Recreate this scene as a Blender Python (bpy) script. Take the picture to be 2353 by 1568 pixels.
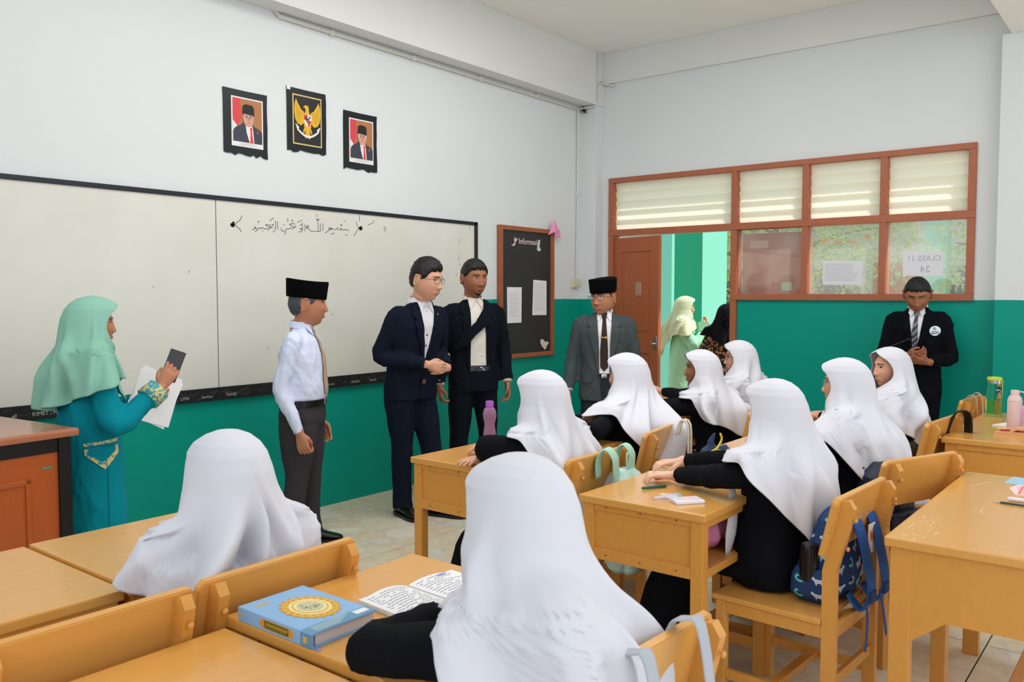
import bpy, bmesh, math, random
import numpy as np
from mathutils import Vector, Matrix
from mathutils.bvhtree import BVHTree
PI = math.pi
R = math.radians
for o in list(bpy.data.objects): bpy.data.objects.remove(o)
SC = bpy.context.scene
COL = SC.collection

# ---------------- camera ----------------
cam = bpy.data.cameras.new('camera'); camo = bpy.data.objects.new('camera', cam); COL.objects.link(camo)
cam.sensor_width = 36.0; cam.lens = 36*1953/2353.; cam.clip_start = .05; cam.clip_end = 200
_p, _a = R(3.05), R(38.45)
_f = Vector((math.cos(_a)*math.cos(_p), math.sin(_a)*math.cos(_p), -math.sin(_p)))
camo.rotation_euler = _f.to_track_quat('-Z', 'Y').to_euler()
camo.location = (-7.266, -4.779, 1.5)
cam.dof.use_dof = True; cam.dof.focus_distance = 4.6; cam.dof.aperture_fstop = 8.0
SC.camera = camo
# ---------------- exposure ----------------
SC.view_settings.view_transform = 'Standard'; SC.view_settings.look = 'None'
SC.view_settings.gamma = 1; SC.view_settings.use_curve_mapping = False
SC.view_settings.exposure = 0.0
# ---------------- sky, sun, window light ----------------
w = bpy.data.worlds.new('world'); SC.world = w; w.use_nodes = True
bg = w.node_tree.nodes['Background']; bg.inputs[0].default_value = (.86, .93, 1, 1); bg.inputs[1].default_value = 1.05
def sun(name, rot, e, ang):
    l = bpy.data.lights.new(name, 'SUN'); l.energy = e; l.angle = R(ang); l.color = (1, .97, .92)
    o = bpy.data.objects.new(name, l); COL.objects.link(o); o.rotation_euler = rot; return o
so = sun('sun', (0, 0, 0), 5.0, 2.0)
so.rotation_euler = Vector((-.35, .6, -1.0)).to_track_quat('-Z', 'Y').to_euler()
def area(name, loc, target, sx, sy, e, col=(1, 1, 1)):
    l = bpy.data.lights.new(name, 'AREA'); l.shape = 'RECTANGLE'; l.size = sx; l.size_y = sy; l.energy = e; l.color = col
    o = bpy.data.objects.new(name, l); COL.objects.link(o); o.location = loc
    o.rotation_euler = (Vector(target)-Vector(loc)).to_track_quat('-Z', 'Y').to_euler(); return o
area('window_light', (-5.2, -7.9, 2.7), (-4.2, 0, 1.6), 6.0, 2.2, 62, (.90, .95, 1))
area('window_light', (-10.2, -3.0, 2.7), (-2, -1.0, 2.0), 5.0, 2.0, 28, (.88, .95, 1))
area('ceiling_fill', (-3.6, -2.3, 3.82), (-3.6, -2.3, 0), 3.6, 2.2, 82, (1, .985, .955))  # unseen overhead fill, added to brighten desks, floor and walls

# ---------------- helpers ----------------
def lin(c): return tuple(((v/255)/12.92 if v/255 <= .04045 else ((v/255+.055)/1.055)**2.4) for v in c)
_M = {}
def mat(name, rgb, rough=.6, metal=0, spec=.5, alpha=1, trans=0, bump=0, bscale=60, var=0, vscale=3, coat=0, srgb=True, ior=1.45, bstretch=None, sheen=0):
    if name in _M: return _M[name]
    m = bpy.data.materials.new(name); m.use_nodes = True; nt = m.node_tree; b = nt.nodes['Principled BSDF']
    c = lin(rgb) if srgb else rgb
    b.inputs['Base Color'].default_value = (*c, 1); b.inputs['Roughness'].default_value = rough
    b.inputs['Metallic'].default_value = metal; b.inputs['Specular IOR Level'].default_value = spec
    b.inputs['Alpha'].default_value = alpha; b.inputs['Transmission Weight'].default_value = trans
    b.inputs['IOR'].default_value = ior
    if coat: b.inputs['Coat Weight'].default_value = coat; b.inputs['Coat Roughness'].default_value = .12
    if sheen: b.inputs['Sheen Weight'].default_value = sheen
    tc = nt.nodes.new('ShaderNodeTexCoord')
    src = tc.outputs['Object']
    if bstretch:
        mp = nt.nodes.new('ShaderNodeMapping'); mp.inputs['Scale'].default_value = bstretch
        nt.links.new(src, mp.inputs['Vector']); src2 = mp.outputs['Vector']
    else: src2 = src
    if var:
        n = nt.nodes.new('ShaderNodeTexNoise'); n.inputs['Scale'].default_value = vscale; n.inputs['Detail'].default_value = 5
        nt.links.new(src2, n.inputs['Vector'])
        mx = nt.nodes.new('ShaderNodeMix'); mx.data_type = 'RGBA'
        mx.inputs[6].default_value = (*[v*(1-var) for v in c], 1); mx.inputs[7].default_value = (*[min(1, v*(1+var)) for v in c], 1)
        nt.links.new(n.outputs[0], mx.inputs[0]); nt.links.new(mx.outputs[2], b.inputs['Base Color'])
    if bump:
        n = nt.nodes.new('ShaderNodeTexNoise'); n.inputs['Scale'].default_value = bscale; n.inputs['Detail'].default_value = 3
        nt.links.new(src2, n.inputs['Vector'])
        bp = nt.nodes.new('ShaderNodeBump'); bp.inputs['Strength'].default_value = bump; bp.inputs['Distance'].default_value = .01
        nt.links.new(n.outputs[0], bp.inputs['Height']); nt.links.new(bp.outputs[0], b.inputs['Normal'])
    _M[name] = m; return m

class MB:
    def __init__(s): s.v = []; s.f = []
    def add(s, vs, fs):
        n = len(s.v); s.v += [tuple(p) for p in vs]; s.f += [tuple(i+n for i in f) for f in fs]; return s
    def box(s, a, b, bev=0, M=None):
        x0, y0, z0 = [min(a[i], b[i]) for i in range(3)]; x1, y1, z1 = [max(a[i], b[i]) for i in range(3)]
        if not bev:
            vs = [(x0,y0,z0),(x1,y0,z0),(x1,y1,z0),(x0,y1,z0),(x0,y0,z1),(x1,y0,z1),(x1,y1,z1),(x0,y1,z1)]
            fs = [(0,3,2,1),(4,5,6,7),(0,1,5,4),(1,2,6,5),(2,3,7,6),(3,0,4,7)]
        else:
            bm = bmesh.new(); bmesh.ops.create_cube(bm, size=1)
            for v in bm.verts: v.co = Vector(((x0+x1)/2+v.co.x*(x1-x0), (y0+y1)/2+v.co.y*(y1-y0), (z0+z1)/2+v.co.z*(z1-z0)))
            bmesh.ops.bevel(bm, geom=bm.edges[:], offset=bev, segments=2, affect='EDGES', profile=.6)
            bm.verts.index_update(); vs = [v.co.copy() for v in bm.verts]; fs = [tuple(v.index for v in f.verts) for f in bm.faces]; bm.free()
        if M is not None: vs = [M @ Vector(v) for v in vs]
        return s.add(vs, fs)
    def loft(s, rings, cap=True, closed=True):
        n = len(rings[0]); vs = [p for r in rings for p in r]; fs = []
        for i in range(len(rings)-1):
            for j in range(n if closed else n-1):
                k = (j+1) % n; fs.append((i*n+j, i*n+k, (i+1)*n+k, (i+1)*n+j))
        if cap:
            fs.append(tuple(range(n-1, -1, -1))); fs.append(tuple((len(rings)-1)*n+j for j in range(n)))
        return s.add(vs, fs)
    def tube(s, pts, rad, n=14, ry=None, up=None, cap=True, sub=0, round_ends=True):
        P = [Vector(p) for p in pts]; m = len(P)
        rad = list(rad) if hasattr(rad, '__len__') else [rad]*m
        ry = [r for r in rad] if ry is None else (list(ry) if hasattr(ry, '__len__') else [ry]*m)
        if sub:
            Q, ra, rb = [], [], []
            for i in range(m-1):
                p0 = P[max(i-1, 0)]; p1 = P[i]; p2 = P[i+1]; p3 = P[min(i+2, m-1)]
                for k in range(sub):
                    t = k/sub; t2 = t*t; t3 = t2*t
                    Q.append(.5*((2*p1)+(p2-p0)*t+(2*p0-5*p1+4*p2-p3)*t2+(3*p1-p0-3*p2+p3)*t3))
                    e = t*t*(3-2*t)*.5+t*.5
                    ra.append(rad[i]*(1-e)+rad[i+1]*e); rb.append(ry[i]*(1-e)+ry[i+1]*e)
            Q.append(P[-1]); ra.append(rad[-1]); rb.append(ry[-1]); P, rad, ry, m = Q, ra, rb, len(Q)
        T = [(P[min(i+1, m-1)]-P[max(i-1, 0)]).normalized() for i in range(m)]
        u = Vector(up) if up is not None else (Vector((0, 0, 1)) if abs(T[0].z) < .9 else Vector((0, 1, 0)))
        rings = []
        for i in range(m):
            t = T[i]; a = u.cross(t)
            if a.length < 1e-5: a = Vector((1, 0, 0)).cross(t)
            a.normalize(); b = t.cross(a).normalized(); u = b
            rings.append((P[i], a, b, rad[i], ry[i], t))
        out = []
        if round_ends and cap:
            P0, a, b, r1, r2, t = rings[0]
            for c in (.25, .7, ): out.append((P0-t*min(r1, r2)*math.cos(math.asin(c)), a, b, r1*c, r2*c, t))
        out += rings
        if round_ends and cap:
            P0, a, b, r1, r2, t = rings[-1]
            for c in (.7, .25): out.append((P0+t*min(r1, r2)*math.cos(math.asin(c)), a, b, r1*c, r2*c, t))
        return s.loft([[c+a*(r1*math.cos(2*PI*j/n))+b*(r2*math.sin(2*PI*j/n)) for j in range(n)] for c, a, b, r1, r2, t in out], cap)
    def rings(s, data, n=32, ex=2.4, cap=True):
        """data: (z, cx, cy, rx, ry)"""
        out = []
        for z, cx, cy, rx, ry in data:
            ring = []
            for j in range(n):
                t = 2*PI*j/n; c, q = math.cos(t), math.sin(t)
                k = (abs(c)**ex+abs(q)**ex)**(-1/ex)
                ring.append((cx+rx*c*k, cy+ry*q*k, z))
            out.append(ring)
        return s.loft(out, cap)
    def lathe(s, prof, c=(0, 0, 0), n=24, M=None):
        rg = [[(c[0]+r*math.cos(2*PI*j/n), c[1]+r*math.sin(2*PI*j/n), c[2]+z) for j in range(n)] for r, z in prof]
        if M is not None: rg = [[M @ Vector(p) for p in r] for r in rg]
        return s.loft(rg)
    def ball(s, c, r, n=14, M=None):
        r = r if hasattr(r, '__len__') else (r, r, r); vs = []
        rg = []
        for i in range(1, n):
            a = PI*i/n
            rg.append([Vector((r[0]*math.sin(a)*math.cos(2*PI*j/(n*2)), r[1]*math.sin(a)*math.sin(2*PI*j/(n*2)), -r[2]*math.cos(a))) for j in range(n*2)])
        if M is not None: rg = [[M @ p for p in q] for q in rg]
        return s.loft([[p+Vector(c) for p in q] for q in rg])
    def prism(s, poly, h0, h1, M=None):
        """poly in (u,v), extruded along w from h0 to h1; M maps (u,v,w)"""
        n = len(poly); vs = [(u, v, h0) for u, v in poly]+[(u, v, h1) for u, v in poly]
        fs = [tuple(range(n-1, -1, -1)), tuple(range(n, 2*n))]+[(i, (i+1) % n, n+(i+1) % n, n+i) for i in range(n)]
        if M is not None: vs = [M @ Vector(v) for v in vs]
        return s.add(vs, fs)
    def ribbon(s, pts, wd, M, h0=0., h1=.0008):
        for i in range(len(pts)-1):
            a, b = Vector(pts[i]), Vector(pts[i+1]); d = (b-a)
            if d.length < 1e-6: continue
            d = d.normalized()*wd*.35; nrm = Vector((-d.y, d.x)).normalized()*wd*.5
            a = a-d; b = b+d
            s.prism([tuple(a-nrm), tuple(b-nrm), tuple(b+nrm), tuple(a+nrm)], h0, h1, M)
        return s
    def mesh(s, name='mesh', smooth=False):
        me = bpy.data.meshes.new(name); me.from_pydata([tuple(v) for v in s.v], [], s.f); me.update()
        bm = bmesh.new(); bm.from_mesh(me); bmesh.ops.recalc_face_normals(bm, faces=bm.faces[:]); bm.to_mesh(me); bm.free()
        if smooth: sm(me)
        return me
def sm(me, ang=None):
    me.polygons.foreach_set('use_smooth', [True]*len(me.polygons))
    if ang: me.set_sharp_from_angle(angle=R(ang))
    me.update()
def obj(name, mb, m, parent=None, smooth=False, ang=None, loc=None):
    me = mb if isinstance(mb, bpy.types.Mesh) else mb.mesh(name)
    if smooth: sm(me, ang)
    if not me.materials: me.materials.append(m)
    o = bpy.data.objects.new(name, me); COL.objects.link(o)
    if parent: o.parent = parent
    if loc: o.location = loc
    return o
def tag(o, label, cat=None, group=None, kind=None):
    if label: o['label'] = label
    if cat: o['category'] = cat
    if group: o['group'] = group
    if kind: o['kind'] = kind
    return o
def thing(name, label, cat, loc=(0, 0, 0), rz=0, group=None):
    o = bpy.data.objects.new(name, None); COL.objects.link(o); o.empty_display_size = .1
    o.location = loc; o.rotation_euler = (0, 0, rz); return tag(o, label, cat, group)
def struct(name, mb, m, parent=None, label=None):
    o = obj(name, mb, m, parent)
    if not parent: o['kind'] = 'structure'
    if label: o['label'] = label
    return o
def dup(root, label, loc, rz, group=None):
    r = root.copy(); COL.objects.link(r); r.location = loc; r.rotation_euler = (0, 0, rz); r['label'] = label
    if group: r['group'] = group
    def rec(a, b):
        for ch in [c for c in bpy.data.objects if c.parent == a]:
            d = ch.copy(); COL.objects.link(d); d.parent = b; rec(ch, d)
    rec(root, r); return r
def frame(o, u, v):
    u = Vector(u).normalized(); v = Vector(v).normalized(); w_ = u.cross(v)
    M = Matrix.Identity(4)
    for i in range(3): M[i][0], M[i][1], M[i][2], M[i][3] = u[i], v[i], w_[i], o[i]
    return M
def text(name, body, size, M, m, parent, ext=.0005, align='CENTER'):
    cu = bpy.data.curves.new(name, 'FONT'); cu.body = body; cu.size = size; cu.extrude = ext; cu.align_x = align; cu.resolution_u = 3
    t = bpy.data.objects.new('tmp_text', cu); COL.objects.link(t)
    me = bpy.data.meshes.new_from_object(t.evaluated_get(bpy.context.evaluated_depsgraph_get()))
    bpy.data.objects.remove(t); bpy.data.curves.remove(cu)
    me.transform(M); me.materials.clear(); return obj(name, me, m, parent)
def remesh(mb, vox, it=2, fold=0, fs=1., seed=0, zs=.45, name='mesh', dec=None):
    me = mb.mesh(name); t = bpy.data.objects.new('tmp_remesh', me); COL.objects.link(t)
    md = t.modifiers.new('r', 'REMESH'); md.mode = 'VOXEL'; md.voxel_size = vox
    if it:
        m2 = t.modifiers.new('s', 'SMOOTH'); m2.factor = .5; m2.iterations = it
    if dec:
        m3 = t.modifiers.new('d', 'DECIMATE'); m3.ratio = dec
    dg = bpy.context.evaluated_depsgraph_get(); dg.update()
    out = bpy.data.meshes.new_from_object(t.evaluated_get(dg)); bpy.data.objects.remove(t); bpy.data.meshes.remove(me)
    out.name = name
    if fold:
        n = len(out.vertices); co = np.empty(n*3); out.vertices.foreach_get('co', co); co = co.reshape(-1, 3)
        nr = np.empty(n*3); out.vertices.foreach_get('normal', nr); nr = nr.reshape(-1, 3)
        out.vertices.foreach_set('co', (co+nr*(foldf(co, fs, seed, zs)*fold)[:, None]).ravel())
    sm(out); return out
def foldf(co, fs=1., seed=0, zs=.45):
    rg = np.random.RandomState(seed); p = co*np.array([1, 1, zs])*fs; f = np.zeros(len(co))
    wv = np.stack([np.sin(p @ (rg.randn(3)*14)+rg.rand()*6) for _ in range(3)], 1)*.035
    q = p+wv
    for k, a in ((38, 1.), (70, .6), (120, .3)):
        for _ in range(3):
            d = rg.randn(3); d /= np.linalg.norm(d); s_ = np.sin(q @ d*k+rg.rand()*6)
            f += a*(1-2*np.sqrt(np.abs(s_)+.02))*.33
    return f
def patch(name, poly, tgt, M, off, m, parent, thick=.002, grid=.012, maxd=2, smooth=True, far=1.):
    """cloth or print polygon laid on the surface of tgt (BVH); M maps (u,v,w), looked at along -w"""
    bm = bmesh.new(); vs = [bm.verts.new((u, v, 0)) for u, v in poly]; bm.faces.new(vs)
    us = [p[0] for p in poly]; vv = [p[1] for p in poly]
    for ax, lo, hi in ((0, min(us), max(us)), (1, min(vv), max(vv))):
        k = math.ceil(lo/grid)*grid
        while k < hi:
            no = (1, 0, 0) if ax == 0 else (0, 1, 0); co = (k, 0, 0) if ax == 0 else (0, k, 0)
            bmesh.ops.bisect_plane(bm, geom=bm.verts[:]+bm.edges[:]+bm.faces[:], plane_co=co, plane_no=no, dist=1e-6); k += grid
    d = -(M.to_3x3() @ Vector((0, 0, 1))); last = None; miss = []
    for v in bm.verts:
        o = M @ Vector((v.co.x, v.co.y, far)); h = tgt.ray_cast(o, d, far+maxd)
        if h[0] is None: miss.append(v); continue
        nn = h[1] if h[1].dot(d) < 0 else -h[1]
        v.co = h[0]-d*(off*.6)+nn*(off*.4)
    if miss: bmesh.ops.delete(bm, geom=miss, context='VERTS')
    if not bm.faces: bm.free(); return None
    me = bpy.data.meshes.new(name)
    ge = bmesh.ops.extrude_face_region(bm, geom=bm.faces[:])
    for v in [g for g in ge['geom'] if isinstance(g, bmesh.types.BMVert)]: v.co += -d*thick
    bmesh.ops.recalc_face_normals(bm, faces=bm.faces[:]); bm.to_mesh(me); bm.free()
    if smooth: sm(me, 50)
    return obj(name, me, m, parent)
def bvh(me):
    return BVHTree.FromPolygons([tuple(v.co) for v in me.vertices], [tuple(p.vertices) for p in me.polygons if len(p.vertices) < 5])
def sstep(x): x = min(1, max(0, x)); return x*x*(3-2*x)
# ---------------- materials ----------------
def cloth(name, rgb, bump=.25, sc=180, rough=.9, var=.06, sheen=0): return mat(name, rgb, rough, spec=.12, bump=bump, bscale=sc, var=var, vscale=6, sheen=sheen)
M_white_cloth = cloth('white hijab cotton', (215, 215, 224), .04, 220, var=.015)
M_black = cloth('black cotton', (17, 18, 23), .2)
M_navy = cloth('navy suit wool', (20, 26, 41), .2, 300)
M_navy2 = cloth('dark suit wool', (15, 20, 28), .2, 300)
M_grey = cloth('grey tweed', (74, 82, 84), .45, 400, var=.22)
M_guard = cloth('black suit wool', (12, 14, 20), .2)
M_trou = cloth('charcoal trousers', (62, 58, 62), .2)
M_darkgrey = cloth('dark grey trousers', (44, 48, 56), .2)
M_shirt_blue = cloth('pale blue shirt', (212, 219, 242), .12)
M_shirt = cloth('white shirt', (228, 225, 230), .1)
M_shirt_cream = cloth('cream white shirt', (222, 216, 206), .1)
M_velvet = mat('black velvet', (7, 7, 9), 1.0, spec=.1)
M_hair = mat('black hair', (14, 13, 14), .5, bump=.35, bscale=90, bstretch=(6, 1, 1))
M_hair_grey = mat('grey hair', (66, 68, 74), .5, bump=.4, bscale=90, bstretch=(6, 1, 1), var=.4, vscale=60)
M_leather = mat('black leather', (10, 10, 12), .28)
M_eye = mat('eye white', (225, 215, 208), .25)
M_iris = mat('dark iris', (22, 14, 10), .15)
M_glassframe = mat('black spectacle frame', (16, 15, 18), .3)
M_silver = mat('silver metal', (200, 200, 205), .25, metal=1)
M_gold = mat('gold metal', (214, 170, 70), .3, metal=1)
M_tan_tie = cloth('tan tie', (183, 156, 128), .1)
M_brown_tie = cloth('dark brown tie', (60, 50, 48), .3, 300, var=.2)
def skin(n, rgb): 
    m = mat('skin '+n, rgb, .5, spec=.35, var=.06, vscale=14)
    b = m.node_tree.nodes['Principled BSDF']; b.inputs['Subsurface Weight'].default_value = .12; b.inputs['Subsurface Radius'].default_value = (.02, .008, .004); b.inputs['Subsurface Scale'].default_value = .4
    return m
SK = {'fair': skin('fair', (232, 184, 160)), 'light': skin('light', (214, 160, 132)), 'tan': skin('tan', (184, 124, 94)), 'brown': skin('brown', (160, 104, 76)), 'dark': skin('dark', (136, 86, 62))}
LIP = {'fair': mat('lips rose', (200, 120, 112), .4), 'light': mat('lips pink', (186, 108, 98), .4), 'tan': mat('lips brown', (152, 86, 74), .45), 'brown': mat('lips dark', (128, 72, 64), .45), 'dark': mat('lips darker', (104, 60, 54), .45)}

# ---------------- people ----------------
def head_surface(fat=0., nose=1., n=92, m=72, male=True, ears=True):
    g = lambda a, s: np.exp(-(a/s)**2)
    ii = np.arange(1, m)[:, None]; jj = np.arange(n)[None, :]
    al = PI*ii/m; th = 2*PI*jj/n
    x = np.sin(al)*np.sin(th); y = np.sin(al)*np.cos(th); z = -np.cos(al)*np.ones_like(th)
    X = x*.077; Y = y*.097; Z = np.where(z > 0, z*.112, z*.122)
    t = np.clip(-Z/.122, 0, 1)
    X = X*(1-.34*t**2.2+.10*fat*np.exp(-((t-.55)/.3)**2)); X = X*(1+.05*g(Z-.05, .05))
    fr = np.clip(y, 0, 1)
    Y = np.where(Y < 0, Y*(1-.42*t**1.3), Y*(1-.05*t)); 
    # flatten the face plane, keep the chin forward
    Y = Y-fr**2*.006*g(Z-.0, .05)+fr*.018*t**1.5
    F = (y > 0)*np.clip(y*2.2, 0, 1)
    prof = np.clip((.034-Z)/.066, 0, 1)**1.3*(1/(1+np.exp(-(Z+.040)/.0028)))
    Y = Y+F*nose*.023*g(X, .0105+.004*prof)*prof
    for sx in (-1, 1):
        Y = Y+F*(.007*nose*g(X-sx*.0135, .0065)*g(Z+.033, .007)+.006*g(X-sx*.028, .022)*g(Z-.034, .009)
                 -.0105*g(X-sx*.031, .016)*g(Z-.014, .0115)+.0035*g(X-sx*.031, .013)*g(Z-.013, .006)+.006*g(X-sx*.042, .02)*g(Z+.022, .02)
                 +.003*g(X-sx*.03, .012)*g(Z+.058, .012)*fat-.0025*g(X-sx*.027, .006)*g(Z+.05, .012))
    Y = Y+F*(.0075*g(X, .022)*g(Z+.066, .0085)-.0045*g(X, .02)*g(Z+.0655, .002)-.0045*g(X, .02)*g(Z+.081, .006)+.0085*g(X, .018)*g(Z+.101, .014)-.002*g(X, .005)*g(Z+.052, .006))
    V = np.stack([X, Y, Z], -1)
    mb = MB(); mb.loft([[tuple(V[i, j]) for j in range(n)] for i in range(m-1)])
    base = len(mb.v)
    if ears:
        for sx in (-1, 1):
            T = Matrix.Translation((sx*.081, -.014, -.002)) @ Matrix.Scale(1.12, 4) @ Matrix.Rotation(sx*R(-24), 4, 'Z') @ Matrix.Rotation(R(-10), 4, 'X')
            mb.ball((0, 0, 0), (.0065, .018, .033), 8, T)
            mb.add([], [])
            rim = [T @ Vector((sx*.006, .017*math.sin(a)-.001, .031*math.cos(a))) for a in np.linspace(-.6, 3.4, 12)]
            rim = [T @ Vector((sx*.006, -.018*math.sin(a), .031*math.cos(a))) for a in np.linspace(-.5, 2.7, 12)]
            mb.tube(rim, .0045, 8)
    return mb, V
def face_parts(root, V, mb0, M, lk, brow=True, look=0, lids=.5, hair=None, smile=0, beard=None, glasses=None, parent=None, browm=None):
    """eyes, brows, lips on the head surface. M: head frame -> root frame."""
    me = MB(); me.v = [tuple(M @ Vector(p)) for p in mb0.v]; me.f = mb0.f
    bv = BVHTree.FromPolygons(me.v, [f for f in me.f if len(f) < 5])
    F = M @ frame((0, 0, 0), (1, 0, 0), (0, 0, 1))
    F = M @ Matrix(((1, 0, 0, 0), (0, 0, 1, 0), (0, 1, 0, 0), (0, 0, 0, 1)))
    def P(name, poly, off, m, thick=.0008, grid=.005): return patch(name, poly, bv, F, off, m, parent or root, thick, grid, far=.3)
    for sx in (-1, 1):
        cx, cz = sx*.031, .012
        hh = .0052*lids*2
        al = [(cx+sx*(-.0135+.027*t), cz-.001+.003*t-(hh*.75)*math.sin(PI*t)) for t in np.linspace(0, 1, 9)]+[(cx+sx*(-.0135+.027*t), cz-.001+.003*t+hh*math.sin(PI*t)**.8) for t in np.linspace(1, 0, 9)[1:-1]]
        e = P('eye', al, .0012, M_eye)
        if lids > .2 and e:
            rr = .0054; ir = [(cx+look*.004+rr*math.cos(a), max(cz-hh*.75, min(cz+hh*.98, cz+.001+rr*math.sin(a)))) for a in np.linspace(0, 2*PI, 15)[:-1]]
            P('iris', ir, .0022, M_iris)
        P('eyelid', [(cx+sx*(-.0145+.03*t), cz-.001+.003*t+hh*math.sin(PI*t)**.8+.0014) for t in np.linspace(0, 1, 8)]+[(cx+sx*(-.0145+.03*t), cz-.001+.003*t+hh*math.sin(PI*t)**.8-.0004) for t in np.linspace(1, 0, 8)], .0026, M_iris)
        if brow:
            P('eyebrow', [(cx+sx*(-.018+.038*t), cz+.019+.005*math.sin(PI*t*.8)-.004*t+.0028*(1-t*.6)) for t in np.linspace(0, 1, 7)]+[(cx+sx*(-.018+.038*t), cz+.019+.005*math.sin(PI*t*.8)-.004*t-.0028*(1-t*.6)) for t in np.linspace(1, 0, 7)], .0016, browm or M_hair)
    c = -.0655; w_ = .0235+.004*smile
    P('lip', [(w_*t, c+.0045*(1-t*t)+.0015*(math.exp(-(abs(t)-.3)**2/.03))*(1-abs(t))+smile*.003*t*t) for t in np.linspace(-1, 1, 13)]+[(w_*t, c+smile*.003*t*t) for t in np.linspace(1, -1, 11)[1:-1]], .0012, LIP[lk])
    P('lip', [(w_*.95*t, c-.0006+smile*.003*t*t) for t in np.linspace(-1, 1, 11)]+[(w_*.9*t, c-.007*(1-t*t)+smile*.003*t*t-.0006) for t in np.linspace(1, -1, 11)[1:-1]], .0014, LIP[lk])
    if smile > .5: P('teeth', [(.016*t, c+.0006+smile*.003*t*t*.5) for t in np.linspace(-1, 1, 7)]+[(.015*t, c-.0032*(1-t*t)) for t in np.linspace(1, -1, 7)[1:-1]], .0022, M_eye)
    def mesh_mask(name, fn, t, m, noise=.002, seed=1, vol=0):
        r, n, _ = V.shape; rg = np.random.RandomState(seed)
        wgt = np.zeros((r, n))
        for i in range(r):
            for j in range(n): wgt[i, j] = fn(*V[i, j])
        idx = {}; o = MB()
        cen = np.array([0, -.005, .01])
        sm1 = np.clip(wgt/.02, 0, 1); sm1 = sm1*sm1*(3-2*sm1)
        dn = V-cen; dn = dn/np.linalg.norm(dn, axis=-1, keepdims=True)
        nz = foldf((V*np.array([3, 1, .8])).reshape(-1, 3)*14, 1, seed, 1).reshape(r, n)
        tv = t*(1+vol*np.clip((V[..., 2]-.03)/.07, 0, 1)) if vol else t
        W = V+dn*((-.002+sm1*tv)*1.0+sm1*nz*noise)[..., None]
        def vid(i, j):
            k = (i, j % n)
            if k not in idx: idx[k] = len(o.v); o.v.append(tuple(M @ Vector(W[i, j % n])))
            return idx[k]
        for i in range(r-1):
            for j in range(n):
                if max(wgt[i, j], wgt[i, (j+1) % n], wgt[i+1, j], wgt[i+1, (j+1) % n]) > 0:
                    o.f.append((vid(i, j), vid(i, j+1), vid(i+1, j+1), vid(i+1, j)))
        if wgt[-1].max() > 0: o.f.append(tuple(vid(r-1, j) for j in range(n)))
        return obj(name, o, m, parent or root, True)
    if hair: mesh_mask('hair', *hair)
    if beard: mesh_mask('beard', *beard)
    if glasses:
        gm = glasses; g = MB(); yl = .098
        def gp(x, z, dy=0): return M @ Vector((x, yl+dy-abs(x)**2*3.2, z))
        for sx in (-1, 1):
            pts = [gp(sx*.0335+a*.0235, .008+b*.0155) for a, b in [(-1, .3), (-.95, .85), (-.6, 1), (.6, 1), (.97, .85), (1, .2), (.85, -.7), (.5, -1), (-.5, -1), (-.85, -.7), (-1, .3)]]
            g.tube(pts, .0013, 6, round_ends=False)
            g.tube([gp(sx*.057, .016), M @ Vector((sx*.078, .075, .016)), M @ Vector((sx*.084, .0, .012)), M @ Vector((sx*.083, -.02, .0))], .0014, 6)
        g.tube([gp(-.011, .012), gp(0, .014, .003), gp(.011, .012)], .0012, 6)
        go = obj('spectacles', g, gm, parent or root, True)
        for sx in (-1, 1):
            ln = MB(); ln.add([tuple(gp(sx*.0335+a*.022, .008+b*.0145)) for a, b in [(-1, .3), (-.9, .9), (.9, .9), (1, .2), (.8, -.8), (-.8, -.8)]], [(0, 1, 2, 3, 4, 5)])
            obj('lens', ln, mat('clear lens', (240, 245, 245), .05, alpha=.12), go)
def hand(mb, wrist, d, pn, side=1, curl=.35, sc=1., spread=.06, thumb=0.4, fl=1.0, fist=False):
    """wrist point, d finger direction, pn palm normal (palm faces pn); side=+1: thumb on d x pn side"""
    d = Vector(d).normalized(); pn = Vector(pn); pn = (pn-d*pn.dot(d)).normalized(); s = d.cross(pn)*side; W = Vector(wrist)
    def q(a, b, c): return W+(d*a+s*b+pn*c)*sc   # along, to the thumb side, to the palm
    rg = []
    for a, hw, hh, off in ((-.03, .026, .02, 0), (0, .026, .019, 0), (.02, .03, .018, 0), (.05, .037, .0165, .001), (.078, .040, .0145, .0), (.092, .036, .010, .0)):
        ring = []
        for j in range(16):
            t = 2*PI*j/16; c_, q_ = math.cos(t), math.sin(t); k = (abs(c_)**2.6+abs(q_)**2.6)**(-1/2.6)
            ring.append(q(a, hw*c_*k, hh*q_*k+off))
        rg.append(ring)
    mb.loft(rg)
    for i, (b, L) in enumerate(((.030, .070), (.010, .079), (-.0105, .074), (-.030, .058))):
        L *= fl; p = [(.072, b, 0)]; ang = curl*.5+i*.02; sp = (1.5-i)*spread; pos = [.086, b, .0]
        p.append(tuple(pos))
        for k, fr in enumerate((.45, .31, .24)):
            pos = [pos[0]+L*fr*math.cos(ang), pos[1]+L*fr*math.sin(sp)*math.cos(ang), pos[2]+L*fr*math.sin(ang)]; p.append(tuple(pos)); ang += curl*(1.25 if k == 0 else .8)
        mb.tube([q(*x) for x in p], [.0095*sc, .0095*sc, .0088*sc, .008*sc, .0066*sc], 10)
    mb.tube([q(.008, .014, .004), q(.038, .038, .010), q(.062, .050-.012*thumb, .016+.014*thumb), q(.088, .054-.03*thumb, .020+.024*thumb)], [.015*sc, .0135*sc, .0105*sc, .0078*sc], 10)
def join(meshes, name):
    bm = bmesh.new()
    for m in meshes: bm.from_mesh(m)
    me = bpy.data.meshes.new(name); bm.to_mesh(me); bm.free(); sm(me); return me
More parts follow.
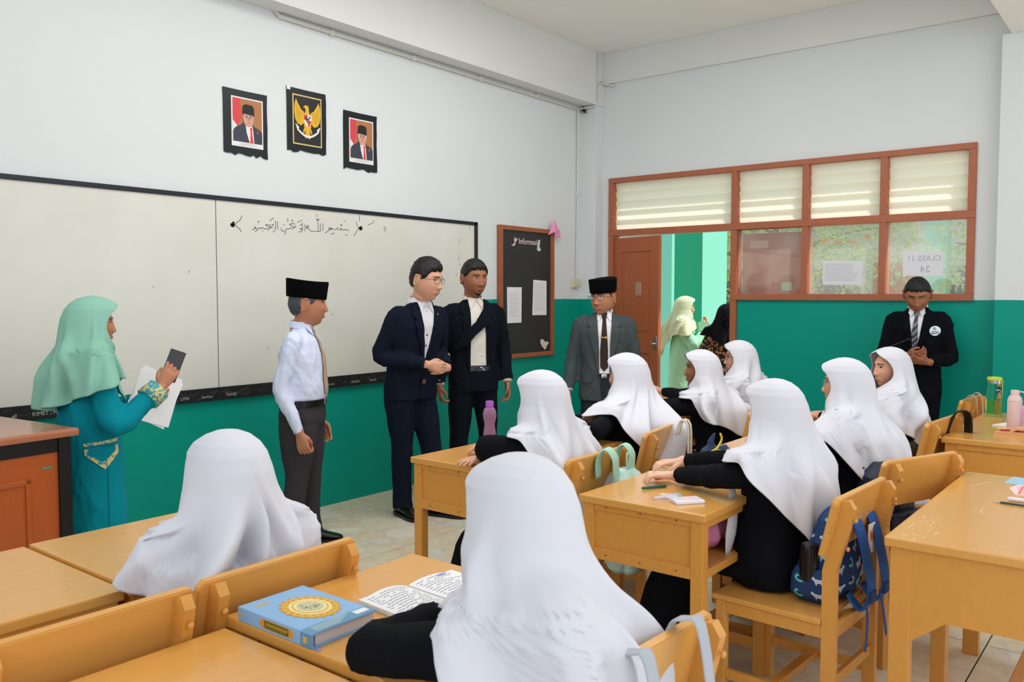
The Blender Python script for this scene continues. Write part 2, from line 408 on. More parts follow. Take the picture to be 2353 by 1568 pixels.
def build_body(root, M, hs, neck_base, torso, arms, legs, lk, vox=.0035, fat=0, nose=1., male=True, hvox=.0032, neck_r=.060):
    """head+neck and hands at fine resolution, the covered trunk and limbs coarser, one mesh"""
    mb, V = head_surface(fat, nose); f = MB(); f.v = [tuple(M @ Vector(p)) for p in mb.v]; f.f = list(mb.f)
    nb = Vector(neck_base)
    f.tube([nb+Vector((0, -.012, -.06)), nb+Vector((0, -.004, 0)), M @ Vector((0, -.022, -.085)), M @ Vector((0, -.02, -.03))], [neck_r*1.12, neck_r*1.05, neck_r, neck_r*.9], 20, sub=3)
    parts = [remesh(f, vox, 1)]
    for a in arms:
        h = MB(); w_ = Vector(a['w']); e = Vector(a['e']); dd = (w_-e).normalized()
        h.tube([w_-dd*.10, w_-dd*.04, w_], [.033, .028, .0255], 14, round_ends=True)
        hand(h, w_, a.get('d', dd), a['n'], a['side'], a.get('curl', .35), a.get('sc', 1), a.get('spread', .06), a.get('thumb', .4))
        parts.append(remesh(h, hvox, 1))
    c = MB(); c.rings(torso, 20)
    for a in arms: c.tube([Vector((a['s'][0]*.9, a['s'][1], a['s'][2])), a['e'], Vector(a['w'])+(Vector(a['e'])-Vector(a['w'])).normalized()*.05], [.030, .024, .020], 10)
    for L in legs: c.tube(L[0], L[1], 12)
    parts.append(remesh(c, .014, 1))
    o = obj('body', join(parts, 'body'), SK[lk], root, True)
    return o, mb, V
def head_matrix(c, yaw=0, pitch=0, roll=0, s=1.):
    return Matrix.Translation(c) @ Matrix.Rotation(R(yaw), 4, 'Z') @ Matrix.Rotation(R(pitch), 4, 'X') @ Matrix.Rotation(R(roll), 4, 'Y') @ Matrix.Scale(s, 4)
def peci(root, M, h=.105, base=.058, tilt=-4):
    T = M @ Matrix.Translation((0, -.008, 0)) @ Matrix.Rotation(R(tilt), 4, 'X'); mb = MB(); rg = []
    for z, k, ins in ((base-.006, 1.0, 0), (base, 1.03, 0), (base+h*.5, 1.06, 0), (base+h-.006, 1.09, 0), (base+h, 1.075, 0), (base+h+.001, 1.02, 0), (base+h-.006, .6, 0), (base+h-.004, .1, 0)):
        rg.append([T @ Vector((.085*k*math.sin(t), .104*k*math.cos(t)+(z-base)*-.03, z+(.006*math.cos(t)**2 if z > base+h*.8 else 0))) for t in np.linspace(0, 2*PI, 41)[:-1]])
    mb.loft(rg); return obj('cap', mb, M_velvet, root, True, 50)
TAB = dict(
 f=[(0,0),(.004,.032),(.015,.064),(.035,.092),(.06,.113),(.085,.119),(.14,.110),(.2,.092),(.25,.088),(.3,.115),(.4,.155),(.6,.2),(.9,.22)],
 s=[(0,0),(.004,.03),(.015,.056),(.035,.079),(.06,.094),(.1,.106),(.15,.118),(.2,.138),(.25,.162),(.3,.188),(.35,.212),(.42,.236),(.6,.275),(.9,.30)],
 b=[(0,0),(.004,.032),(.015,.062),(.035,.09),(.06,.11),(.1,.126),(.15,.136),(.2,.145),(.26,.158),(.34,.176),(.45,.20),(.7,.25),(.9,.27)])
def hijab(name, root, hc, yaw, sc, L=(.40, .42, .58), seed=0, m=None, open_=True, k=1., wide=1., tip=3, bulges=(), fold=1., pitch=0, vn=84, hn=150, odd=(0, 0), chin=0, peak=.010, arms=(), body=(), lift=.05, oa=66, ar=.066, flat=1.):
    """hc head centre; crown .128 above; sc shoulder centre (x,y); L drop of hem front/side/back; odd = extra drop (left, right)"""
    rg = np.random.RandomState(seed); T = {q: (np.array([a for a, b in TAB[q]]), np.array([b for a, b in TAB[q]])) for q in TAB}
    NF = 22; fa = rg.rand(NF)*2*PI; fslope = rg.randn(NF)*1.1; fw = .07+.16*rg.rand(NF); fd0 = .04+.20*rg.rand(NF); fam = (.45+.55*rg.rand(NF))*np.where(rg.rand(NF) < .62, 1, -.8)
    top = hc[2]+.128*k; u = np.linspace(0, 1, hn); th0 = 2*PI*u; cb = -np.cos(th0)
    wf = np.clip(-cb, 0, 1)**2; wb = np.clip(cb, 0, 1)**tip; ws = np.clip(1-wf-wb, 0, 1)
    Lr = L[0]*wf+L[1]*ws+L[2]*wb+odd[0]*np.clip(np.sin(th0), 0, 1)**2+odd[1]*np.clip(-np.sin(th0), 0, 1)**2
    for c0 in (50, 310): Lr -= lift*np.exp(-((np.degrees(th0)-c0)/26)**2)
    Lr += .012*np.sin(3*th0+rg.rand()*6)+.006*np.sin(7*th0+rg.rand()*6)
    ss0 = lambda x: min(1, max(0, x))**2*(3-2*min(1, max(0, x)))
    def rad0(t_, d_):
        c_, s_ = math.cos(t_), math.sin(t_); a_ = np.interp(d_, *T['f' if c_ > 0 else 'b']); b_ = np.interp(d_, *T['s'])
        return 1/math.sqrt((c_/max(a_, 1e-6))**2+(s_/max(b_, 1e-6))**2)*(1+(wide-1)*ss0((d_-.22)/.2))
    Lc = np.full(hn, 9.)
    for a in arms:
        s0, e0, w0 = Vector(a['s']), Vector(a['e']), Vector(a['w'])
        for t in np.linspace(a.get('cover', .62)+.06, 1.9, 26):
            pc = s0.lerp(e0, t) if t < 1 else e0.lerp(w0, t-1)
            for dx in (-.03, 0, .03):
              for up in (.052,):
                p = pc+Vector((dx, 0, up)); d = (top-p.z)/k; ee = sstep((d-.17)/.2)
                px, py = p.x-(hc[0]+(sc[0]-hc[0])*ee), p.y-(hc[1]+(sc[1]-hc[1])*ee); rp = math.hypot(px, py)/k; tp = math.atan2(-px, py) % (2*PI)
                if rp > rad0(tp, d+.02)-.055 and d > .2:
                    dt = np.abs((th0-tp+PI) % (2*PI)-PI); Lc = np.minimum(Lc, max(.24, d-.006)*k+np.clip(dt-.16, 0, 9)*.30)
    Lr = np.minimum(Lr, Lc)
    for _ in range(4): Lr[1:-1] = (Lr[:-2]+2*Lr[1:-1]+Lr[2:])/4
    Lr[0] = Lr[-1] = min(Lr[0], Lr[-1])
    v = np.linspace(0, 1, vn+1)[:, None]; D = Lr[None, :]*v**1.4/k
    q = (D-.140-chin)/.112; to = np.where(np.abs(q) < 1, R(oa)*(1-np.clip(q, -1, 1)**2)**.75, 0) if open_ else 0*D
    TH = to+(2*PI-2*to)*u[None, :]; C, S = np.cos(TH), np.sin(TH)
    rf, rs, rb = [np.interp(D, *T[x]) for x in 'fsb']; ry = np.where(C > 0, rf, rb)
    r = np.where(D > 0, 1/np.sqrt((C/np.maximum(ry, 1e-6))**2+(S/np.maximum(rs, 1e-6))**2), 0)
    ss = lambda x: np.clip(x, 0, 1)**2*(3-2*np.clip(x, 0, 1))
    lo = ss((D-.22)/.2); r = r*(1+(wide-1)*lo); e = ss((D-.17)/.2)
    cx = hc[0]+(sc[0]-hc[0])*e; cy = hc[1]+(sc[1]-hc[1])*e; yw = R(yaw)*(1-e)
    # cloth lies over the upper arms
    req = np.zeros_like(r)
    TB = (TH+yw) % (2*PI)
    for a in arms:
        s0, e0 = Vector(a['s']), Vector(a['e']); ax = (e0-s0).normalized(); n1 = ax.orthogonal().normalized(); n2 = ax.cross(n1)
        for t in np.linspace(-.32, max(.3, a.get('cover', .62)), 18):
            for w_ in np.linspace(0, 2*PI, 15)[:-1]:
                p = s0.lerp(e0, t)+(n1*math.cos(w_)+n2*math.sin(w_))*ar; d = (top-p.z)/k
                ee = sstep((d-.17)/.2); px, py = p.x-(hc[0]+(sc[0]-hc[0])*ee), p.y-(hc[1]+(sc[1]-hc[1])*ee)
                rp = math.hypot(px, py)/k+.012; tp = math.atan2(-px, py) % (2*PI)
                dt = np.abs((TB-tp+PI) % (2*PI)-PI); dd = np.where(D > d, (D-d)*.45, (d-D))
                req = np.maximum(req, np.where((dt < .11) & (dd < .028), rp, 0))
    for p in body:
        d = (top-p[2])/k; ee = sstep((d-.17)/.2); px, py = p[0]-(hc[0]+(sc[0]-hc[0])*ee), p[1]-(hc[1]+(sc[1]-hc[1])*ee)
        rp = math.hypot(px, py)/k+.012; tp = math.atan2(-px, py) % (2*PI); dt = np.abs((TB-tp+PI) % (2*PI)-PI)
        req = np.maximum(req, np.where((dt < .16) & (np.abs(D-d) < .03), rp, 0))
    if len(arms):
        for _ in range(3):
            bl = req.copy(); bl[1:-1] = np.maximum(req[1:-1], .5*(req[:-2]+req[2:])*.995); bl[:, 1:-1] = np.maximum(bl[:, 1:-1], .5*(bl[:, :-2]+bl[:, 2:])*.995); req = bl
        r1 = np.maximum(r, req); g = r1-r
        for _ in range(14):
            g2 = g.copy(); g2[1:-1] = (g[:-2]+2*g[1:-1]+g[2:])/4; g2[:, 1:-1] = (g2[:, :-2]+2*g2[:, 1:-1]+g2[:, 2:])/4; g2[-1] = g2[-2]; g = np.maximum(g2, (r1-r)*.985)
        r = r+g
    fdv = np.zeros_like(r)
    for i in range(NF):
        dt = (TH-fa[i]-fslope[i]*(D-.2)+PI) % (2*PI)-PI; w_ = fw[i]*(1+.6*D)
        fdv += fam[i]*(np.exp(-(dt/w_)**2)-.55*np.exp(-((dt-1.5*w_)/(w_*1.2))**2))*ss((D-fd0[i])/.16)
    amp = (.008+.044*ss((D-.08)/.34))*fold; amp = amp*(1-.75*np.clip(C, 0, 1)*(1-ss((D-.20)/.14)))
    r = r+amp*fdv*ss(D/.05)
    if len(body): r = np.maximum(r, req)
    for (b0, bw, d0, dw, am) in bulges:
        dt = (np.degrees(TH)-b0+180) % 360-180; r = r+am*np.exp(-(dt/bw)**2-((D-d0)/dw)**2)
    x = -r*S*k; y = r*C*k
    if open_: y = y+np.where((C > .2) & (D > .015) & (D < .075), peak*k*np.sin(PI*np.clip((D-.015)/.06, 0, 1))*np.clip(C, 0, 1), 0)
    cw, sw = np.cos(yw), np.sin(yw); X = cx+x*cw-y*sw; Y = cy+x*sw+y*cw; Z = top-D*k
    Z = Z+.0*X
    n = hn; vs = np.stack([X, Y, Z], -1).reshape(-1, 3); fs = [(i*n+j, i*n+j+1, (i+1)*n+j+1, (i+1)*n+j) for i in range(vn) for j in range(n-1)]
    me = bpy.data.meshes.new(name); me.from_pydata(vs.tolist(), [], fs); bm = bmesh.new(); bm.from_mesh(me)
    bmesh.ops.remove_doubles(bm, verts=bm.verts[:], dist=.0006); bmesh.ops.recalc_face_normals(bm, faces=bm.faces[:])
    bm.to_mesh(me); bm.free()
    if pitch:
        Mp = Matrix.Translation(hc) @ Matrix.Rotation(R(pitch), 4, 'X') @ Matrix.Translation(-Vector(hc))
        for v_ in me.vertices:
            wgt = 1-sstep((top-v_.co.z-.12)/.25); v_.co = v_.co.lerp(Mp @ v_.co, wgt)
    t = bpy.data.objects.new('tmp_hijab', me); COL.objects.link(t)
    md = t.modifiers.new('s', 'SOLIDIFY'); md.thickness = .0035; md.offset = -1
    out = bpy.data.meshes.new_from_object(t.evaluated_get(bpy.context.evaluated_depsgraph_get())); bpy.data.objects.remove(t)
    sm(out); return obj(name, out, m or M_white_cloth, root)
def A(s, e, w_, n, side, **k): return dict(s=s, e=e, w=w_, n=n, side=side, **k)

def seated_girl(label, loc, phi, top, head, yaw=0, pitch=0, arms=None, L=(.40, .42, .58), seed=0, lk='light', face=False, glasses=None, odd=(0, 0), bulges=(), wide=1., lean=.08, vox=None, fold=1., sneakers=False, k=1., tip=3, chin=0, knee=.5, lift_=.05, group='girls in white hijabs seated at the desks'):
    """loc = floor under the hips; head=(x,y) offset of the head in the girl's frame"""
    r = thing('person', label, 'person', (loc[0], loc[1], 0), R(phi-90), group)
    hc = Vector((head[0], head[1], top-.128*k)); M = head_matrix(hc, yaw, pitch, 0, .93*k)
    sh = Vector((head[0]*.55, head[1]*.6, top-.30*k)); sz = sh.z
    arms = arms or [A((.15, 0, 0), (.19, .16, .80), (.08, .36, .80), (0, 0, -1), 1), A((-.15, 0, 0), (-.19, .16, .80), (-.06, .36, .80), (0, 0, -1), -1)]
    for a in arms: a['s'] = (sh.x+(.15 if a['s'][0] > 0 else -.15), sh.y, sz-.03); a.setdefault('sc', .88)
    tor = [(.44, 0, -.02, .13, .10), (.6, 0, sh.y*.3, .11, .085), (sz-.15, sh.x*.7, sh.y*.75, .12, .085), (sz-.03, sh.x, sh.y, .12, .07), (sz+.02, sh.x, sh.y, .05, .05)]
    legs = [([(sx*.08, 0, .48), (sx*.08, .38, .46), (sx*.08, .42, .1)], [.035, .03, .03]) for sx in (-1, 1)]
    _, mb, V = build_body(r, M, 1, (sh.x, sh.y, sz+.03), tor, arms, legs, lk, vox or (.0035 if face else .008), male=False, hvox=.0034, neck_r=.045, nose=.85)
    if face or glasses: face_parts(r, V, mb, M, lk, brow=True, glasses=glasses)
    c = MB()
    c.rings([(.437, 0, 0, .175, .135), (.52, 0, -.0, .175, .135), (.62, 0, sh.y*.3-.0, .16, .125), (sz-.18, sh.x*.7, sh.y*.75-.01, .165, .125), (sz-.07, sh.x, sh.y, .165, .105), (sz-.01, sh.x, sh.y, .13, .08), (sz+.03, sh.x, sh.y, .06, .055)], 28)
    hipw = .185
    def sk(p, w_, h_): return (p, w_, h_)
    path = [(0, -.04, .49), (0, .1, .485), (0, .26, .482), (0, .37, .44), (0, .42, .35), (0, .44, .2), (0, .45, .08)]
    c.tube(path, [.17, .175, .175, .17, .175, .19, .20], 26, ry=[.052, .05, .047, .058, .085, .11, .13], up=(0, 0, 1), sub=2, round_ends=False)
    for a in arms:
        e, w_ = Vector(a['e']), Vector(a['w']); dd = (w_-e).normalized()
        c.tube([Vector(a['s'])+Vector((-.04 if a['s'][0] > sh.x else .04, 0, .01)), a['s'], Vector(a['s']).lerp(e, .5), e, e.lerp(w_, .5), w_-dd*.012], [.055, .066, .06, .054, .047, .038], 16, sub=2, round_ends=False)
    obj('dress', remesh(c, .011, 3, .005, .7, seed), M_black, r)
    sh_ = MB()
    for sx in (-1, 1):
        sh_.tube([(sx*.08, .36, .045), (sx*.08, .44, .045), (sx*.085, .56, .035)], [.036, .042, .036], 12, ry=[.045, .04, .028])
    obj('shoe', remesh(sh_, .008, 1), M_leather, r)
    hijab('hijab', r, hc, yaw, (sh.x, sh.y), L, seed, M_white_cloth, True, k, wide, tip, bulges, fold, pitch, odd=odd, chin=chin, lift=lift_, arms=arms, body=[((sh.x if z > sz-.18 else 0)+.178*math.cos(q), sh.y*min(1, max(0, (z-.5)/(sz-.55)))-.0+.142*math.sin(q), z) for z in np.arange(.47, sz-.05, .04) for q in np.linspace(0, 2*PI, 25)[:-1]])
    return r

def shoe_mb(x, y, yaw, s=1.):
    m = MB(); T = Matrix.Translation((x, y, 0)) @ Matrix.Rotation(R(yaw), 4, 'Z')
    sec = [(-.085, .028, .02, .085), (-.06, .035, .02, .10), (0, .037, .02, .095), (.05, .042, .02, .075), (.10, .048, .02, .058), (.15, .046, .02, .046), (.18, .034, .02, .038), (.195, .015, .02, .028)]
    rg = []
    for yy, hw, z0, z1 in sec:
        rg.append([T @ Vector((hw*s*math.copysign(abs(math.cos(t))**.8, math.cos(t)), yy*s, (z0+z1)/2*s+(z1-z0)/2*s*math.copysign(abs(math.sin(t))**.8, math.sin(t)))) for t in np.linspace(0, 2*PI, 21)[:-1]])
    m.loft(rg); so_ = MB(); pl = [(hw*1.1*s*sd, yy*s) for sd, L_ in ((1, sec), (-1, sec[::-1])) for yy, hw, _, _ in L_]
    so_.prism(pl, .0, .022*s, T); so_.box((-.032*s, -.09*s, 0), (.032*s, -.03*s, .028*s), 0, T)
    la = MB()
    for i in range(4): la.tube([T @ Vector((-.018*s, (.035+.016*i)*s, (.090-.0055*i)*s)), T @ Vector((0, (.039+.016*i)*s, (.096-.006*i)*s)), T @ Vector((.018*s, (.035+.016*i)*s, (.090-.0055*i)*s))], .002, 6)
    return m, so_, la
def man(label, loc, phi, s, head, yaw, pitch, arms, lean=0., fat=0., outfit='suit', jm=None, tm=None, sm_=None, lk='tan', feet=((.10, 0, -8), (-.10, 0, 8)), girth=1., V_=None, tie=None, hair=None, beard=None, glasses=None, cap=False, seed=1, smile=0, lids=.5, look=0, lapel=True, jhem=.80, nose=1., capd={}, kneeb=0., hs=1., browm=None, open_low=0):
    r = thing('person', label, 'person', (loc[0], loc[1], 0), R(phi-90))
    Y = lambda z: lean*max(0, z-.95*s)
    hc = Vector(head)*s; hc.y += Y(hc.z); M = head_matrix(hc, yaw, pitch, 0, hs)
    nb = (hc.x*.4, Y(1.45*s)-.005, 1.445*s)
    for a in arms: sx = 1 if a['s'][0] > 0 else -1; a['s'] = (sx*.176*s*girth**.5, Y(1.38*s), 1.368*s); a['e'] = Vector(a['e'])*s; a['w'] = Vector(a['w'])*s
    g = girth
    tor = [(z*s, 0, Y(z*s), rx*s, ry*s) for z, rx, ry in ((.86, .13, .09), (1.0, .12, .085), (1.15, .12, .085), (1.3, .14, .09), (1.39, .13, .07), (1.44, .05, .05))]
    LP = []
    for (fx, fy, fa), sx in zip(feet, (1, -1)):
        LP.append([(sx*.085*s, 0, .86*s), ((sx*.09*s+fx)*.5, fy*.5+kneeb, .47*s), (fx, fy-.03*s, .09*s)])
    _, mb, V = build_body(r, M, 1, nb, tor, arms, [(p, [.075*s, .05*s, .035*s]) for p in LP], lk, fat=fat, nose=nose, neck_r=.058*s)
    face_parts(r, V, mb, M, lk, hair=hair, beard=beard, glasses=glasses, smile=smile, lids=lids, look=look, browm=browm)
    if cap: peci(r, M, **capd)
    # trousers, each leg with its break over the shoe
    t = MB(); t.rings([(z*s, 0, y_+Y(z*s)*.5, rx*s*g, ry*s*g) for z, y_, rx, ry in ((.80, 0, .155, .115), (.86, 0, .168, .125), (.92, 0, .168, .122), (.985, 0, .158, .115), (1.0, 0, .15, .11))], 28)
    for p, (fx, fy, fa), sx in zip(LP, feet, (1, -1)):
        a, b, c = [Vector(q) for q in p]
        t.tube([a+Vector((0, 0, .04)), a+Vector((0, -.005, -.06)), a.lerp(b, .55), b, b.lerp(c, .5), Vector((c.x, c.y+.01, .13*s)), Vector((c.x, c.y+.02, .055*s))], [.085*s*g, .098*s*g, .085*s*g, .073*s, .068*s, .066*s, .070*s], 20, ry=[.1*s*g, .112*s*g, .096*s*g, .082*s, .078*s, .08*s, .088*s], up=(0, 1, 0), sub=3, round_ends=False)
    obj('trousers', remesh(t, .009, 2, .0055, .7, seed+5, .35), tm or M_navy, r)
    for (fx, fy, fa) in feet:
        a, b, l = shoe_mb(fx, fy, fa, s*1.02); so_ = obj('shoe', a, M_leather, r, True); obj('sole', b, M_leather, so_); obj('shoelace', l, M_leather, so_)
    c = MB()
    suit = outfit == 'suit'; hem = jhem if suit else .94
    prof = ([(jhem, .178, .128), (.90, .178, .125), (1.0, .168, .120), (1.08, .165, .118), (1.2, .182, .124), (1.3, .19, .122), (1.37, .178, .1), (1.405, .152, .088), (1.435, .108, .075), (1.46, .078, .066), (1.475, .066, .06)] if suit
            else [(.955, .148, .112), (.99, .166, .126), (1.05, .172, .132), (1.15, .172, .128), (1.28, .176, .118), (1.37, .158, .095), (1.42, .115, .078), (1.45, .075, .062), (1.465, .06, .056)])
    c.rings([(z*s, 0, Y(z*s)+(.004 if z < 1.1 else 0), rx*s*(g if z < 1.4 else g**.3), ry*s*(g if z < 1.4 else 1)) for z, rx, ry in prof], 36)
    for a in arms:
        e, w_ = a['e'], a['w']; S = Vector(a['s']); sx = 1 if S.x > 0 else -1; dd = (w_-e).normalized()
        cu = .015 if suit else .005
        rr = ([.052, .064, .063, .058, .053, .048] if suit else [.045, .062, .060, .054, .045, .036])
        c.tube([S+Vector((-sx*.07, 0, .018))*s, S+Vector((0, 0, -.004)), S.lerp(e, .5), e, e.lerp(w_, .5), w_-dd*cu], [q*s*(g**.5) for q in rr], 18, sub=3, round_ends=False)
    jme = remesh(c, .0085, 3, .0072 if suit else .0065, .75 if suit else .9, seed, .7)
    jo = obj('jacket' if suit else 'shirt', jme, jm or M_navy, r)
    jb = bvh(jme)
    F = Matrix.Translation((0, 0, 0)) @ Matrix(((1, 0, 0, 0), (0, 0, 1, 0), (0, 1, 0, 0), (0, 0, 0, 1)))
    def P(name, poly, off, m, thick=.002, grid=.014, par=None, flip=False):
        return patch(name, [(u*s, v*s) for u, v in poly], jb, F, off, m, par or r, thick, grid, far=.8)
    # cuffs
    if suit:
        for a in arms:
            if a.get('cuff', True):
                dd = (a['w']-a['e']).normalized(); cm = MB(); cm.tube([a['w']-dd*.04, a['w']-dd*.004], [.036*s, .0345*s], 16, round_ends=False); obj('cuff', cm, sm_ or M_shirt, r, True)
    # collar
    ck = MB(); nbv = Vector(nb); hd = M @ Vector((0, -.022, -.085)); ax = (hd-nbv)
    rg = [[Vector((nbv.x+ax.x*t_+rr*math.sin(q), nbv.y+ax.y*t_+rr*math.cos(q)*1.02, nbv.z+dz*s-(.020*s if math.cos(q) > .5 else .0)*math.cos(q)+(.012*s)*max(0, -math.cos(q)))) for q in np.linspace(0, 2*PI, 33)[:-1]] for t_, rr, dz in ((0, .076*s, .0), (.35, .069*s, .042), (.35, .065*s, .042), (0, .068*s, -.005))]
    ck.loft(rg, cap=False); ck.loft([rg[3], rg[0]], cap=False); obj('collar', ck, sm_ or M_shirt, r, True)
    return r, P, jb, M, F, s
# ---------------- structure ----------------
def nodes_mat(name):
    m = bpy.data.materials.new(name); m.use_nodes = True; return m, m.node_tree, m.node_tree.nodes['Principled BSDF']
def wall_mat():
    m, nt, b = nodes_mat('wall paint, green dado under white'); N = nt.nodes.new; Lk = nt.links.new
    tc = N('ShaderNodeTexCoord'); sp = N('ShaderNodeSeparateXYZ'); Lk(tc.outputs['Object'], sp.inputs[0])
    n = N('ShaderNodeTexNoise'); n.inputs['Scale'].default_value = 5; Lk(tc.outputs['Object'], n.inputs['Vector'])
    ad = N('ShaderNodeMath'); ad.operation = 'MULTIPLY_ADD'; Lk(n.outputs[0], ad.inputs[0]); ad.inputs[1].default_value = .012; Lk(sp.outputs[2], ad.inputs[2])
    gt = N('ShaderNodeMath'); gt.operation = 'GREATER_THAN'; gt.inputs[1].default_value = 1.474; Lk(ad.outputs[0], gt.inputs[0])
    n2 = N('ShaderNodeTexNoise'); n2.inputs['Scale'].default_value = 1.3; n2.inputs['Detail'].default_value = 4; Lk(tc.outputs['Object'], n2.inputs['Vector'])
    g = N('ShaderNodeMix'); g.data_type = 'RGBA'; Lk(n2.outputs[0], g.inputs[0]); g.inputs[6].default_value = (*lin((0, 146, 128)), 1); g.inputs[7].default_value = (*lin((0, 156, 138)), 1)
    w_ = N('ShaderNodeMix'); w_.data_type = 'RGBA'; Lk(n2.outputs[0], w_.inputs[0]); w_.inputs[6].default_value = (*lin((217, 221, 222)), 1); w_.inputs[7].default_value = (*lin((225, 229, 231)), 1)
    mx = N('ShaderNodeMix'); mx.data_type = 'RGBA'; Lk(gt.outputs[0], mx.inputs[0]); Lk(g.outputs[2], mx.inputs[6]); Lk(w_.outputs[2], mx.inputs[7]); Lk(mx.outputs[2], b.inputs['Base Color'])
    r = N('ShaderNodeMath'); r.operation = 'MULTIPLY_ADD'; Lk(gt.outputs[0], r.inputs[0]); r.inputs[1].default_value = .35; r.inputs[2].default_value = .45; Lk(r.outputs[0], b.inputs['Roughness'])
    b.inputs['Specular IOR Level'].default_value = .2
    bp = N('ShaderNodeBump'); bp.inputs['Strength'].default_value = .08; n3 = N('ShaderNodeTexNoise'); n3.inputs['Scale'].default_value = 9; n3.inputs['Detail'].default_value = 6
    Lk(tc.outputs['Object'], n3.inputs['Vector']); Lk(n3.outputs[0], bp.inputs['Height']); Lk(bp.outputs[0], b.inputs['Normal']); return m
M_wall = wall_mat()
M_ceil = mat('ceiling paint', (246, 246, 242), .9, var=.02)
M_beam = mat('white beam paint', (226, 227, 227), .85, var=.015)
struct('wall_left', MB().box((-9.6, 0, 0), (.15, .15, 4.0)), M_wall)
wb = MB()
wb.box((0, -.25, 0), (.15, 0, 4)).box((0, -6.2, 0), (.15, -3.5, 4)).box((0, -3.5, 2.655), (.15, -.25, 4)).box((0, -3.5, 0), (.15, -1.60, 1.46))
struct('wall_right', wb, M_wall)
struct('ceiling', MB().box((-10, -8, 3.88), (.15, .15, 4.05)), M_ceil)
struct('trim_1', MB().box((-9.6, -.18, 3.37), (-.002, -.001, 3.879)), M_beam, label='white concrete beam above the whiteboard wall')
struct('trim_2', MB().box((-.03, -3.7, 3.585), (-.001, -.181, 3.879)), M_beam, label='shallow white beam above the window wall')
struct('trim_3', MB().box((-10, -4.15, 3.40), (-.001, -3.72, 3.879)), M_ceil, label='ceiling beam at the right of the room')
struct('trim_4', MB().box((-.135, -.17, 0), (-.001, -.001, 3.369)), M_wall, label='narrow corner column')
struct('trim_5', MB().box((-.11, -4.1, 0), (-.001, -3.66, 3.399)), M_wall, label='column at the right end of the window wall')
# floor: slabs with a printed crazy stone pattern
def floor_mat():
    m, nt, b = nodes_mat('crazy stone printed floor tile '); N = nt.nodes.new; Lk = nt.links.new
    tc = N('ShaderNodeTexCoord'); ge = N('ShaderNodeNewGeometry')
    nz = N('ShaderNodeTexNoise'); nz.inputs['Scale'].default_value = 3; Lk(ge.outputs['Position'], nz.inputs['Vector'])
    va = N('ShaderNodeVectorMath'); va.operation = 'MULTIPLY_ADD'; Lk(nz.outputs['Color'], va.inputs[0]); va.inputs[1].default_value = (.12, .12, 0); Lk(ge.outputs['Position'], va.inputs[2])
    fl = N('ShaderNodeVectorMath'); fl.operation = 'MULTIPLY'; Lk(va.outputs[0], fl.inputs[0]); fl.inputs[1].default_value = (1, 1, 0)
    v1 = N('ShaderNodeTexVoronoi'); v1.feature = 'F1'; v1.inputs['Scale'].default_value = 5.2; Lk(fl.outputs[0], v1.inputs['Vector'])
    v2 = N('ShaderNodeTexVoronoi'); v2.feature = 'DISTANCE_TO_EDGE'; v2.inputs['Scale'].default_value = 5.2; Lk(fl.outputs[0], v2.inputs['Vector'])
    sp = N('ShaderNodeSeparateColor'); Lk(v1.outputs['Color'], sp.inputs[0])
    cr = N('ShaderNodeValToRGB'); e = cr.color_ramp.elements; e[0].color = (*lin((212, 200, 174)), 1); e[1].color = (*lin((222, 214, 196)), 1)
    for p_, c_ in ((.3, (214, 205, 182)), (.6, (216, 196, 172)), (.8, (208, 204, 190))): x = e.new(p_); x.color = (*lin(c_), 1)
    Lk(sp.outputs[0], cr.inputs[0])
    n4 = N('ShaderNodeTexNoise'); n4.inputs['Scale'].default_value = 14; n4.inputs['Detail'].default_value = 8; Lk(ge.outputs['Position'], n4.inputs['Vector'])
    m1 = N('ShaderNodeMix'); m1.data_type = 'RGBA'; m1.blend_type = 'MULTIPLY'; m1.inputs[0].default_value = .45; Lk(cr.outputs[0], m1.inputs[6]); Lk(n4.outputs[0], m1.inputs[7])
    m1b = N('ShaderNodeMix'); m1b.data_type = 'RGBA'; m1b.blend_type = 'OVERLAY'; m1b.inputs[0].default_value = .45; Lk(cr.outputs[0], m1b.inputs[6]); Lk(n4.outputs[0], m1b.inputs[7])
    sm_ = N('ShaderNodeMapRange'); sm_.inputs[1].default_value = .008; sm_.inputs[2].default_value = .03; Lk(v2.outputs[0], sm_.inputs[0])
    gr = N('ShaderNodeMix'); gr.data_type = 'RGBA'; Lk(sm_.outputs[0], gr.inputs[0]); gr.inputs[6].default_value = (*lin((206, 200, 182)), 1); Lk(m1b.outputs[2], gr.inputs[7])
    Lk(gr.outputs[2], b.inputs['Base Color']); b.inputs['Roughness'].default_value = .38; b.inputs['Specular IOR Level'].default_value = .45; return m
M_floor = floor_mat()
fo = struct('floor', MB().box((-10, -8, -.12), (.15, .15, -.012)), mat('floor grout', (96, 88, 74), .9))
tm_ = MB().box((.003, .003, -.012), (.997, .997, 0), .0025).mesh('floor_tile')
for i in range(-7, 1):
    for j in range(-7, 0):
        obj('floor_tile', tm_, M_floor, fo, loc=(i-1.2, j-.15, 0))
tc1 = MB().box((.003, .003, -.012), (.997, .147, 0), .0025).mesh('floor_tile')
tc2 = MB().box((.003, .003, -.012), (.197, .997, 0), .0025).mesh('floor_tile')
for j in range(-7, 0): obj('floor_tile', tc2, M_floor, fo, loc=(-.2, j-.15, 0))
for i in range(-9, 0): obj('floor_tile', tc1, M_floor, fo, loc=(i-.2, -.147, 0))

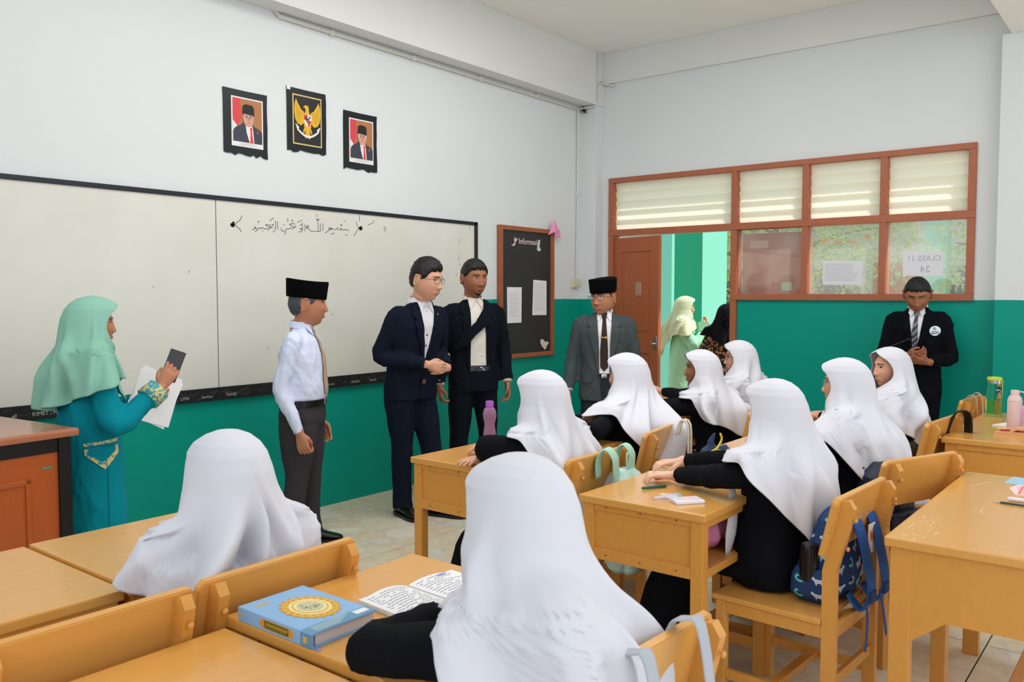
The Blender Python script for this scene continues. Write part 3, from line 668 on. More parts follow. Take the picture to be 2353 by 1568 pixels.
# ---------------- window and door ----------------
M_frame = mat('brown painted frame', (170, 98, 68), .5, var=.10, vscale=7, bump=.1, bscale=30)
M_doorc = mat('orange brown door paint', (176, 96, 60), .45, var=.07, vscale=4)
M_slat = None
def slat_mat():
    m, nt, b = nodes_mat('frosted dusty louvre glass'); N = nt.nodes.new; Lk = nt.links.new
    b.inputs['Base Color'].default_value = (*lin((240, 238, 230)), 1); b.inputs['Roughness'].default_value = .35
    t = N('ShaderNodeBsdfTranslucent'); t.inputs[0].default_value = (*lin((252, 250, 240)), 1); mx = N('ShaderNodeMixShader'); mx.inputs[0].default_value = .72
    Lk(b.outputs[0], mx.inputs[1]); Lk(t.outputs[0], mx.inputs[2]); Lk(mx.outputs[0], nt.nodes['Material Output'].inputs[0]); return m
M_slat = slat_mat()
def pane_mat():
    m, nt, b = nodes_mat('dusty window glass'); N = nt.nodes.new; Lk = nt.links.new
    b.inputs['Base Color'].default_value = (*lin((232, 230, 222)), 1); b.inputs['Roughness'].default_value = .6
    t = N('ShaderNodeBsdfTranslucent'); t.inputs[0].default_value = (*lin((240, 238, 228)), 1); tr = N('ShaderNodeBsdfTransparent'); tr.inputs[0].default_value = (.97, .98, .97, 1)
    gl = N('ShaderNodeBsdfGlossy'); gl.inputs['Roughness'].default_value = .03
    m1 = N('ShaderNodeMixShader'); m1.inputs[0].default_value = .6; Lk(b.outputs[0], m1.inputs[1]); Lk(t.outputs[0], m1.inputs[2])
    nz = N('ShaderNodeTexNoise'); nz.inputs['Scale'].default_value = 4; nz.inputs['Detail'].default_value = 6
    tc = N('ShaderNodeTexCoord'); Lk(tc.outputs['Object'], nz.inputs['Vector'])
    mr = N('ShaderNodeMapRange'); mr.inputs[1].default_value = .3; mr.inputs[2].default_value = .7; mr.inputs[3].default_value = .90; mr.inputs[4].default_value = .76; Lk(nz.outputs[0], mr.inputs[0])
    m2 = N('ShaderNodeMixShader'); Lk(mr.outputs[0], m2.inputs[0]); Lk(m1.outputs[0], m2.inputs[1]); Lk(tr.outputs[0], m2.inputs[2])
    m3 = N('ShaderNodeMixShader'); m3.inputs[0].default_value = .05; Lk(m2.outputs[0], m3.inputs[1]); Lk(gl.outputs[0], m3.inputs[2]); Lk(m3.outputs[0], nt.nodes['Material Output'].inputs[0]); return m
M_pane = pane_mat()
wn = bpy.data.objects.new('window_1', None); COL.objects.link(wn); wn['kind'] = 'structure'; wn['label'] = 'brown framed window with frosted louvres over dusty panes'
def fr(name, a, b): return obj(name, MB().box(a, b, .004), M_frame, wn)
FX0, FX1 = -.025, .10
fr('frame_rail', (FX0, -3.5, 2.61), (FX1, -.25, 2.658)); fr('frame_rail', (FX0-.004, -3.5, 2.09), (FX1, -.25, 2.15)); fr('frame_rail', (FX0-.006, -3.5, 1.462), (FX1, -1.54, 1.515))
for y in (-.25, -1.54, -2.18, -2.81, -3.445):
    fr('frame_post', (FX0, y-.055, 2.15), (FX1, y, 2.61))
    if y < -1.6: fr('frame_post', (FX0, y-.055, 1.515), (FX1, y, 2.09))
fr('frame_post', (FX0, -1.597, 0), (FX1, -1.54, 2.09)); fr('frame_post', (FX0, -.305, 0), (FX1, -.25, 2.09))
bays = [(-.305, -1.54), (-1.595, -2.18), (-2.235, -2.81), (-2.865, -3.445)]
for y0, y1 in bays:
    sl = MB().box((-.0025, y1+.003, -.052), (.0025, y0-.003, .052)).mesh('louvre_slat')
    for k in range(5):
        o = obj('louvre_slat', sl, M_slat, wn, loc=(.035, 0, 2.197+k*.0915)); o.rotation_euler = (0, R(-16), 0)
for y0, y1 in bays[1:]: obj('window_pane', MB().box((.03, y1, 1.515), (.034, y0, 2.09)), M_pane, wn)
def leaf(name, label, loc, rz, hole=False, w_=.625):
    r = bpy.data.objects.new(name, None); COL.objects.link(r); r['kind'] = 'structure'; r['label'] = label; r.location = loc; r.rotation_euler = (0, 0, rz)
    H_ = 2.065; b = MB()   # local: hinge at origin, leaf along -Y, thickness along X
    for y0, y1 in ((0, -.105), (-w_+.105, -w_)): obj('stile', MB().box((-.018, y1, .01), (.018, y0, H_), .002), M_doorc, r)
    for z0, z1 in ((.01, .2), (.95, 1.12) if not hole else (.98, 1.12), (H_-.14, H_)): obj('door_rail', MB().box((-.0175, -w_+.106, z0), (.0175, -.106, z1), .002), M_doorc, r)
    for z0, z1 in ((.2, .95 if not hole else .98), (1.12, H_-.14)):
        p = MB().box((-.008, -w_+.105, z0), (.008, -.105, z1)); p.box((-.014, -w_+.145, z0+.04), (.014, -.145, z1-.04), .005); obj('door_panel', p, M_doorc, r)
    return r
d1 = leaf('door_1', 'orange brown panelled door leaf standing slightly ajar', (.02, -.308, 0), R(-17))
obj('door_sticker', MB().box((-.0195, -.40, 1.50), (-.0175, -.31, 1.63)), mat('faded sticker', (184, 140, 116), .6), d1)
k_ = MB().box((-.030, -.615, 1.0), (-.018, -.585, 1.12), .003); k_.tube([(-.03, -.6, 1.05), (-.055, -.6, 1.05), (-.055, -.55, 1.05)], .006, 8); obj('door_handle', k_, M_silver, d1, True)
d2 = leaf('door_2', 'orange brown door leaf folded back outside the window', (.22, -1.56, 0), R(0))
obj('door_sticker', MB().box((-.0205, -.46, 1.545), (-.018, -.37, 1.62)), mat('pale glass inset', (170, 215, 185), .3), d2)
obj('door_sticker', MB().box((-.0195, -.24, 1.93), (-.018, -.07, 2.0)), mat('faded paper strip', (206, 176, 150), .6), d2)
M_paper = mat('white paper', (236, 236, 240), .8)
M_paper2 = mat('paper seen against the light', (226, 226, 232), .8)
M_ink = mat('grey ink', (120, 122, 132), .8); M_inkl = mat('pale grey ink', (176, 178, 188), .8); M_inkd = mat('dark ink', (40, 40, 44), .8)
# sheets taped to the panes (frame looks towards -X; u runs to the right of the picture = -Y)
FW = frame((.026, 0, 0), (0, -1, 0), (0, 0, 1))
def sheet(label, poly, M, lines, lw, name='paper_sheet', m=M_paper, cat='paper', group=None, ink=None, th=.0012):
    r = obj(name, MB().prism(poly, 0, th, M), m); tag(r, label, cat, group)
    l = MB()
    for (u0, v0, u1, v1) in lines: l.ribbon([(u0, v0), (u1, v1)], lw, M, th, th+.0005)
    if lines: o = obj('print', l, ink or M_ink, r); o['kind'] = 'stuff'
    return r
rnd = random.Random(4)
L1 = [(2.37+.0, 1.765-.0135*i, 2.37+.27*rnd.uniform(.8, 1), 1.762-.0135*i) for i in range(11)]
sheet('printed timetable sheet taped in the middle lower window pane', [(2.352, 1.592), (2.678, 1.587), (2.674, 1.784), (2.352, 1.797)], FW, L1, .003, m=M_paper2, ink=M_inkl)
c11 = sheet('white sheet reading CLASS 11 24 backwards taped in the right-hand pane', [(2.986, 1.659), (3.279, 1.655), (3.277, 1.845), (2.983, 1.860)], FW, [], .003, m=M_paper2)
FT = Matrix(((0, 0, -1, .0245), (1, 0, 0, 0), (0, 1, 0, 0), (0, 0, 0, 1)))
text('lettering', 'CLASS 11', .062, FT @ Matrix.Translation((-3.14, 1.775, 0)), M_inkl, c11); text('lettering', '24', .075, FT @ Matrix.Translation((-3.15, 1.685, 0)), M_inkl, c11)
ga = thing('garland', 'string of orange paper tabs hanging outside the middle pane', 'garland', (.045, 0, 0))
gp = [(-2.24, 2.05), (-2.33, 1.975), (-2.44, 1.942), (-2.55, 1.935), (-2.66, 1.955), (-2.74, 2.0), (-2.80, 2.06)]
obj('string', MB().tube([(0, y, z) for y, z in gp], .002, 6), mat('white string', (225, 222, 214), .8), ga)
M_or = mat('orange paper', (246, 150, 52), .7)
for i, (y, z, a) in enumerate(((-2.36, 1.966, -20), (-2.47, 1.943, -5), (-2.59, 1.944, 8), (-2.70, 1.98, 35))):
    T = Matrix.Translation((0, y, z)) @ Matrix.Rotation(R(a), 4, 'X'); obj('paper_tab', MB().box((-.003, -.03, -.009), (.003, .03, .009), 0, T), M_or, ga)

# ---------------- wall fittings ----------------
FA = frame((0, 0, 0), (1, 0, 0), (0, 0, 1))       # wall A: u = X, v = Z, w = -Y (into the room)
assert FA.to_3x3() @ Vector((0, 0, 1)) == Vector((0, -1, 0))
def wbm():
    m, nt, b = nodes_mat('worn whiteboard enamel'); N = nt.nodes.new; Lk = nt.links.new
    tc = N('ShaderNodeTexCoord'); n = N('ShaderNodeTexNoise'); n.inputs['Scale'].default_value = 1.6; n.inputs['Detail'].default_value = 7; n.inputs['Roughness'].default_value = .6; Lk(tc.outputs['Object'], n.inputs['Vector'])
    cr = N('ShaderNodeValToRGB'); cr.color_ramp.elements[0].position = .3; cr.color_ramp.elements[0].color = (*lin((214, 212, 202)), 1); cr.color_ramp.elements[1].position = .7; cr.color_ramp.elements[1].color = (*lin((226, 224, 216)), 1)
    Lk(n.outputs[0], cr.inputs[0]); Lk(cr.outputs[0], b.inputs['Base Color']); b.inputs['Roughness'].default_value = .42; b.inputs['Specular IOR Level'].default_value = .4; return m
M_wb = wbm()
M_bf = mat('black board frame', (17, 24, 34), .4)
wbd = thing('whiteboard', 'long two-panel whiteboard with black frame and Arabic handwriting on the wall', 'whiteboard', (-4.24, 0, .925))
O = Vector((-4.24, 0, .925)); FWB = Matrix.Translation(-O) @ FA
for x0, x1 in ((-6.72, -4.243), (-4.237, -1.785)): obj('board_panel', MB().prism([(x0, .925), (x1, .925), (x1, 2.10), (x0, 2.10)], .001, .02, FWB), M_wb, wbd)
obj('panel_joint', MB().prism([(-4.245, .925), (-4.235, .925), (-4.235, 2.10), (-4.245, 2.10)], .0, .0155, FWB), mat('grey joint', (90, 90, 88), .8), wbd)
obj('frame_rail', MB().box(Vector((-6.74, -.03, 2.096))-O, Vector((-1.76, -.001, 2.124))-O, .003), M_bf, wbd)
obj('frame_rail', MB().box(Vector((-1.788, -.03, .86))-O, Vector((-1.75, -.001, 2.124))-O, .003), M_bf, wbd)
tr = obj('tray', MB().box(Vector((-6.74, -.032, .845))-O, Vector((-1.75, -.001, .925))-O, .003), mat('scuffed black trim', (16, 17, 20), .6, var=.5, vscale=40), wbd)
M_chalk = mat('white correction pen', (178, 180, 180), .8)
TRM = FWB @ Matrix.Translation((0, 0, .0322))
for x, s_, sz in ((-5.27, 'KIMET , NEA', .03), (-5.44, 'ell', .028), (-4.72, 'Raw,Ccpy,Dayat WAHYU', .019), (-4.48, 'LYFA', .026), (-4.33, 'SweGoo', .022), (-4.16, 'Family', .03), (-3.13, 'IKASARI', .022), (-3.36, 'nur aini', .022), (-2.96, 'Kelas B', .022), (-3.6, 'adel', .02), (-5.65, 'vivi', .03)):
    text('handwriting', s_, sz, TRM @ Matrix.Translation((x, .866, 0)), M_chalk, tr)
sc_ = MB(); rr = random.Random(8)
for k in range(70):
    x = rr.uniform(-5.5, -2.8); z = .858+rr.random()*.05; pts = [(x, z)]
    for q in range(rr.randint(2, 5)): pts.append((pts[-1][0]+rr.uniform(.004, .018), z+rr.uniform(-.012, .014)))
    sc_.ribbon(pts, .0016, TRM)
o = obj('scribble', sc_, mat('faded scribble', (92, 94, 96), .8), tr); o['kind'] = 'stuff'
STR = [[(-3.171,1.979),(-3.176,1.970),(-3.194,1.973),(-3.205,1.977),(-3.214,1.971),(-3.230,1.972),(-3.238,1.984),(-3.246,1.971),(-3.262,1.972),(-3.272,1.985),(-3.280,1.971),(-3.308,1.969),(-3.325,1.979),(-3.339,1.967),(-3.353,1.970),(-3.342,1.981),(-3.325,1.972),(-3.364,1.952),(-3.383,1.941)],[(-3.301,1.946),(-3.333,1.934)],[(-3.198,1.935),(-3.180,1.940)],[(-3.237,2.008),(-3.245,2.003),(-3.235,2.001),(-3.229,2.009)],[(-3.213,2.030),(-3.200,2.037)],[(-3.402,2.004),(-3.401,1.955)],[(-3.423,2.003),(-3.423,1.951),(-3.436,1.948),(-3.442,1.950),(-3.445,2.015)],[(-3.442,1.950),(-3.473,1.946),(-3.506,1.946),(-3.532,1.963),(-3.547,1.976),(-3.532,1.984),(-3.524,1.975),(-3.539,1.967),(-3.549,1.965)],[(-3.457,2.035),(-3.454,2.022),(-3.446,2.031),(-3.443,2.022),(-3.434,2.037)],[(-3.456,2.064),(-3.454,2.049)],[(-3.557,1.991),(-3.557,1.943)],[(-3.579,2.000),(-3.578,1.961),(-3.598,1.955),(-3.578,1.953),(-3.588,1.939),(-3.614,1.933)],[(-3.583,2.016),(-3.618,1.999)],[(-3.597,1.985),(-3.592,1.981),(-3.586,1.989)],[(-3.639,1.986),(-3.665,1.989),(-3.681,1.979),(-3.654,1.966),(-3.633,1.970),(-3.656,1.955),(-3.678,1.957),(-3.688,1.950),(-3.704,1.950),(-3.716,1.944),(-3.723,1.934),(-3.742,1.930),(-3.754,1.942),(-3.750,1.955)],[(-3.735,1.976),(-3.730,1.973)],[(-3.699,2.020),(-3.698,1.999)],[(-3.664,2.013),(-3.658,2.005),(-3.668,2.001)],[(-3.712,1.929),(-3.731,1.912)],[(-3.687,1.983),(-3.684,1.979)],[(-3.781,1.992),(-3.780,1.943)],[(-3.798,1.996),(-3.797,1.952),(-3.802,1.937),(-3.819,1.920)],[(-3.812,2.015),(-3.842,1.993)],[(-3.821,1.970),(-3.824,1.965),(-3.817,1.966),(-3.814,1.974)],[(-3.818,1.951),(-3.837,1.950),(-3.870,1.959),(-3.876,1.967),(-3.836,1.966),(-3.835,1.950),(-3.852,1.940),(-3.879,1.938),(-3.903,1.946),(-3.915,1.936),(-3.927,1.944),(-3.939,1.931),(-3.953,1.943),(-3.962,1.947),(-3.954,1.938),(-3.965,1.929),(-3.980,1.931)],[(-3.939,1.926),(-3.957,1.916)],[(-3.933,1.987),(-3.929,1.978),(-3.925,1.984)],[(-3.856,1.933),(-3.854,1.929)],[(-3.896,1.927),(-3.903,1.923)],[(-4.054,2.011),(-4.063,1.988),(-4.094,1.963),(-4.106,1.952),(-4.084,1.934),(-4.067,1.921),(-4.061,1.909)],[(-3.098,2.038),(-3.087,2.013),(-3.073,1.997),(-3.084,1.980),(-3.118,1.936)],[(-3.064,2.091),(-3.067,2.046)],[(-2.921,2.059),(-2.940,2.037),(-2.985,2.023)],[(-2.822,2.019),(-2.821,1.987)],[(-2.808,2.020),(-2.806,1.985)]]
FL = [[(-4.133,1.956),(-4.112,1.940)],[(-4.111,1.965),(-4.130,1.941)],[(-4.120,1.967),(-4.120,1.938)],[(-4.135,1.947),(-4.109,1.952)],[(-3.068,1.998),(-3.043,1.985)],[(-3.045,2.006),(-3.063,1.982)],[(-3.056,2.005),(-3.056,1.981)],[(-3.068,1.992),(-3.041,1.995)]]
MK = FWB @ Matrix.Translation((0, 0, .0202))
mk = MB(); [mk.ribbon(s_, .0042, MK) for s_ in STR]; obj('handwriting', mk, mat('grey marker', (96, 96, 98), .8), wbd, loc=(0, 0, 0))['label'] = 'Arabic line in grey marker'
fk = MB(); [fk.ribbon(s_, .010, MK) for s_ in FL]; obj('flower_doodle', fk, M_inkd, wbd)
ms = MB(); rr = random.Random(3)
for x, z, L_ in ((-1.99, 1.79, .05), (-1.97, 1.75, .02), (-2.02, 1.66, .025), (-1.93, 1.745, .03), (-1.86, 1.78, .02), (-3.33, 1.36, .012), (-3.87, 1.15, .012), (-4.66, 1.55, .006), (-4.43, 1.64, .012), (-1.98, 1.93, .04), (-1.90, 1.56, .03), (-2.2, 1.5, .015), (-1.85, 2.06, .03), (-2.7, 1.2, .012)):
    ms.ribbon([(x, z), (x+rr.uniform(.2, 1)*L_*.5, z+L_)], .004, MK)
o = obj('ink_mark', ms, M_ink, wbd); o['kind'] = 'stuff'
# notice blackboard
bb = thing('notice_board', 'black notice board in a brown wooden frame with two papers beside the corner', 'board', (-1.05, 0, .935)); O2 = Vector((-1.05, 0, .935)); FB = Matrix.Translation(-O2) @ FA
M_bbf = mat('worn orange wood frame', (158, 92, 58), .55, var=.25, vscale=12)
obj('board_panel', MB().prism([(-1.44, .95), (-.665, .95), (-.665, 2.105), (-1.44, 2.105)], .001, .022, FB), mat('chalky black board', (44, 47, 48), .6, var=.25, vscale=3), bb)
for a, b_ in (((-1.465, -.04, .935), (-1.42, 0, 2.125)), ((-.69, -.04, .935), (-.645, 0, 2.125)), ((-1.42, -.038, .935), (-.69, 0, .975)), ((-1.42, -.038, 2.085), (-.69, 0, 2.125))):
    obj('frame_rail', MB().box(Vector(a)-O2, Vector(b_)-O2, .004), M_bbf, bb)
for x in (-1.24, -.83): obj('hook', MB().tube([(x+1.05, -.008, 2.12-.935), (x+1.05, -.008, 2.15-.935)], .005, 8), M_silver, bb)
FBo = Matrix.Translation((0, -.0235, 0)) @ FA
def tbl(u0, v0, u1, v1, n): return [(u0, v1+(v0-v1)*i/n, u1-(u1-u0)*(.25 if i % 3 == 1 else 0), v1+(v0-v1)*i/n) for i in range(n)]
sheet('white printed notice taped on the lower left of the notice board', [(-1.345, 1.255), (-1.14, 1.255), (-1.135, 1.577), (-1.35, 1.577)], FBo, tbl(-1.32, 1.3, -1.17, 1.52, 12), .003, ink=M_inkl)
sheet('white printed table taped higher on the right of the notice board', [(-.975, 1.32), (-.753, 1.318), (-.753, 1.64), (-.96, 1.648)], FBo, tbl(-.95, 1.35, -.775, 1.61, 16), .003, ink=M_inkl)
M_pink = mat('pink paper', (240, 150, 190), .7); M_pinkl = mat('pale pink paper', (226, 190, 196), .8); M_mintp = mat('pale mint paper', (196, 214, 200), .8)
hd = thing('paper_letters', 'pale pink cut-out heading glued at the top of the notice board', 'letters', (-1.04, -.023, 1.98))
text('lettering', 'Informasi', .075, frame((0, 0, 0), (1, 0, 0), (0, 0, 1)) @ Matrix.Translation((0, -.01, 0)), M_pinkl, hd, .002)
def blob(pts, M, h, m, name, label, cat): o = obj(name, MB().prism(pts, 0, h, M), m); return tag(o, label, cat)
blob([(-1.29, 1.955), (-1.26, 1.945), (-1.235, 1.955), (-1.225, 1.985), (-1.205, 2.0), (-1.2, 2.02), (-1.225, 2.01), (-1.235, 2.03), (-1.25, 2.0), (-1.24, 1.98), (-1.262, 1.962)], FBo, .002, M_pinkl, 'paper_cutout', 'small pink paper squiggle left of the heading on the notice board', 'paper')
blob([(-.905, 1.925), (-.87, 1.912), (-.845, 1.925), (-.85, 1.945), (-.868, 1.95), (-.862, 1.985), (-.855, 2.02), (-.885, 2.02), (-.895, 1.98)], FBo, .002, M_mintp, 'paper_cutout', 'small pale green paper boot right of the heading on the notice board', 'paper')
blob([(-.85, 1.06), (-.84, 1.095), (-.80, 1.085), (-.775, 1.065), (-.73, 1.065), (-.715, 1.045), (-.745, 1.03), (-.76, 1.0), (-.785, .99), (-.80, 1.01), (-.82, 1.02)], FBo, .002, mat('torn paper', (222, 208, 200), .9), 'torn_paper', 'torn scrap of white paper at the bottom right of the notice board', 'paper')
pk = thing('paper_plane', 'pink folded paper plane stuck on the notice board corner', 'paper plane', (-.66, -.045, 2.10))
pf = MB(); pf.add([(-.10, 0, -.03), (-.02, -.02, .12), (.05, -.01, .035), (-.015, -.035, .01)], [(0, 1, 3), (1, 2, 3), (0, 3, 2)]); obj('wing', pf, M_pink, pk)
pf = MB(); pf.add([(0, -.02, .02), (.045, -.03, .03), (.10, -.01, -.06), (.02, -.01, -.035), (-.03, -.02, -.07)], [(0, 1, 2), (0, 2, 3), (0, 3, 4)]); obj('tail', pf, M_pink, pk)
sw = thing('wall_socket', 'cream switch and socket plate on the wall above the green dado', 'socket', (-.25, 0, 1.625)); M_cream = mat('cream plastic', (214, 206, 180), .4)
obj('plate', MB().box((-.065, -.035, -.045), (.065, 0, .045), .006), M_cream, sw); obj('switch', MB().box((-.055, -.04, -.03), (-.008, -.034, .03), .003), M_cream, sw)
obj('socket_ring', MB().lathe([(.024, 0), (.024, .006), (.018, .006), (.017, .001), (.001, .001)], n=20, M=Matrix.Translation((.032, -.035, 0)) @ Matrix.Rotation(R(90), 4, 'X')), M_cream, sw)
M_pipe = mat('white conduit', (216, 215, 208), .5)
def pipe(label, pts, r_=.013, clips=()):
    t = thing('conduit', label, 'pipe', pts[0]); P0 = Vector(pts[0]); obj('pipe', MB().tube([Vector(p)-P0 for p in pts], r_, 10), M_pipe, t, True)
    for c_ in clips: obj('clip', MB().box(Vector(c_)-P0-Vector((.012, .016, .02)), Vector(c_)-P0+Vector((.012, .014, .02)), .003), M_pipe, t)
pipe('white conduit running under the beam above the whiteboard', [(-3.70, -.19, 3.50), (-3.74, -.19, 3.46), (-3.80, -.10, 3.42), (-3.80, -.016, 3.39), (-3.74, -.016, 3.345), (-3.6, -.016, 3.343), (-.24, -.016, 3.335)], .014, [(x, -.016, 3.34) for x in (-3.3, -2.5, -1.7, -.9)])
pipe('white vertical conduit dropping to the wall socket', [(-.225, -.016, 3.335), (-.225, -.016, 2.4), (-.24, -.016, 1.67)], .010, [(-.225, -.016, 2.5)])
pipe('white conduit bent around the corner column', [(-.13, -.19, 3.86), (-.13, -.19, 3.60), (-.13, -.19, 3.56), (-.06, -.19, 3.60), (-.02, -.20, 3.585), (-.016, -.30, 3.56)], .012)
pipe('short white conduit elbow beside the beam end', [(-.13, -.19, 3.54), (-.13, -.19, 3.40), (-.15, -.16, 3.355), (-.20, -.02, 3.34)], .009)
cb = MB(); rr = random.Random(5)
for k in range(7): cb.tube([(-.17+rr.uniform(-.03, .03), -.04+rr.uniform(-.03, .0), 3.33+rr.uniform(-.03, .03)) for _ in range(4)], .003, 6, sub=4)
tag(obj('cable_tangle', cb, M_leather), 'tangle of black cable at the beam end by the corner', 'cable')

# three framed prints
M_bt = mat('glossy black tape', (18, 27, 32), .3)
def print_poly(par, name, poly, M, h, m): return obj(name, MB().prism(poly, h, h+.0006, M), m, par)
def ragged(x0, z0, x1, z1, seed):
    rr = random.Random(seed); p = [(x0, z1), ]; n = 12
    p = [(x0+rr.uniform(-.003, .003), z1)]; p += [(x0, z1+(z0-z1)*k/5) for k in range(1, 5)]
    p += [(x0+(x1-x0)*k/n+rr.uniform(-.006, .006)*(0 < k < n), z0+rr.uniform(-.012, .008)) for k in range(n+1)]
    p += [(x1+rr.uniform(-.005, .005), z0+(z1-z0)*k/6) for k in range(1, 6)]; p += [(x1, z1), ((x0+x1)/2, z1-.002)]; return p
def base_print(label, x0, z0, x1, z1, seed, th=.008):
    o = Vector(((x0+x1)/2, 0, z0)); r = thing('framed_print', label, 'picture', o, group=None); M = Matrix.Translation(-o) @ FA
    obj('border', MB().prism(ragged(x0, z0, x1, z1, seed), .001, th, M), M_bt, r); return r, M
def ell(cx, cz, a, b, n=20, t0=0, t1=2*PI): return [(cx+a*math.cos(t0+(t1-t0)*i/n), cz+b*math.sin(t0+(t1-t0)*i/n)) for i in range(n)]
cols = dict(red=mat('print red', (216, 66, 76), .5), tan=mat('print tan', (178, 118, 72), .5), white=mat('print white', (232, 228, 228), .5), suit=mat('print dark suit', (56, 60, 76), .5), skin=mat('print skin', (208, 160, 140), .5), cap=mat('print black cap', (24, 22, 24), .5), tie=mat('print red tie', (228, 62, 58), .5), sh=mat('print shadow skin', (176, 122, 104), .5))
def portrait(label, x0, z0, x1, z1, px0, pz0, px1, pz1, seed, old=False):
    r, M = base_print(label, x0, z0, x1, z1, seed); W = px1-px0; H_ = pz1-pz0; q = lambda u, v: (px0+u*W, pz0+v*H_)
    pp = lambda l: [q(u, v) for u, v in l]; pr = lambda n, l, h, c: print_poly(r, n, pp(l), M, h, cols[c])
    pr('print_paper', [(0, 0), (1, 0), (1, 1), (0, 1)], .008, 'white')
    pr('print_background', [(.04, .1), (.96, .1), (.96, .97), (.04, .97)], .0087, 'tan')
    pr('print_flag', [(.04, .42), (.20, .42), (.30, .6), (.27, .97), (.04, .97)], .0094, 'red'); pr('print_flag_white', [(.04, .3), (.22, .3), (.16, .42), (.04, .52)], .0101, 'white')
    pr('print_suit', [(.06, .1), (.96, .1), (.96, .33), (.9, .38), (.68, .45), (.62, .50), (.36, .50), (.32, .46), (.12, .38), (.06, .33)], .0108, 'suit')
    pr('print_shirt', [(.55, .1), (.7, .1), (.66, .4), (.62, .49), (.42, .50), (.46, .3)], .0115, 'white')
    pr('print_tie', [(.57, .1), (.67, .1), (.63, .33), (.65, .40), (.56, .41), (.58, .34)], .0122, 'tie')
    cx, cz = .52, .58; a, b = .165, .155
    pr('print_neck', [(.42, .43), (.62, .43), (.62, .55), (.42, .55)], .0122, 'sh')
    print_poly(r, 'print_face', [q(cx+a*math.cos(t), cz+b*math.sin(t)*(1.0 if math.sin(t) > 0 else 1.05)) for t in np.linspace(0, 2*PI, 25)[:-1]], M, .0129, cols['skin'])
    for s_ in (-1, 1):
        pr('print_eye', [(cx+s_*.06-.035, .60), (cx+s_*.06+.035, .60), (cx+s_*.06+.03, .615), (cx+s_*.06-.03, .615)], .0136, 'cap'); pr('print_brow', [(cx+s_*.065-.045, .635), (cx+s_*.065+.045, .635), (cx+s_*.065+.04, .645), (cx+s_*.065-.04, .645)], .0136, 'cap')
        pr('print_ear', [(cx+s_*.16, .55), (cx+s_*.19, .57), (cx+s_*.19, .62), (cx+s_*.16, .62)], .0126, 'sh')
    pr('print_nose', [(cx-.03, .545), (cx+.03, .545), (cx+.012, .6), (cx-.012, .6)], .0136, 'sh'); pr('print_mouth', [(cx-.055, .497), (cx+.055, .497), (cx+.04, .508), (cx-.04, .508)], .0136, 'tie' if not old else 'sh')
    if old:
        pr('print_hair', [(cx-.165, .58), (cx-.14, .58), (cx-.14, .66), (cx-.165, .66)], .0136, 'white'); pr('print_hair', [(cx+.165, .58), (cx+.14, .58), (cx+.14, .66), (cx+.165, .66)], .0136, 'white')
    pr('print_cap', [(cx-.19, .68), (cx+.185, .655), (cx+.17, .82), (cx+.12, .86), (cx-.08, .87), (cx-.165, .84)], .0143, 'cap')
    pr('print_pin', [(.79, .3), (.83, .3), (.83, .36), (.79, .36)], .0122, 'tie')
    ln = MB(); [ln.ribbon([q(.3, .062), q(.72, .062)], .003, M, .0088, .0092), ln.ribbon([q(.22, .035), q(.82, .035)], .002, M, .0088, .0092)]; obj('caption', ln, M_inkl, r)
portrait('black bordered portrait of a man in cap, left of the eagle emblem', -4.165, 2.405, -3.84, 2.81, -4.11, 2.453, -3.875, 2.766, 1)
portrait('smaller black bordered portrait of an older man in cap, right of the eagle', -3.195, 2.42, -2.875, 2.83, -3.145, 2.468, -2.913, 2.784, 2, True)
gr, GM = base_print('black print with golden eagle emblem between the two portraits', -3.682, 2.485, -3.355, 2.905, 3)
M_gy = mat('print gold', (226, 178, 38), .5); M_gy2 = mat('print dark gold', (190, 138, 24), .5); M_gp = mat('print pale gold', (222, 196, 124), .5); M_bk = mat('print black', (30, 30, 34), .5); M_grn = mat('print green', (20, 120, 70), .5)
cx = -3.515; cz = 2.70
for (a, b_, c_, d_) in ((-3.638, 2.529, -3.393, 2.865),):
    print_poly(gr, 'print_border', [(a, b_), (c_, b_), (c_, d_), (a, d_)], GM, .008, M_gp); print_poly(gr, 'print_background', [(a+.009, b_+.009), (c_-.009, b_+.009), (c_-.009, d_-.009), (a+.009, d_-.009)], GM, .0087, M_bk)
for s_ in (-1, 1):
    wing = [(cx+s_*.018, cz+.02), (cx+s_*.03, cz+.055), (cx+s_*.055, cz+.07), (cx+s_*.085, cz+.115), (cx+s_*.095, cz+.135), (cx+s_*.108, cz+.10), (cx+s_*.111, cz+.05), (cx+s_*.104, cz+.0), (cx+s_*.085, cz-.03), (cx+s_*.055, cz-.04), (cx+s_*.03, cz-.02)]
    print_poly(gr, 'print_wing', wing, GM, .0094, M_gy)
    fe = MB()
    for k in range(9): fe.ribbon([(cx+s_*(.03+.004*k), cz+.045-.008*k), (cx+s_*(.07+.004*math.sin(k)), cz+.06-.010*k), (cx+s_*(.098-.001*k), cz+.10-.014*k)], .0022, GM, .0101, .0105)
    obj('print_feathers', fe, M_gy2, gr)['kind'] = 'stuff'
    print_poly(gr, 'print_leg', [(cx+s_*.012, cz-.05), (cx+s_*.03, cz-.055), (cx+s_*.04, cz-.085), (cx+s_*.03, cz-.09)], GM, .0094, M_gy)
print_poly(gr, 'print_body', [(cx-.02, cz+.06), (cx-.026, cz+.03), (cx-.03, cz-.04), (cx-.018, cz-.07), (cx-.022, cz-.125), (cx, cz-.118), (cx+.022, cz-.128), (cx+.018, cz-.07), (cx+.03, cz-.04), (cx+.026, cz+.03), (cx+.014, cz+.06)], GM, .0095, M_gy)
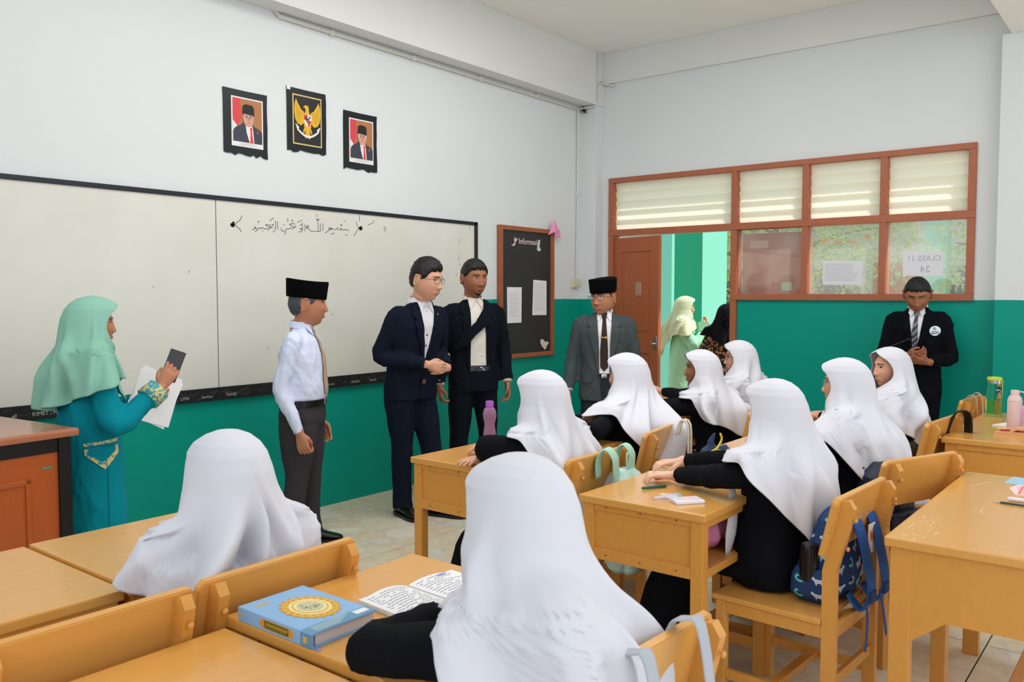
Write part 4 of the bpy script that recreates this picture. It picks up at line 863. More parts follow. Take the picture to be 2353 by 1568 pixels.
print_poly(gr, 'print_head', [(cx-.012, cz+.055), (cx-.022, cz+.085), (cx-.036, cz+.082), (cx-.03, cz+.094), (cx-.012, cz+.103), (cx+.008, cz+.098), (cx+.012, cz+.075), (cx+.012, cz+.055)], GM, .0096, M_gy)
sd = lambda name, l, m, h=.0110: print_poly(gr, name, [(cx+a*.031, cz+.0+b_*.037) for a, b_ in l], GM, h, m)
sd('print_shield', [(-1.1, 1.1), (1.1, 1.1), (1.12, -.1), (.6, -1), (0, -1.35), (-.6, -1), (-1.12, -.1)], M_gp, .0103)
sd('print_shield_part', [(-1, 1), (0, 1), (0, 0), (-1, 0)], cols['red']); sd('print_shield_part', [(0, 1), (1, 1), (1, 0), (0, 0)], cols['white'])
sd('print_shield_part', [(-1, 0), (0, 0), (0, -1.2), (-.55, -.9), (-1, -.15)], cols['white']); sd('print_shield_part', [(0, 0), (1, 0), (1, -.15), (.55, -.9), (0, -1.2)], cols['red'])
sd('print_shield_centre', [(-.42, .35), (.42, .35), (.45, -.1), (0, -.5), (-.45, -.1)], M_bk, .0117)
print_poly(gr, 'print_star', [(cx+.009*(1 if i % 2 == 0 else .4)*math.sin(i*PI/5), cz-.001+.009*(1 if i % 2 == 0 else .4)*math.cos(i*PI/5)) for i in range(10)], GM, .0124, M_gy)
print_poly(gr, 'print_tree', ell(cx+.016, cz+.022, .008, .009, 10), GM, .0117, M_grn); print_poly(gr, 'print_bull', ell(cx-.017, cz+.018, .008, .006, 8), GM, .0117, M_bk)
rb = [(cx-.092+.0115*i, cz-.058-.045*math.sin(PI*i/16)) for i in range(17)]
print_poly(gr, 'print_ribbon', rb+[(x, z-.016) for x, z in rb[::-1]], GM, .0131, cols['white'])
for s_ in (-1, 1): print_poly(gr, 'print_ribbon', [(cx+s_*.08, cz-.075), (cx+s_*.10, cz-.058), (cx+s_*.095, cz-.05), (cx+s_*.108, cz-.04), (cx+s_*.098, cz-.035), (cx+s_*.075, cz-.055)], GM, .0138, cols['white'])
print_poly(gr, 'print_sticker', [(-3.683, 2.885), (-3.655, 2.885), (-3.655, 2.915), (-3.683, 2.915)], GM, .009, M_paper)
# ---------------- furniture ----------------
def wood_mat(name, rgb, rough=.24, coat=.35, scale=(1.2, 14, 14)):
    m = mat(name, rgb, rough, spec=.5, var=.09, vscale=3.2, coat=coat, bump=.06, bscale=24, bstretch=scale); return m
M_wood = wood_mat('ochre varnished wood', (220, 160, 80))
M_wood2 = wood_mat('ochre painted wood', (216, 152, 70), .35, .2)
M_red = wood_mat('reddish brown veneer', (178, 86, 34), .3, .3, (12, 12, 1.2))
M_redtop = wood_mat('reddish brown desk top', (176, 108, 76), .22, .5)
M_blackp = mat('black painted wood', (18, 18, 22), .35)
def desk(label, x0, x1, y0, y1, H=.76, rz=0, first=[None], group='ochre wooden school desks'):
    W, D = x1-x0, y1-y0; r = thing('school_desk', label, 'desk', ((x0+x1)/2, (y0+y1)/2, 0), rz, group); w_, d = W/2-.012, D/2-.012; t = .045
    obj('desk_top', MB().box((-W/2, -D/2, H-.028), (W/2, D/2, H), .005), M_wood, r)
    for sx in (-1, 1):
        for sy in (-1, 1): obj('leg', MB().box((sx*w_, sy*d, 0), (sx*(w_-t), sy*(d-t), H-.028), .003), M_wood2, r)
        obj('side_panel', MB().box((sx*(w_-.012), -d+t, H-.215), (sx*(w_-.024), d-t, H-.028)), M_wood2, r)
        obj('apron_rail', MB().box((sx*(w_-.002), -d+t, H-.235), (sx*(w_-.03), d-t, H-.195), .002), M_wood2, r)
        obj('apron_rail', MB().box((sx*(w_-.004), -d+t, H-.052), (sx*(w_-.03), d-t, H-.028), .002), M_wood2, r)
        obj('stretcher', MB().box((sx*(w_-.01), -d+t, .10), (sx*(w_-.035), d-t, .145), .003), M_wood2, r)
    obj('front_panel', MB().box((-w_+t, d-.02, H-.23), (w_-t, d-.004, H-.028)), M_wood2, r)
    obj('front_rail', MB().box((-w_+t, -d+.004, H-.235), (w_-t, -d+.028, H-.205), .002), M_wood2, r)
    obj('front_rail', MB().box((-w_+t, -d+.004, H-.058), (w_-t, -d+.028, H-.028), .002), M_wood2, r)
    obj('shelf', MB().box((-w_+.012, -d+.01, H-.222), (w_-.012, d-.02, H-.208)), M_wood2, r)
    obj('foot_rail', MB().box((-w_+.02, .01, .105), (w_-.02, .045, .14), .003), M_wood2, r)
    sc = MB()
    for sx in (-1, 1):
        for y in (-d+.10, 0, d-.10):
            for z in (H-.038, H-.215): sc.ball((sx*(w_-.001), y, z), .0028, 4)
    o = obj('screw', sc, mat('dark screw', (70, 50, 30), .5), r); o['kind'] = 'stuff'
    return r
desk('wooden desk at the front left, behind the near teacher desk, far left of the frame', -6.83, -6.215, -2.69, -2.09, .755)
desk('wooden desk in the front row directly before the girl at the left', -6.205, -5.60, -2.69, -2.095)
desk('wooden desk with a pink bottle in front of the man in the navy suit', -4.52, -3.91, -2.575, -2.00)
desk('wooden desk in the front row under the girl before the grey-suited man', -3.90, -3.30, -2.55, -1.99)
desk('wooden desk with pink papers in front of the girls near the doorway', -2.36, -1.75, -2.31, -1.75)
desk('wooden desk hidden behind the pink paper desk by the doorway', -1.74, -1.15, -2.30, -1.74)
desk('wooden desk carrying the thick blue book and open notebook', -6.165, -5.555, -3.585, -3.055)
desk('glossy empty wooden desk at the bottom left corner of the picture', -6.80, -6.185, -3.60, -3.085, .745)
desk('wooden desk under the hands of the girl with the dinosaur backpack'.replace('dinosaur ', 'blue '), -4.65, -4.035, -3.53, -3.02)
desk('wooden desk carrying the navy pencil pouch', -4.02, -3.40, -3.52, -2.99)
desk('wooden desk in front of the girl with spectacles in the middle row', -3.39, -2.80, -3.50, -2.98)
desk('wooden desk in front of the girl near the guard', -2.60, -1.90, -3.35, -2.80)
def long_desk(label, x0, x1, y0, y1, arch, H=.76):
    W, D = x1-x0, y1-y0; r = thing('long_desk', label, 'desk', ((x0+x1)/2, (y0+y1)/2, 0), 0, 'long desks at the right'); w_, d = W/2-.015, D/2-.015
    obj('desk_top', MB().box((-W/2, -D/2, H-.03), (W/2, D/2, H), .006), M_wood, r); FL_ = Matrix(((0, 0, 1, 0), (1, 0, 0, 0), (0, 1, 0, 0), (0, 0, 0, 1)))
    for sx in (-1, 1):
        for sy in (-1, 1): obj('leg', MB().box((sx*w_, sy*d, 0), (sx*(w_-.045), sy*(d-.06), H-.03), .003), M_wood2, r)
        if arch: poly = [(-d+.058, H-.03), (d-.058, H-.03), (d-.058, .44), (d-.16, .52), (-d+.16, .52), (-d+.058, .44)]
        else: poly = [(-d+.058, H-.03), (d-.058, H-.03), (d-.058, .53), (-d+.058, .53)]
        obj('end_panel', MB().prism(poly, sx*w_-sx*.002, sx*w_-sx*.03, FL_), M_wood2, r)
        if not arch:
            for z0, z1 in ((.53, .565), (.70, .73)): obj('end_rail', MB().box((sx*(w_+.004), -d+.058, z0), (sx*(w_-.004), d-.058, z1), .002), M_wood2, r)
        obj('stretcher', MB().box((sx*(w_-.012), -d+.05, .14), (sx*(w_-.036), d-.05, .20), .003), M_wood2, r)
    obj('leg', MB().box((-.03, d-.05, 0), (.03, d, H-.03), .003), M_wood2, r); obj('leg', MB().box((-.03, -d+.05, 0), (.03, -d, H-.03), .003), M_wood2, r)
    obj('front_panel', MB().box((-w_+.045, d-.024, .53), (w_-.045, d-.006, H-.03)), M_wood2, r); obj('shelf', MB().box((-w_+.03, -d+.01, .53), (w_-.03, d-.03, .545)), M_wood2, r)
    obj('foot_rail', MB().box((-w_+.03, -.02, .15), (w_-.03, .02, .19), .003), M_wood2, r); return r
long_desk('long wooden desk with arched end panel at the lower right corner', -4.53, -3.29, -4.66, -4.07, True)
long_desk('long wooden desk with the glass and pink bottles by the right wall', -2.40, -1.15, -4.40, -3.79, False)
# reference chair, faces +Y
def chair_proto():
    r = thing('school_chair', 'proto', 'chair'); FX = Matrix(((0, 0, 1, 0), (1, 0, 0, 0), (0, 1, 0, 0), (0, 0, 0, 1)))
    for sx in (-1, 1):
        x = sx*.195
        obj('rear_leg', MB().prism([(-.225, 0), (-.18, 0), (-.18, .60), (-.235, .835), (-.262, .842), (-.280, .815), (-.225, .60)], x-.0135, x+.0135, FX), M_wood2, r)
        obj('front_leg', MB().box((x-.018, .165, 0), (x+.018, .20, .415), .003), M_wood2, r)
        obj('seat_rail', MB().box((x-.012, -.18, .37), (x+.012, .166, .413), .003), M_wood2, r); obj('stretcher', MB().box((x-.010, -.18, .13), (x+.010, .166, .165), .003), M_wood2, r)
    obj('seat', MB().box((-.215, -.178, .415), (.215, .215, .434), .005), M_wood, r)
    for y in (-.205, .178): obj('cross_rail', MB().box((-.18, y-.009, .365), (.18, y+.009, .41), .003), M_wood2, r)
    obj('cross_stretcher', MB().box((-.185, -.02, .135), (.185, .015, .16), .003), M_wood2, r); obj('cross_stretcher', MB().box((-.18, -.212, .20), (.18, -.194, .235), .003), M_wood2, r)
    sl = math.atan2(.055, .235); T = Matrix.Translation((0, -.205, .745)) @ Matrix.Rotation(sl, 4, 'X')
    b = MB(); b.prism([(-.235, -.095), (.235, -.095), (.235, .088), (.222, .105), (-.222, .105), (-.235, .088)], -.012, .010, T @ Matrix(((1, 0, 0, 0), (0, 0, 1, 0), (0, 1, 0, 0), (0, 0, 0, 1))))
    me = b.mesh('backrest'); bm = bmesh.new(); bm.from_mesh(me); bmesh.ops.bevel(bm, geom=bm.edges[:], offset=.003, segments=2, affect='EDGES'); bm.to_mesh(me); bm.free()
    obj('backrest', me, M_wood, r)
    for sx in (-1, 1):
        for dz in (.05, -.05): obj('dowel', MB().ball((0, 0, 0), (.008, .006, .008), 6, None), M_wood2, r, True, loc=T @ Vector((sx*.195, -.066, dz)))
    return r
CH = [('wooden chair at the far left bottom, backrest half out of frame', -6.47, -2.815, 0), ('wooden chair behind the girl at the left, in front of the blue book', -5.985, -2.80, 0),
      ('wooden chair with the mint backpack hanging on it', -4.29, -2.65, 0), ('wooden chair with white cord bag straps next to the mint backpack chair', -3.56, -2.53, 9),
      ('wooden chair with the cream tote bag near the doorway', -2.50, -2.62, 6), ('wooden chair under the girl nearest the green wall by the doorway', -1.75, -2.50, 8),
      ('wooden chair with the blue animal print backpack, right foreground', -4.265, -3.70, -3), ('wooden chair behind the blue backpack chair, backrest edge shining', -3.46, -3.74, -22),
      ('wooden chair with the black bag straps beside the right-hand desk', -2.32, -3.55, -5), ('wooden chair with pink straps nearest the guard', -1.16, -3.48, -3),
      ('wooden chair with grey bag straps at the bottom centre edge', -5.87, -3.78, -3),
      ('wooden chair of the girl at the right, out of the frame', -1.80, -4.68, 0)]
proto = chair_proto(); chairs = []
for i, (lb, x, y, rz) in enumerate(CH):
    if i == 0:
        proto['label'] = lb; proto.location = (x, y, 0); proto.rotation_euler = (0, 0, R(rz)); proto['group'] = 'ochre wooden school chairs'; c = proto
    else: c = dup(proto, lb, (x, y, 0), R(rz))
    chairs.append(c)
# teacher's desk
td = thing('teacher_desk', 'tall reddish brown teacher desk with black corner posts at the left edge', 'desk', (-6.16, -.85, 0), R(6))
T_ = lambda x, y, z: (x, y, z)
obj('desk_top', MB().box((-.52, -.37, .915), (.50, .40, .95), .012), M_redtop, td)
for sx in (-1, 1):
    for sy in (-1, 1): obj('post', MB().box((sx*.45-.025, sy*.32-.025, 0), (sx*.45+.025, sy*.32+.025, .915), .003), M_blackp, td)
obj('frieze', MB().box((-.425, -.335, .855), (.425, -.325, .915)), M_blackp, td); obj('frieze', MB().box((.455, -.295, .855), (.465, .295, .915)), M_blackp, td)
obj('panel', MB().box((-.425, -.33, .12), (.425, -.315, .855)), M_red, td); obj('panel', MB().box((.445, -.295, .12), (.455, .295, .855)), M_red, td); obj('panel', MB().box((-.455, -.295, .12), (-.445, .295, .855)), M_red, td)
pm = MB()
for a, b_ in (((-.31, -.337, .74), (.31, -.329, .76)), ((-.31, -.337, .2), (.31, -.329, .22)), ((-.31, -.337, .2), (-.29, -.329, .76)), ((.29, -.337, .2), (.31, -.329, .76))): pm.box(a, b_, .003)
obj('moulding', pm, M_red, td); obj('bottom_rail', MB().box((-.425, -.34, .06), (.425, -.31, .12), .003), M_blackp, td)
obj('paint_mark', MB().box((.36, -.3325, .79), (.40, -.3302, .80)), mat('green paint smear', (90, 140, 110), .7), td)

# ---------------- things on the desks ----------------
TZ = .76
def slab(name, label, cat, poly, z0, z1, m, group=None, loc=None):
    cx_ = sum(p[0] for p in poly)/len(poly); cy_ = sum(p[1] for p in poly)/len(poly)
    o = obj(name, MB().prism([(x-cx_, y-cy_) for x, y in poly], 0, z1-z0), m, loc=(cx_, cy_, z0)); return tag(o, label, cat, group)
bk = thing('book', 'thick light blue hardback with a gold medallion on the cover', 'book', (-6.072, -3.238, TZ))
M_bb = mat('light blue cover', (136, 182, 226), .4, var=.12, vscale=9); M_bb2 = mat('steel blue band', (96, 148, 186), .4); M_page = mat('page edges', (226, 218, 220), .8, bump=.4, bscale=500)
obj('pages', MB().box((-.078, -.126, .004), (.086, .126, .029)), M_page, bk)
cv = MB().box((-.09, -.132, 0), (.09, .132, .0035), .0008).box((-.09, -.132, .0285), (.09, .132, .032), .0008).box((-.092, -.132, 0), (-.088, .132, .032), .001); obj('cover', cv, M_bb, bk)
FBk = Matrix.Translation((0, 0, .0322)); cvp = lambda n, p, m, h=0, M=FBk: obj(n, MB().prism(p, h, h+.0003, M), m, bk)
cvp('cover_band', [(-.09, -.132), (.09, -.132), (.09, -.093), (.035, -.093), (0, -.098), (-.03, -.091), (-.09, -.092)], M_bb2)
M_gd = mat('gold print', (228, 184, 70), .4, metal=.2); M_gd2 = mat('pale gold print', (240, 226, 170), .4); M_gd3 = mat('ornate gold lettering', (200, 196, 160), .5); M_og = mat('orange gold print', (216, 150, 40), .4)
cx_, cy_ = .008, .0
st = [(cx_+(.066 if i % 2 == 0 else .057)*math.sin(i*PI/20), cy_+(.082 if i % 2 == 0 else .071)*math.cos(i*PI/20)) for i in range(40)]
cvp('medallion', st, M_og, .0002); cvp('medallion', [(cx_+(.061 if i % 2 == 0 else .055)*math.sin(i*PI/20+.08), cy_+(.076 if i % 2 == 0 else .068)*math.cos(i*PI/20+.08)) for i in range(40)], M_gd, .0006)
cvp('medallion_ring', ell(cx_, cy_, .044, .054, 36), M_gd2, .001); cvp('medallion_ring', ell(cx_, cy_, .038, .047, 36), M_gd, .0014); cvp('medallion_ring', ell(cx_, cy_, .034, .042, 36), M_gd2, .0018); cvp('medallion_centre', ell(cx_, cy_, .028, .034, 30), M_gd3, .0022)
kc = MB(); rr = random.Random(2); KM = Matrix.Translation((0, 0, .0347))
for k in range(12):
    a = rr.uniform(0, 6.28); q = rr.uniform(.002, .02); pts = [(cx_+q*math.cos(a), cy_+1.2*q*math.sin(a))]
    for _ in range(3): pts.append((pts[-1][0]+rr.uniform(-.008, .008), pts[-1][1]+rr.uniform(-.008, .008)))
    kc.ribbon(pts, .0013, KM, 0, .0002)
obj('calligraphy', kc, mat('olive ink', (128, 130, 104), .6), bk)['kind'] = 'stuff'
bd = MB(); [bd.prism(ell(cx_+.050*math.sin(i*PI/10), cy_+.0615*math.cos(i*PI/10), .0035, .0042, 8), 0, .0004, FBk @ Matrix.Translation((0, 0, .001))) for i in range(20)]
obj('medallion_beads', bd, M_og, bk)['kind'] = 'stuff'
cvp('cover_tab', ell(-.05, .098, .02, .0045, 16), M_gd); cvp('cover_label', [(.045, -.118), (.082, -.118), (.082, -.098), (.045, -.098)], M_paper, .0004)
tl = MB(); [tl.ribbon([(-.07, -.100-.007*i), (.03-.012*i, -.100-.007*i)], .0022, FBk, .0004, .0007) for i in range(4)]; obj('cover_text', tl, mat('pale print', (206, 222, 200), .5), bk)
SPI = Matrix(((0, 0, -1, -.0921), (-1, 0, 0, 0), (0, 1, 0, .016), (0, 0, 0, 1)))   # spine: u = -Y
sp_ = lambda n, p, m, h=0: obj(n, MB().prism(p, h, h+.0003, SPI), m, bk)
sp_('spine_cartouche', [(-.05, 0), (-.044, .009), (-.03, .0105), (.052, .0105), (.066, .008), (.072, 0), (.066, -.008), (.052, -.0105), (-.03, -.0105), (-.044, -.009)], M_og)
sp_('spine_cartouche', [(-.032, -.0085), (.054, -.0085), (.054, .0085), (-.032, .0085)], mat('olive green', (92, 96, 40), .5), .0004)
kc = MB(); [kc.ribbon([(-.026+.011*i, -.004), (-.022+.011*i, .005), (-.018+.011*i, -.002), (-.016+.011*i, .004)], .0016, SPI, .0008, .001) for i in range(7)]; obj('spine_lettering', kc, M_gd, bk)
sp_('spine_mark', ell(-.118, 0, .003, .008, 12), M_gd); sp_('spine_band', [(.094, -.0155), (.132, -.0155), (.132, .0155), (.094, .0155)], M_bb2); sp_('spine_mark', [(.104, -.007), (.116, -.007), (.116, .007), (.104, .007)], M_gd, .0004)
obj('ribbon_marker', MB().box((-.068, -.162, .0), (-.062, -.10, .0018), 0, Matrix.Rotation(R(-8), 4, 'Z')), mat('lilac ribbon', (140, 140, 214), .6), bk)
# open notebook
nb = thing('notebook', 'open notebook with handwritten pages lying beside the blue book', 'book', (-5.78, -3.355, TZ), R(-4))
for sx in (-1, 1):
    rg = []
    for i in range(13):
        t = i/12; x = sx*(.004+.150*t); z = .007+.012*math.sin(min(1, t*1.25)*PI*.9)**.8*(1 if sx < 0 else .7); rg.append([(x, -.10, .0005), (x, .10, .0005), (x, .10, z), (x, -.10, z)])
    pg = obj('page_block', MB().loft(rg), M_paper, nb); wr = MB(); r2 = random.Random(7+sx)
    for i in range(14):
        y = .082-.0125*i; x = sx*.015 if sx > 0 else -.14; e = (.135 if sx > 0 else -.018)*(1) - (r2.uniform(0, .05) if i % 3 == 2 else 0)
        def zz(x_): t = (abs(x_)-.004)/.150; return .0076+.012*math.sin(max(0, min(1, t*1.25))*PI*.9)**.8*(1 if sx < 0 else .7)
        n = 10; xs = [x+(e-x)*k/n for k in range(n+1)]
        for k in range(n):
            if r2.random() < .12: continue
            a, b_ = xs[k], xs[k+1]-(xs[k+1]-xs[k])*.2; dy = r2.uniform(-.001, .001)
            wr.add([(a, y+dy-.0012, zz(a)+.0003), (b_, y-dy-.0012, zz(b_)+.0003), (b_, y-dy+.0012, zz(b_)+.0003), (a, y+dy+.0012, zz(a)+.0003)], [(0, 1, 2, 3)])
    obj('handwriting', wr, mat('pencil writing', (150, 150, 158), .8), nb)['kind'] = 'stuff'
obj('pen_mark', MB().box((.085, .078, .0165), (.115, .084, .0172)), mat('blue pen mark', (150, 150, 230), .6), nb)
def lathe_obj(name, prof, m, par, M=None, n=28): return obj(name, MB().lathe(prof, n=n, M=M), m, par, True, 40)
M_pkc = mat('purple plastic cap', (166, 84, 190), .35); M_pkb = mat('translucent pink plastic', (206, 160, 196), .15, trans=.55, alpha=.85, ior=1.2)
b = thing('water_bottle', 'translucent pink bottle with purple cap on the desk before the navy suit man', 'bottle', (-4.01, -2.05, TZ))
lathe_obj('bottle_body', [(.001, 0), (.028, 0), (.031, .006), (.031, .05), (.026, .085), (.026, .10), (.033, .13), (.034, .15), (.028, .172), (.019, .180), (.001, .181)], M_pkb, b)
lathe_obj('drink', [(.001, .004), (.026, .004), (.0275, .01), (.0275, .035), (.001, .036)], mat('pink drink', (236, 150, 150), .2), b); lathe_obj('cap', [(.001, .172), (.0205, .172), (.0205, .208), (.018, .212), (.001, .212)], M_pkc, b)
wb2 = thing('lunch_box', 'pale mint plastic box behind the girl at the pink bottle desk', 'box', (-3.62, -2.12, TZ)); obj('box_body', MB().box((-.07, -.05, 0), (.07, .05, .15), .015), mat('pale mint plastic', (206, 228, 220), .4), wb2); obj('lid', MB().box((-.076, -.056, .15), (.076, .056, .172), .008), mat('pale mint plastic', (206, 228, 220), .4), wb2)
# shelf contents
for i, (c_, lb) in enumerate((((60, 62, 74), 'dark striped folder on the shelf of the pink bottle desk'), ((196, 190, 190), 'pale pattern book low on the shelf of the pink bottle desk'))):
    b = thing('folder', lb, 'folder', (-4.30, -2.35, .553+.001+i*.034)); obj('cover', MB().box((-.14, -.13, 0), (.14, .10, .03), .006), mat(lb[:12], c_, .4, var=.5, vscale=60), b)
b = thing('pencil_pouch', 'purple quilted pouch in the shelf of the front left desk', 'pouch', (-6.02, -2.52, .552)); obj('pouch_body', MB().box((-.11, -.09, 0), (.13, .09, .09), .03), mat('purple quilted cloth', (82, 44, 92), .6, bump=.5, bscale=40), b)
b = thing('pencil_pouch', 'pink pouch stuffed in the shelf under the hands', 'pouch', (-4.36, -3.40, .552)); m_ = MB(); m_.ball((0, 0, .065), (.09, .06, .065), 10); m_.ball((.07, -.03, .075), (.05, .05, .05), 8)
me = remesh(m_, .008, 2, .007, 1.2, 4); obj('pouch_body', me, mat('dusty pink cloth', (206, 130, 160), .6), b)
b = thing('phone', 'black phone on the shelf of the doorway desk', 'phone', (-2.2, -2.20, .553)); obj('phone_body', MB().box((-.08, -.04, 0), (.08, .04, .009), .003), M_leather, b)
# desk under the hands
b = thing('card_case', 'white transparent card case with pink sticker on the desk edge', 'case', (-4.515, -3.395, TZ), R(-38)); obj('case_body', MB().box((-.055, -.035, 0), (.055, .035, .013), .004), mat('white plastic', (232, 230, 240), .25), b)
obj('sticker', MB().prism(ell(.0, 0, .03, .02, 16), .013, .0136), mat('pink cream sticker', (240, 206, 206), .4), b); obj('ring', MB().tube([(.0+.02*math.cos(a)-.05, .014*math.sin(a)+.01, .018) for a in np.linspace(0, 6.28, 13)], .002, 6), mat('white plastic', (232, 230, 240), .25), b)
b = thing('folded_fan', 'pale lilac folded wallet on the desk beside the card case', 'wallet', (-4.50, -3.305, TZ), R(-20)); obj('wallet_body', MB().prism([(-.065, -.012), (.03, -.03), (.05, .0), (.03, .02), (-.06, .005)], 0, .008), mat('pale lilac', (206, 192, 206), .4), b)
tag(obj('tag_strip', MB().box((-.012, -.03, 0), (.012, .03, .002), 0, Matrix.Rotation(R(-50), 4, 'Z')), mat('clear grey tag', (176, 184, 176), .3), loc=(-4.455, -3.33, TZ+.006)), 'grey translucent tag strip between wallet and sleeve', 'tag')
kc = MB(); [kc.tube([(-4.46+.0+.02*math.cos(a+k), -3.42+.012*math.sin(a+k)+.018*k, TZ+.002) for a in np.linspace(0, 4, 6)], .0015, 6) for k in range(3)]
tag(obj('key_chain', kc, M_silver), 'small metal chain beside the card case', 'chain')
b = thing('pen', 'dark green pen held under the fingers of the girl with the blue backpack', 'pen', (-4.40, -3.20, TZ+.007), R(-30)); obj('barrel', MB().tube([(-.05, 0, 0), (.05, 0, 0)], .0055, 10), mat('dark green plastic', (30, 96, 76), .3), b)
slab('paper_scrap', 'small cream paper scrap left of the card case', 'paper', [(-4.47, -3.255), (-4.445, -3.26), (-4.44, -3.285), (-4.465, -3.29)], TZ, TZ+.001, mat('cream paper', (226, 208, 160), .7))
slab('paper_scrap', 'pale green torn paper beside the navy pouch', 'paper', [(-3.95, -3.10), (-3.90, -3.14), (-3.915, -3.20), (-3.98, -3.20), (-3.995, -3.14)], TZ, TZ+.001, mat('pale green paper', (206, 224, 196), .7))
slab('paper_scrap', 'pale crumpled paper behind the folded hands', 'paper', [(-4.16, -3.03), (-4.06, -3.04), (-4.07, -3.10), (-4.18, -3.09)], TZ, TZ+.004, mat('pale green paper', (206, 224, 196), .7))
slab('clear_folder', 'olive transparent folder lying on the pouch desk', 'folder', [(-4.01, -3.02), (-3.75, -3.0), (-3.76, -3.17), (-4.01, -3.2)], TZ, TZ+.0015, mat('olive film', (188, 172, 92), .3))
slab('paper_sheet', 'white sheet beside the navy pouch under the sleeve', 'paper', [(-3.72, -3.22), (-3.58, -3.14), (-3.55, -3.24), (-3.72, -3.30)], TZ, TZ+.001, M_paper)
b = thing('pencil_pouch', 'navy cloth pouch with yellow zip standing on the middle desk', 'pouch', (-3.79, -3.18, TZ), R(-40)); m_ = MB()
m_.rings([(0, 0, 0, .095, .05), (.03, 0, 0, .10, .052), (.06, .0, 0, .085, .035), (.085, -.01, 0, .05, .02)], 20, 2.6); m_.tube([(-.02, 0, .06), (-.035, 0, .10), (-.02, 0, .135)], [.03, .022, .014], 10, ry=[.02, .016, .012])
obj('pouch_body', remesh(m_, .006, 2, .006, 1.2, 9), mat('navy cloth', (38, 58, 94), .7), b); M_yz = mat('yellow zip', (226, 200, 60), .5)
obj('zip', MB().tube([(.0, -.02, .135), (.005, -.022, .11), (-.02, -.03, .075), (-.055, -.042, .06)], .005, 8, sub=3), M_yz, b, True); obj('zip', MB().tube([(-.03, -.03, .07), (.02, -.048, .06), (.08, -.045, .035)], .003, 8, sub=3), M_yz, b, True)
tag(obj('yellow_strap', MB().tube([(-3.85, -3.13, TZ+.03), (-3.90, -3.10, TZ+.04), (-3.97, -3.10, TZ+.03), (-4.0, -3.12, TZ+.012), (-3.93, -3.13, TZ+.018), (-3.86, -3.14, TZ+.02)], .006, 8, sub=3), M_yz), 'yellow strap loop sticking out beside the navy pouch', 'strap')
# papers on the doorway desk
for i, (x, y, a, c_, lb) in enumerate(((-2.20, -2.0, 10, (240, 170, 160), 'pink exam paper spread on the doorway desk, nearest the edge'), (-2.06, -1.93, -12, (246, 190, 176), 'salmon paper under the clasped hands near the door'), (-2.23, -2.12, 25, (236, 226, 224), 'white paper at the corner of the doorway desk'), (-1.9, -2.05, 35, (240, 236, 226), 'cream booklet under the elbow near the door'))):
    b = tag(obj('paper_sheet', MB().box((-.12, -.085, 0), (.12, .085, .004+.002*i), .001), mat('sheet %d' % i, c_, .7), loc=(x, y, TZ+.0005+.006*i)), lb, 'paper'); b.rotation_euler = (0, 0, R(a))
b = thing('pen', 'dark pen lying on the pink exam paper', 'pen', (-2.24, -1.98, TZ+.022), R(30)); obj('barrel', MB().tube([(-.06, 0, 0), (.06, 0, 0)], .005, 8), M_bf, b)
# right-hand long desk with the bottles
b = thing('water_bottle', 'clear glass bottle with yellow green lid on the right-hand desk', 'bottle', (-1.37, -3.87, TZ))
M_gl = mat('clear glass', (225, 245, 225), .02, trans=1., ior=1.25); M_yg = mat('yellow green plastic', (206, 220, 60), .35)
lathe_obj('bottle_body', [(.001, .0), (.043, 0), (.045, .008), (.044, .10), (.042, .17), (.037, .20), (.034, .205), (.001, .206)], M_gl, b); lathe_obj('drink', [(.001, .006), (.040, .006), (.040, .105), (.001, .106)], mat('yellow green water', (214, 236, 150), .05, trans=.9, ior=1.3), b)
lathe_obj('steel_collar', [(.001, .204), (.037, .204), (.037, .225), (.001, .225)], M_silver, b); lathe_obj('lid', [(.001, .224), (.040, .224), (.042, .232), (.040, .242), (.001, .246)], M_yg, b)
obj('hanging_strap', MB().box((.036, -.040, .13), (.041, -.022, .225), .002), M_yg, b); lathe_obj('foot_ring', [(.001, -.0), (.046, .0), (.046, .02), (.001, .022)], mat('yellow green tinted base', (214, 230, 150), .15, trans=.6), b)
obj('print', MB().prism([(-.012, .0), (.014, 0), (.014, .004), (-.012, .004)], 0, .001, frame((-.036, -.026, .165), (.58, -.81, 0), (0, 0, 1))), M_paper, b)
b = thing('water_bottle', 'matte pale pink flask on the right-hand desk', 'bottle', (-1.99, -4.065, TZ)); M_pf = mat('matte pale pink', (228, 196, 194), .5, bump=.05, bscale=60)
lathe_obj('flask_body', [(.001, 0), (.034, 0), (.036, .004), (.036, .165), (.034, .185), (.026, .2), (.001, .2)], M_pf, b); lathe_obj('flask_seam', [(.001, .17), (.0365, .17), (.0365, .172), (.001, .172)], mat('pink seam', (206, 176, 176), .5), b)
lathe_obj('lid', [(.001, .199), (.021, .199), (.021, .226), (.019, .23), (.001, .23)], M_pf, b); obj('carry_loop', MB().tube([(.012, -.016, .22), (.028, -.036, .218), (.036, -.045, .195), (.032, -.04, .165)], .004, 8, sub=3), M_pf, b, True)
slab('book', 'small brown book under the pens on the right-hand desk', 'book', [(-2.13, -3.99), (-2.10, -4.15), (-1.93, -4.28), (-1.90, -4.10), (-1.98, -4.0)], TZ, TZ+.015, mat('tan book cover', (214, 160, 110), .5))
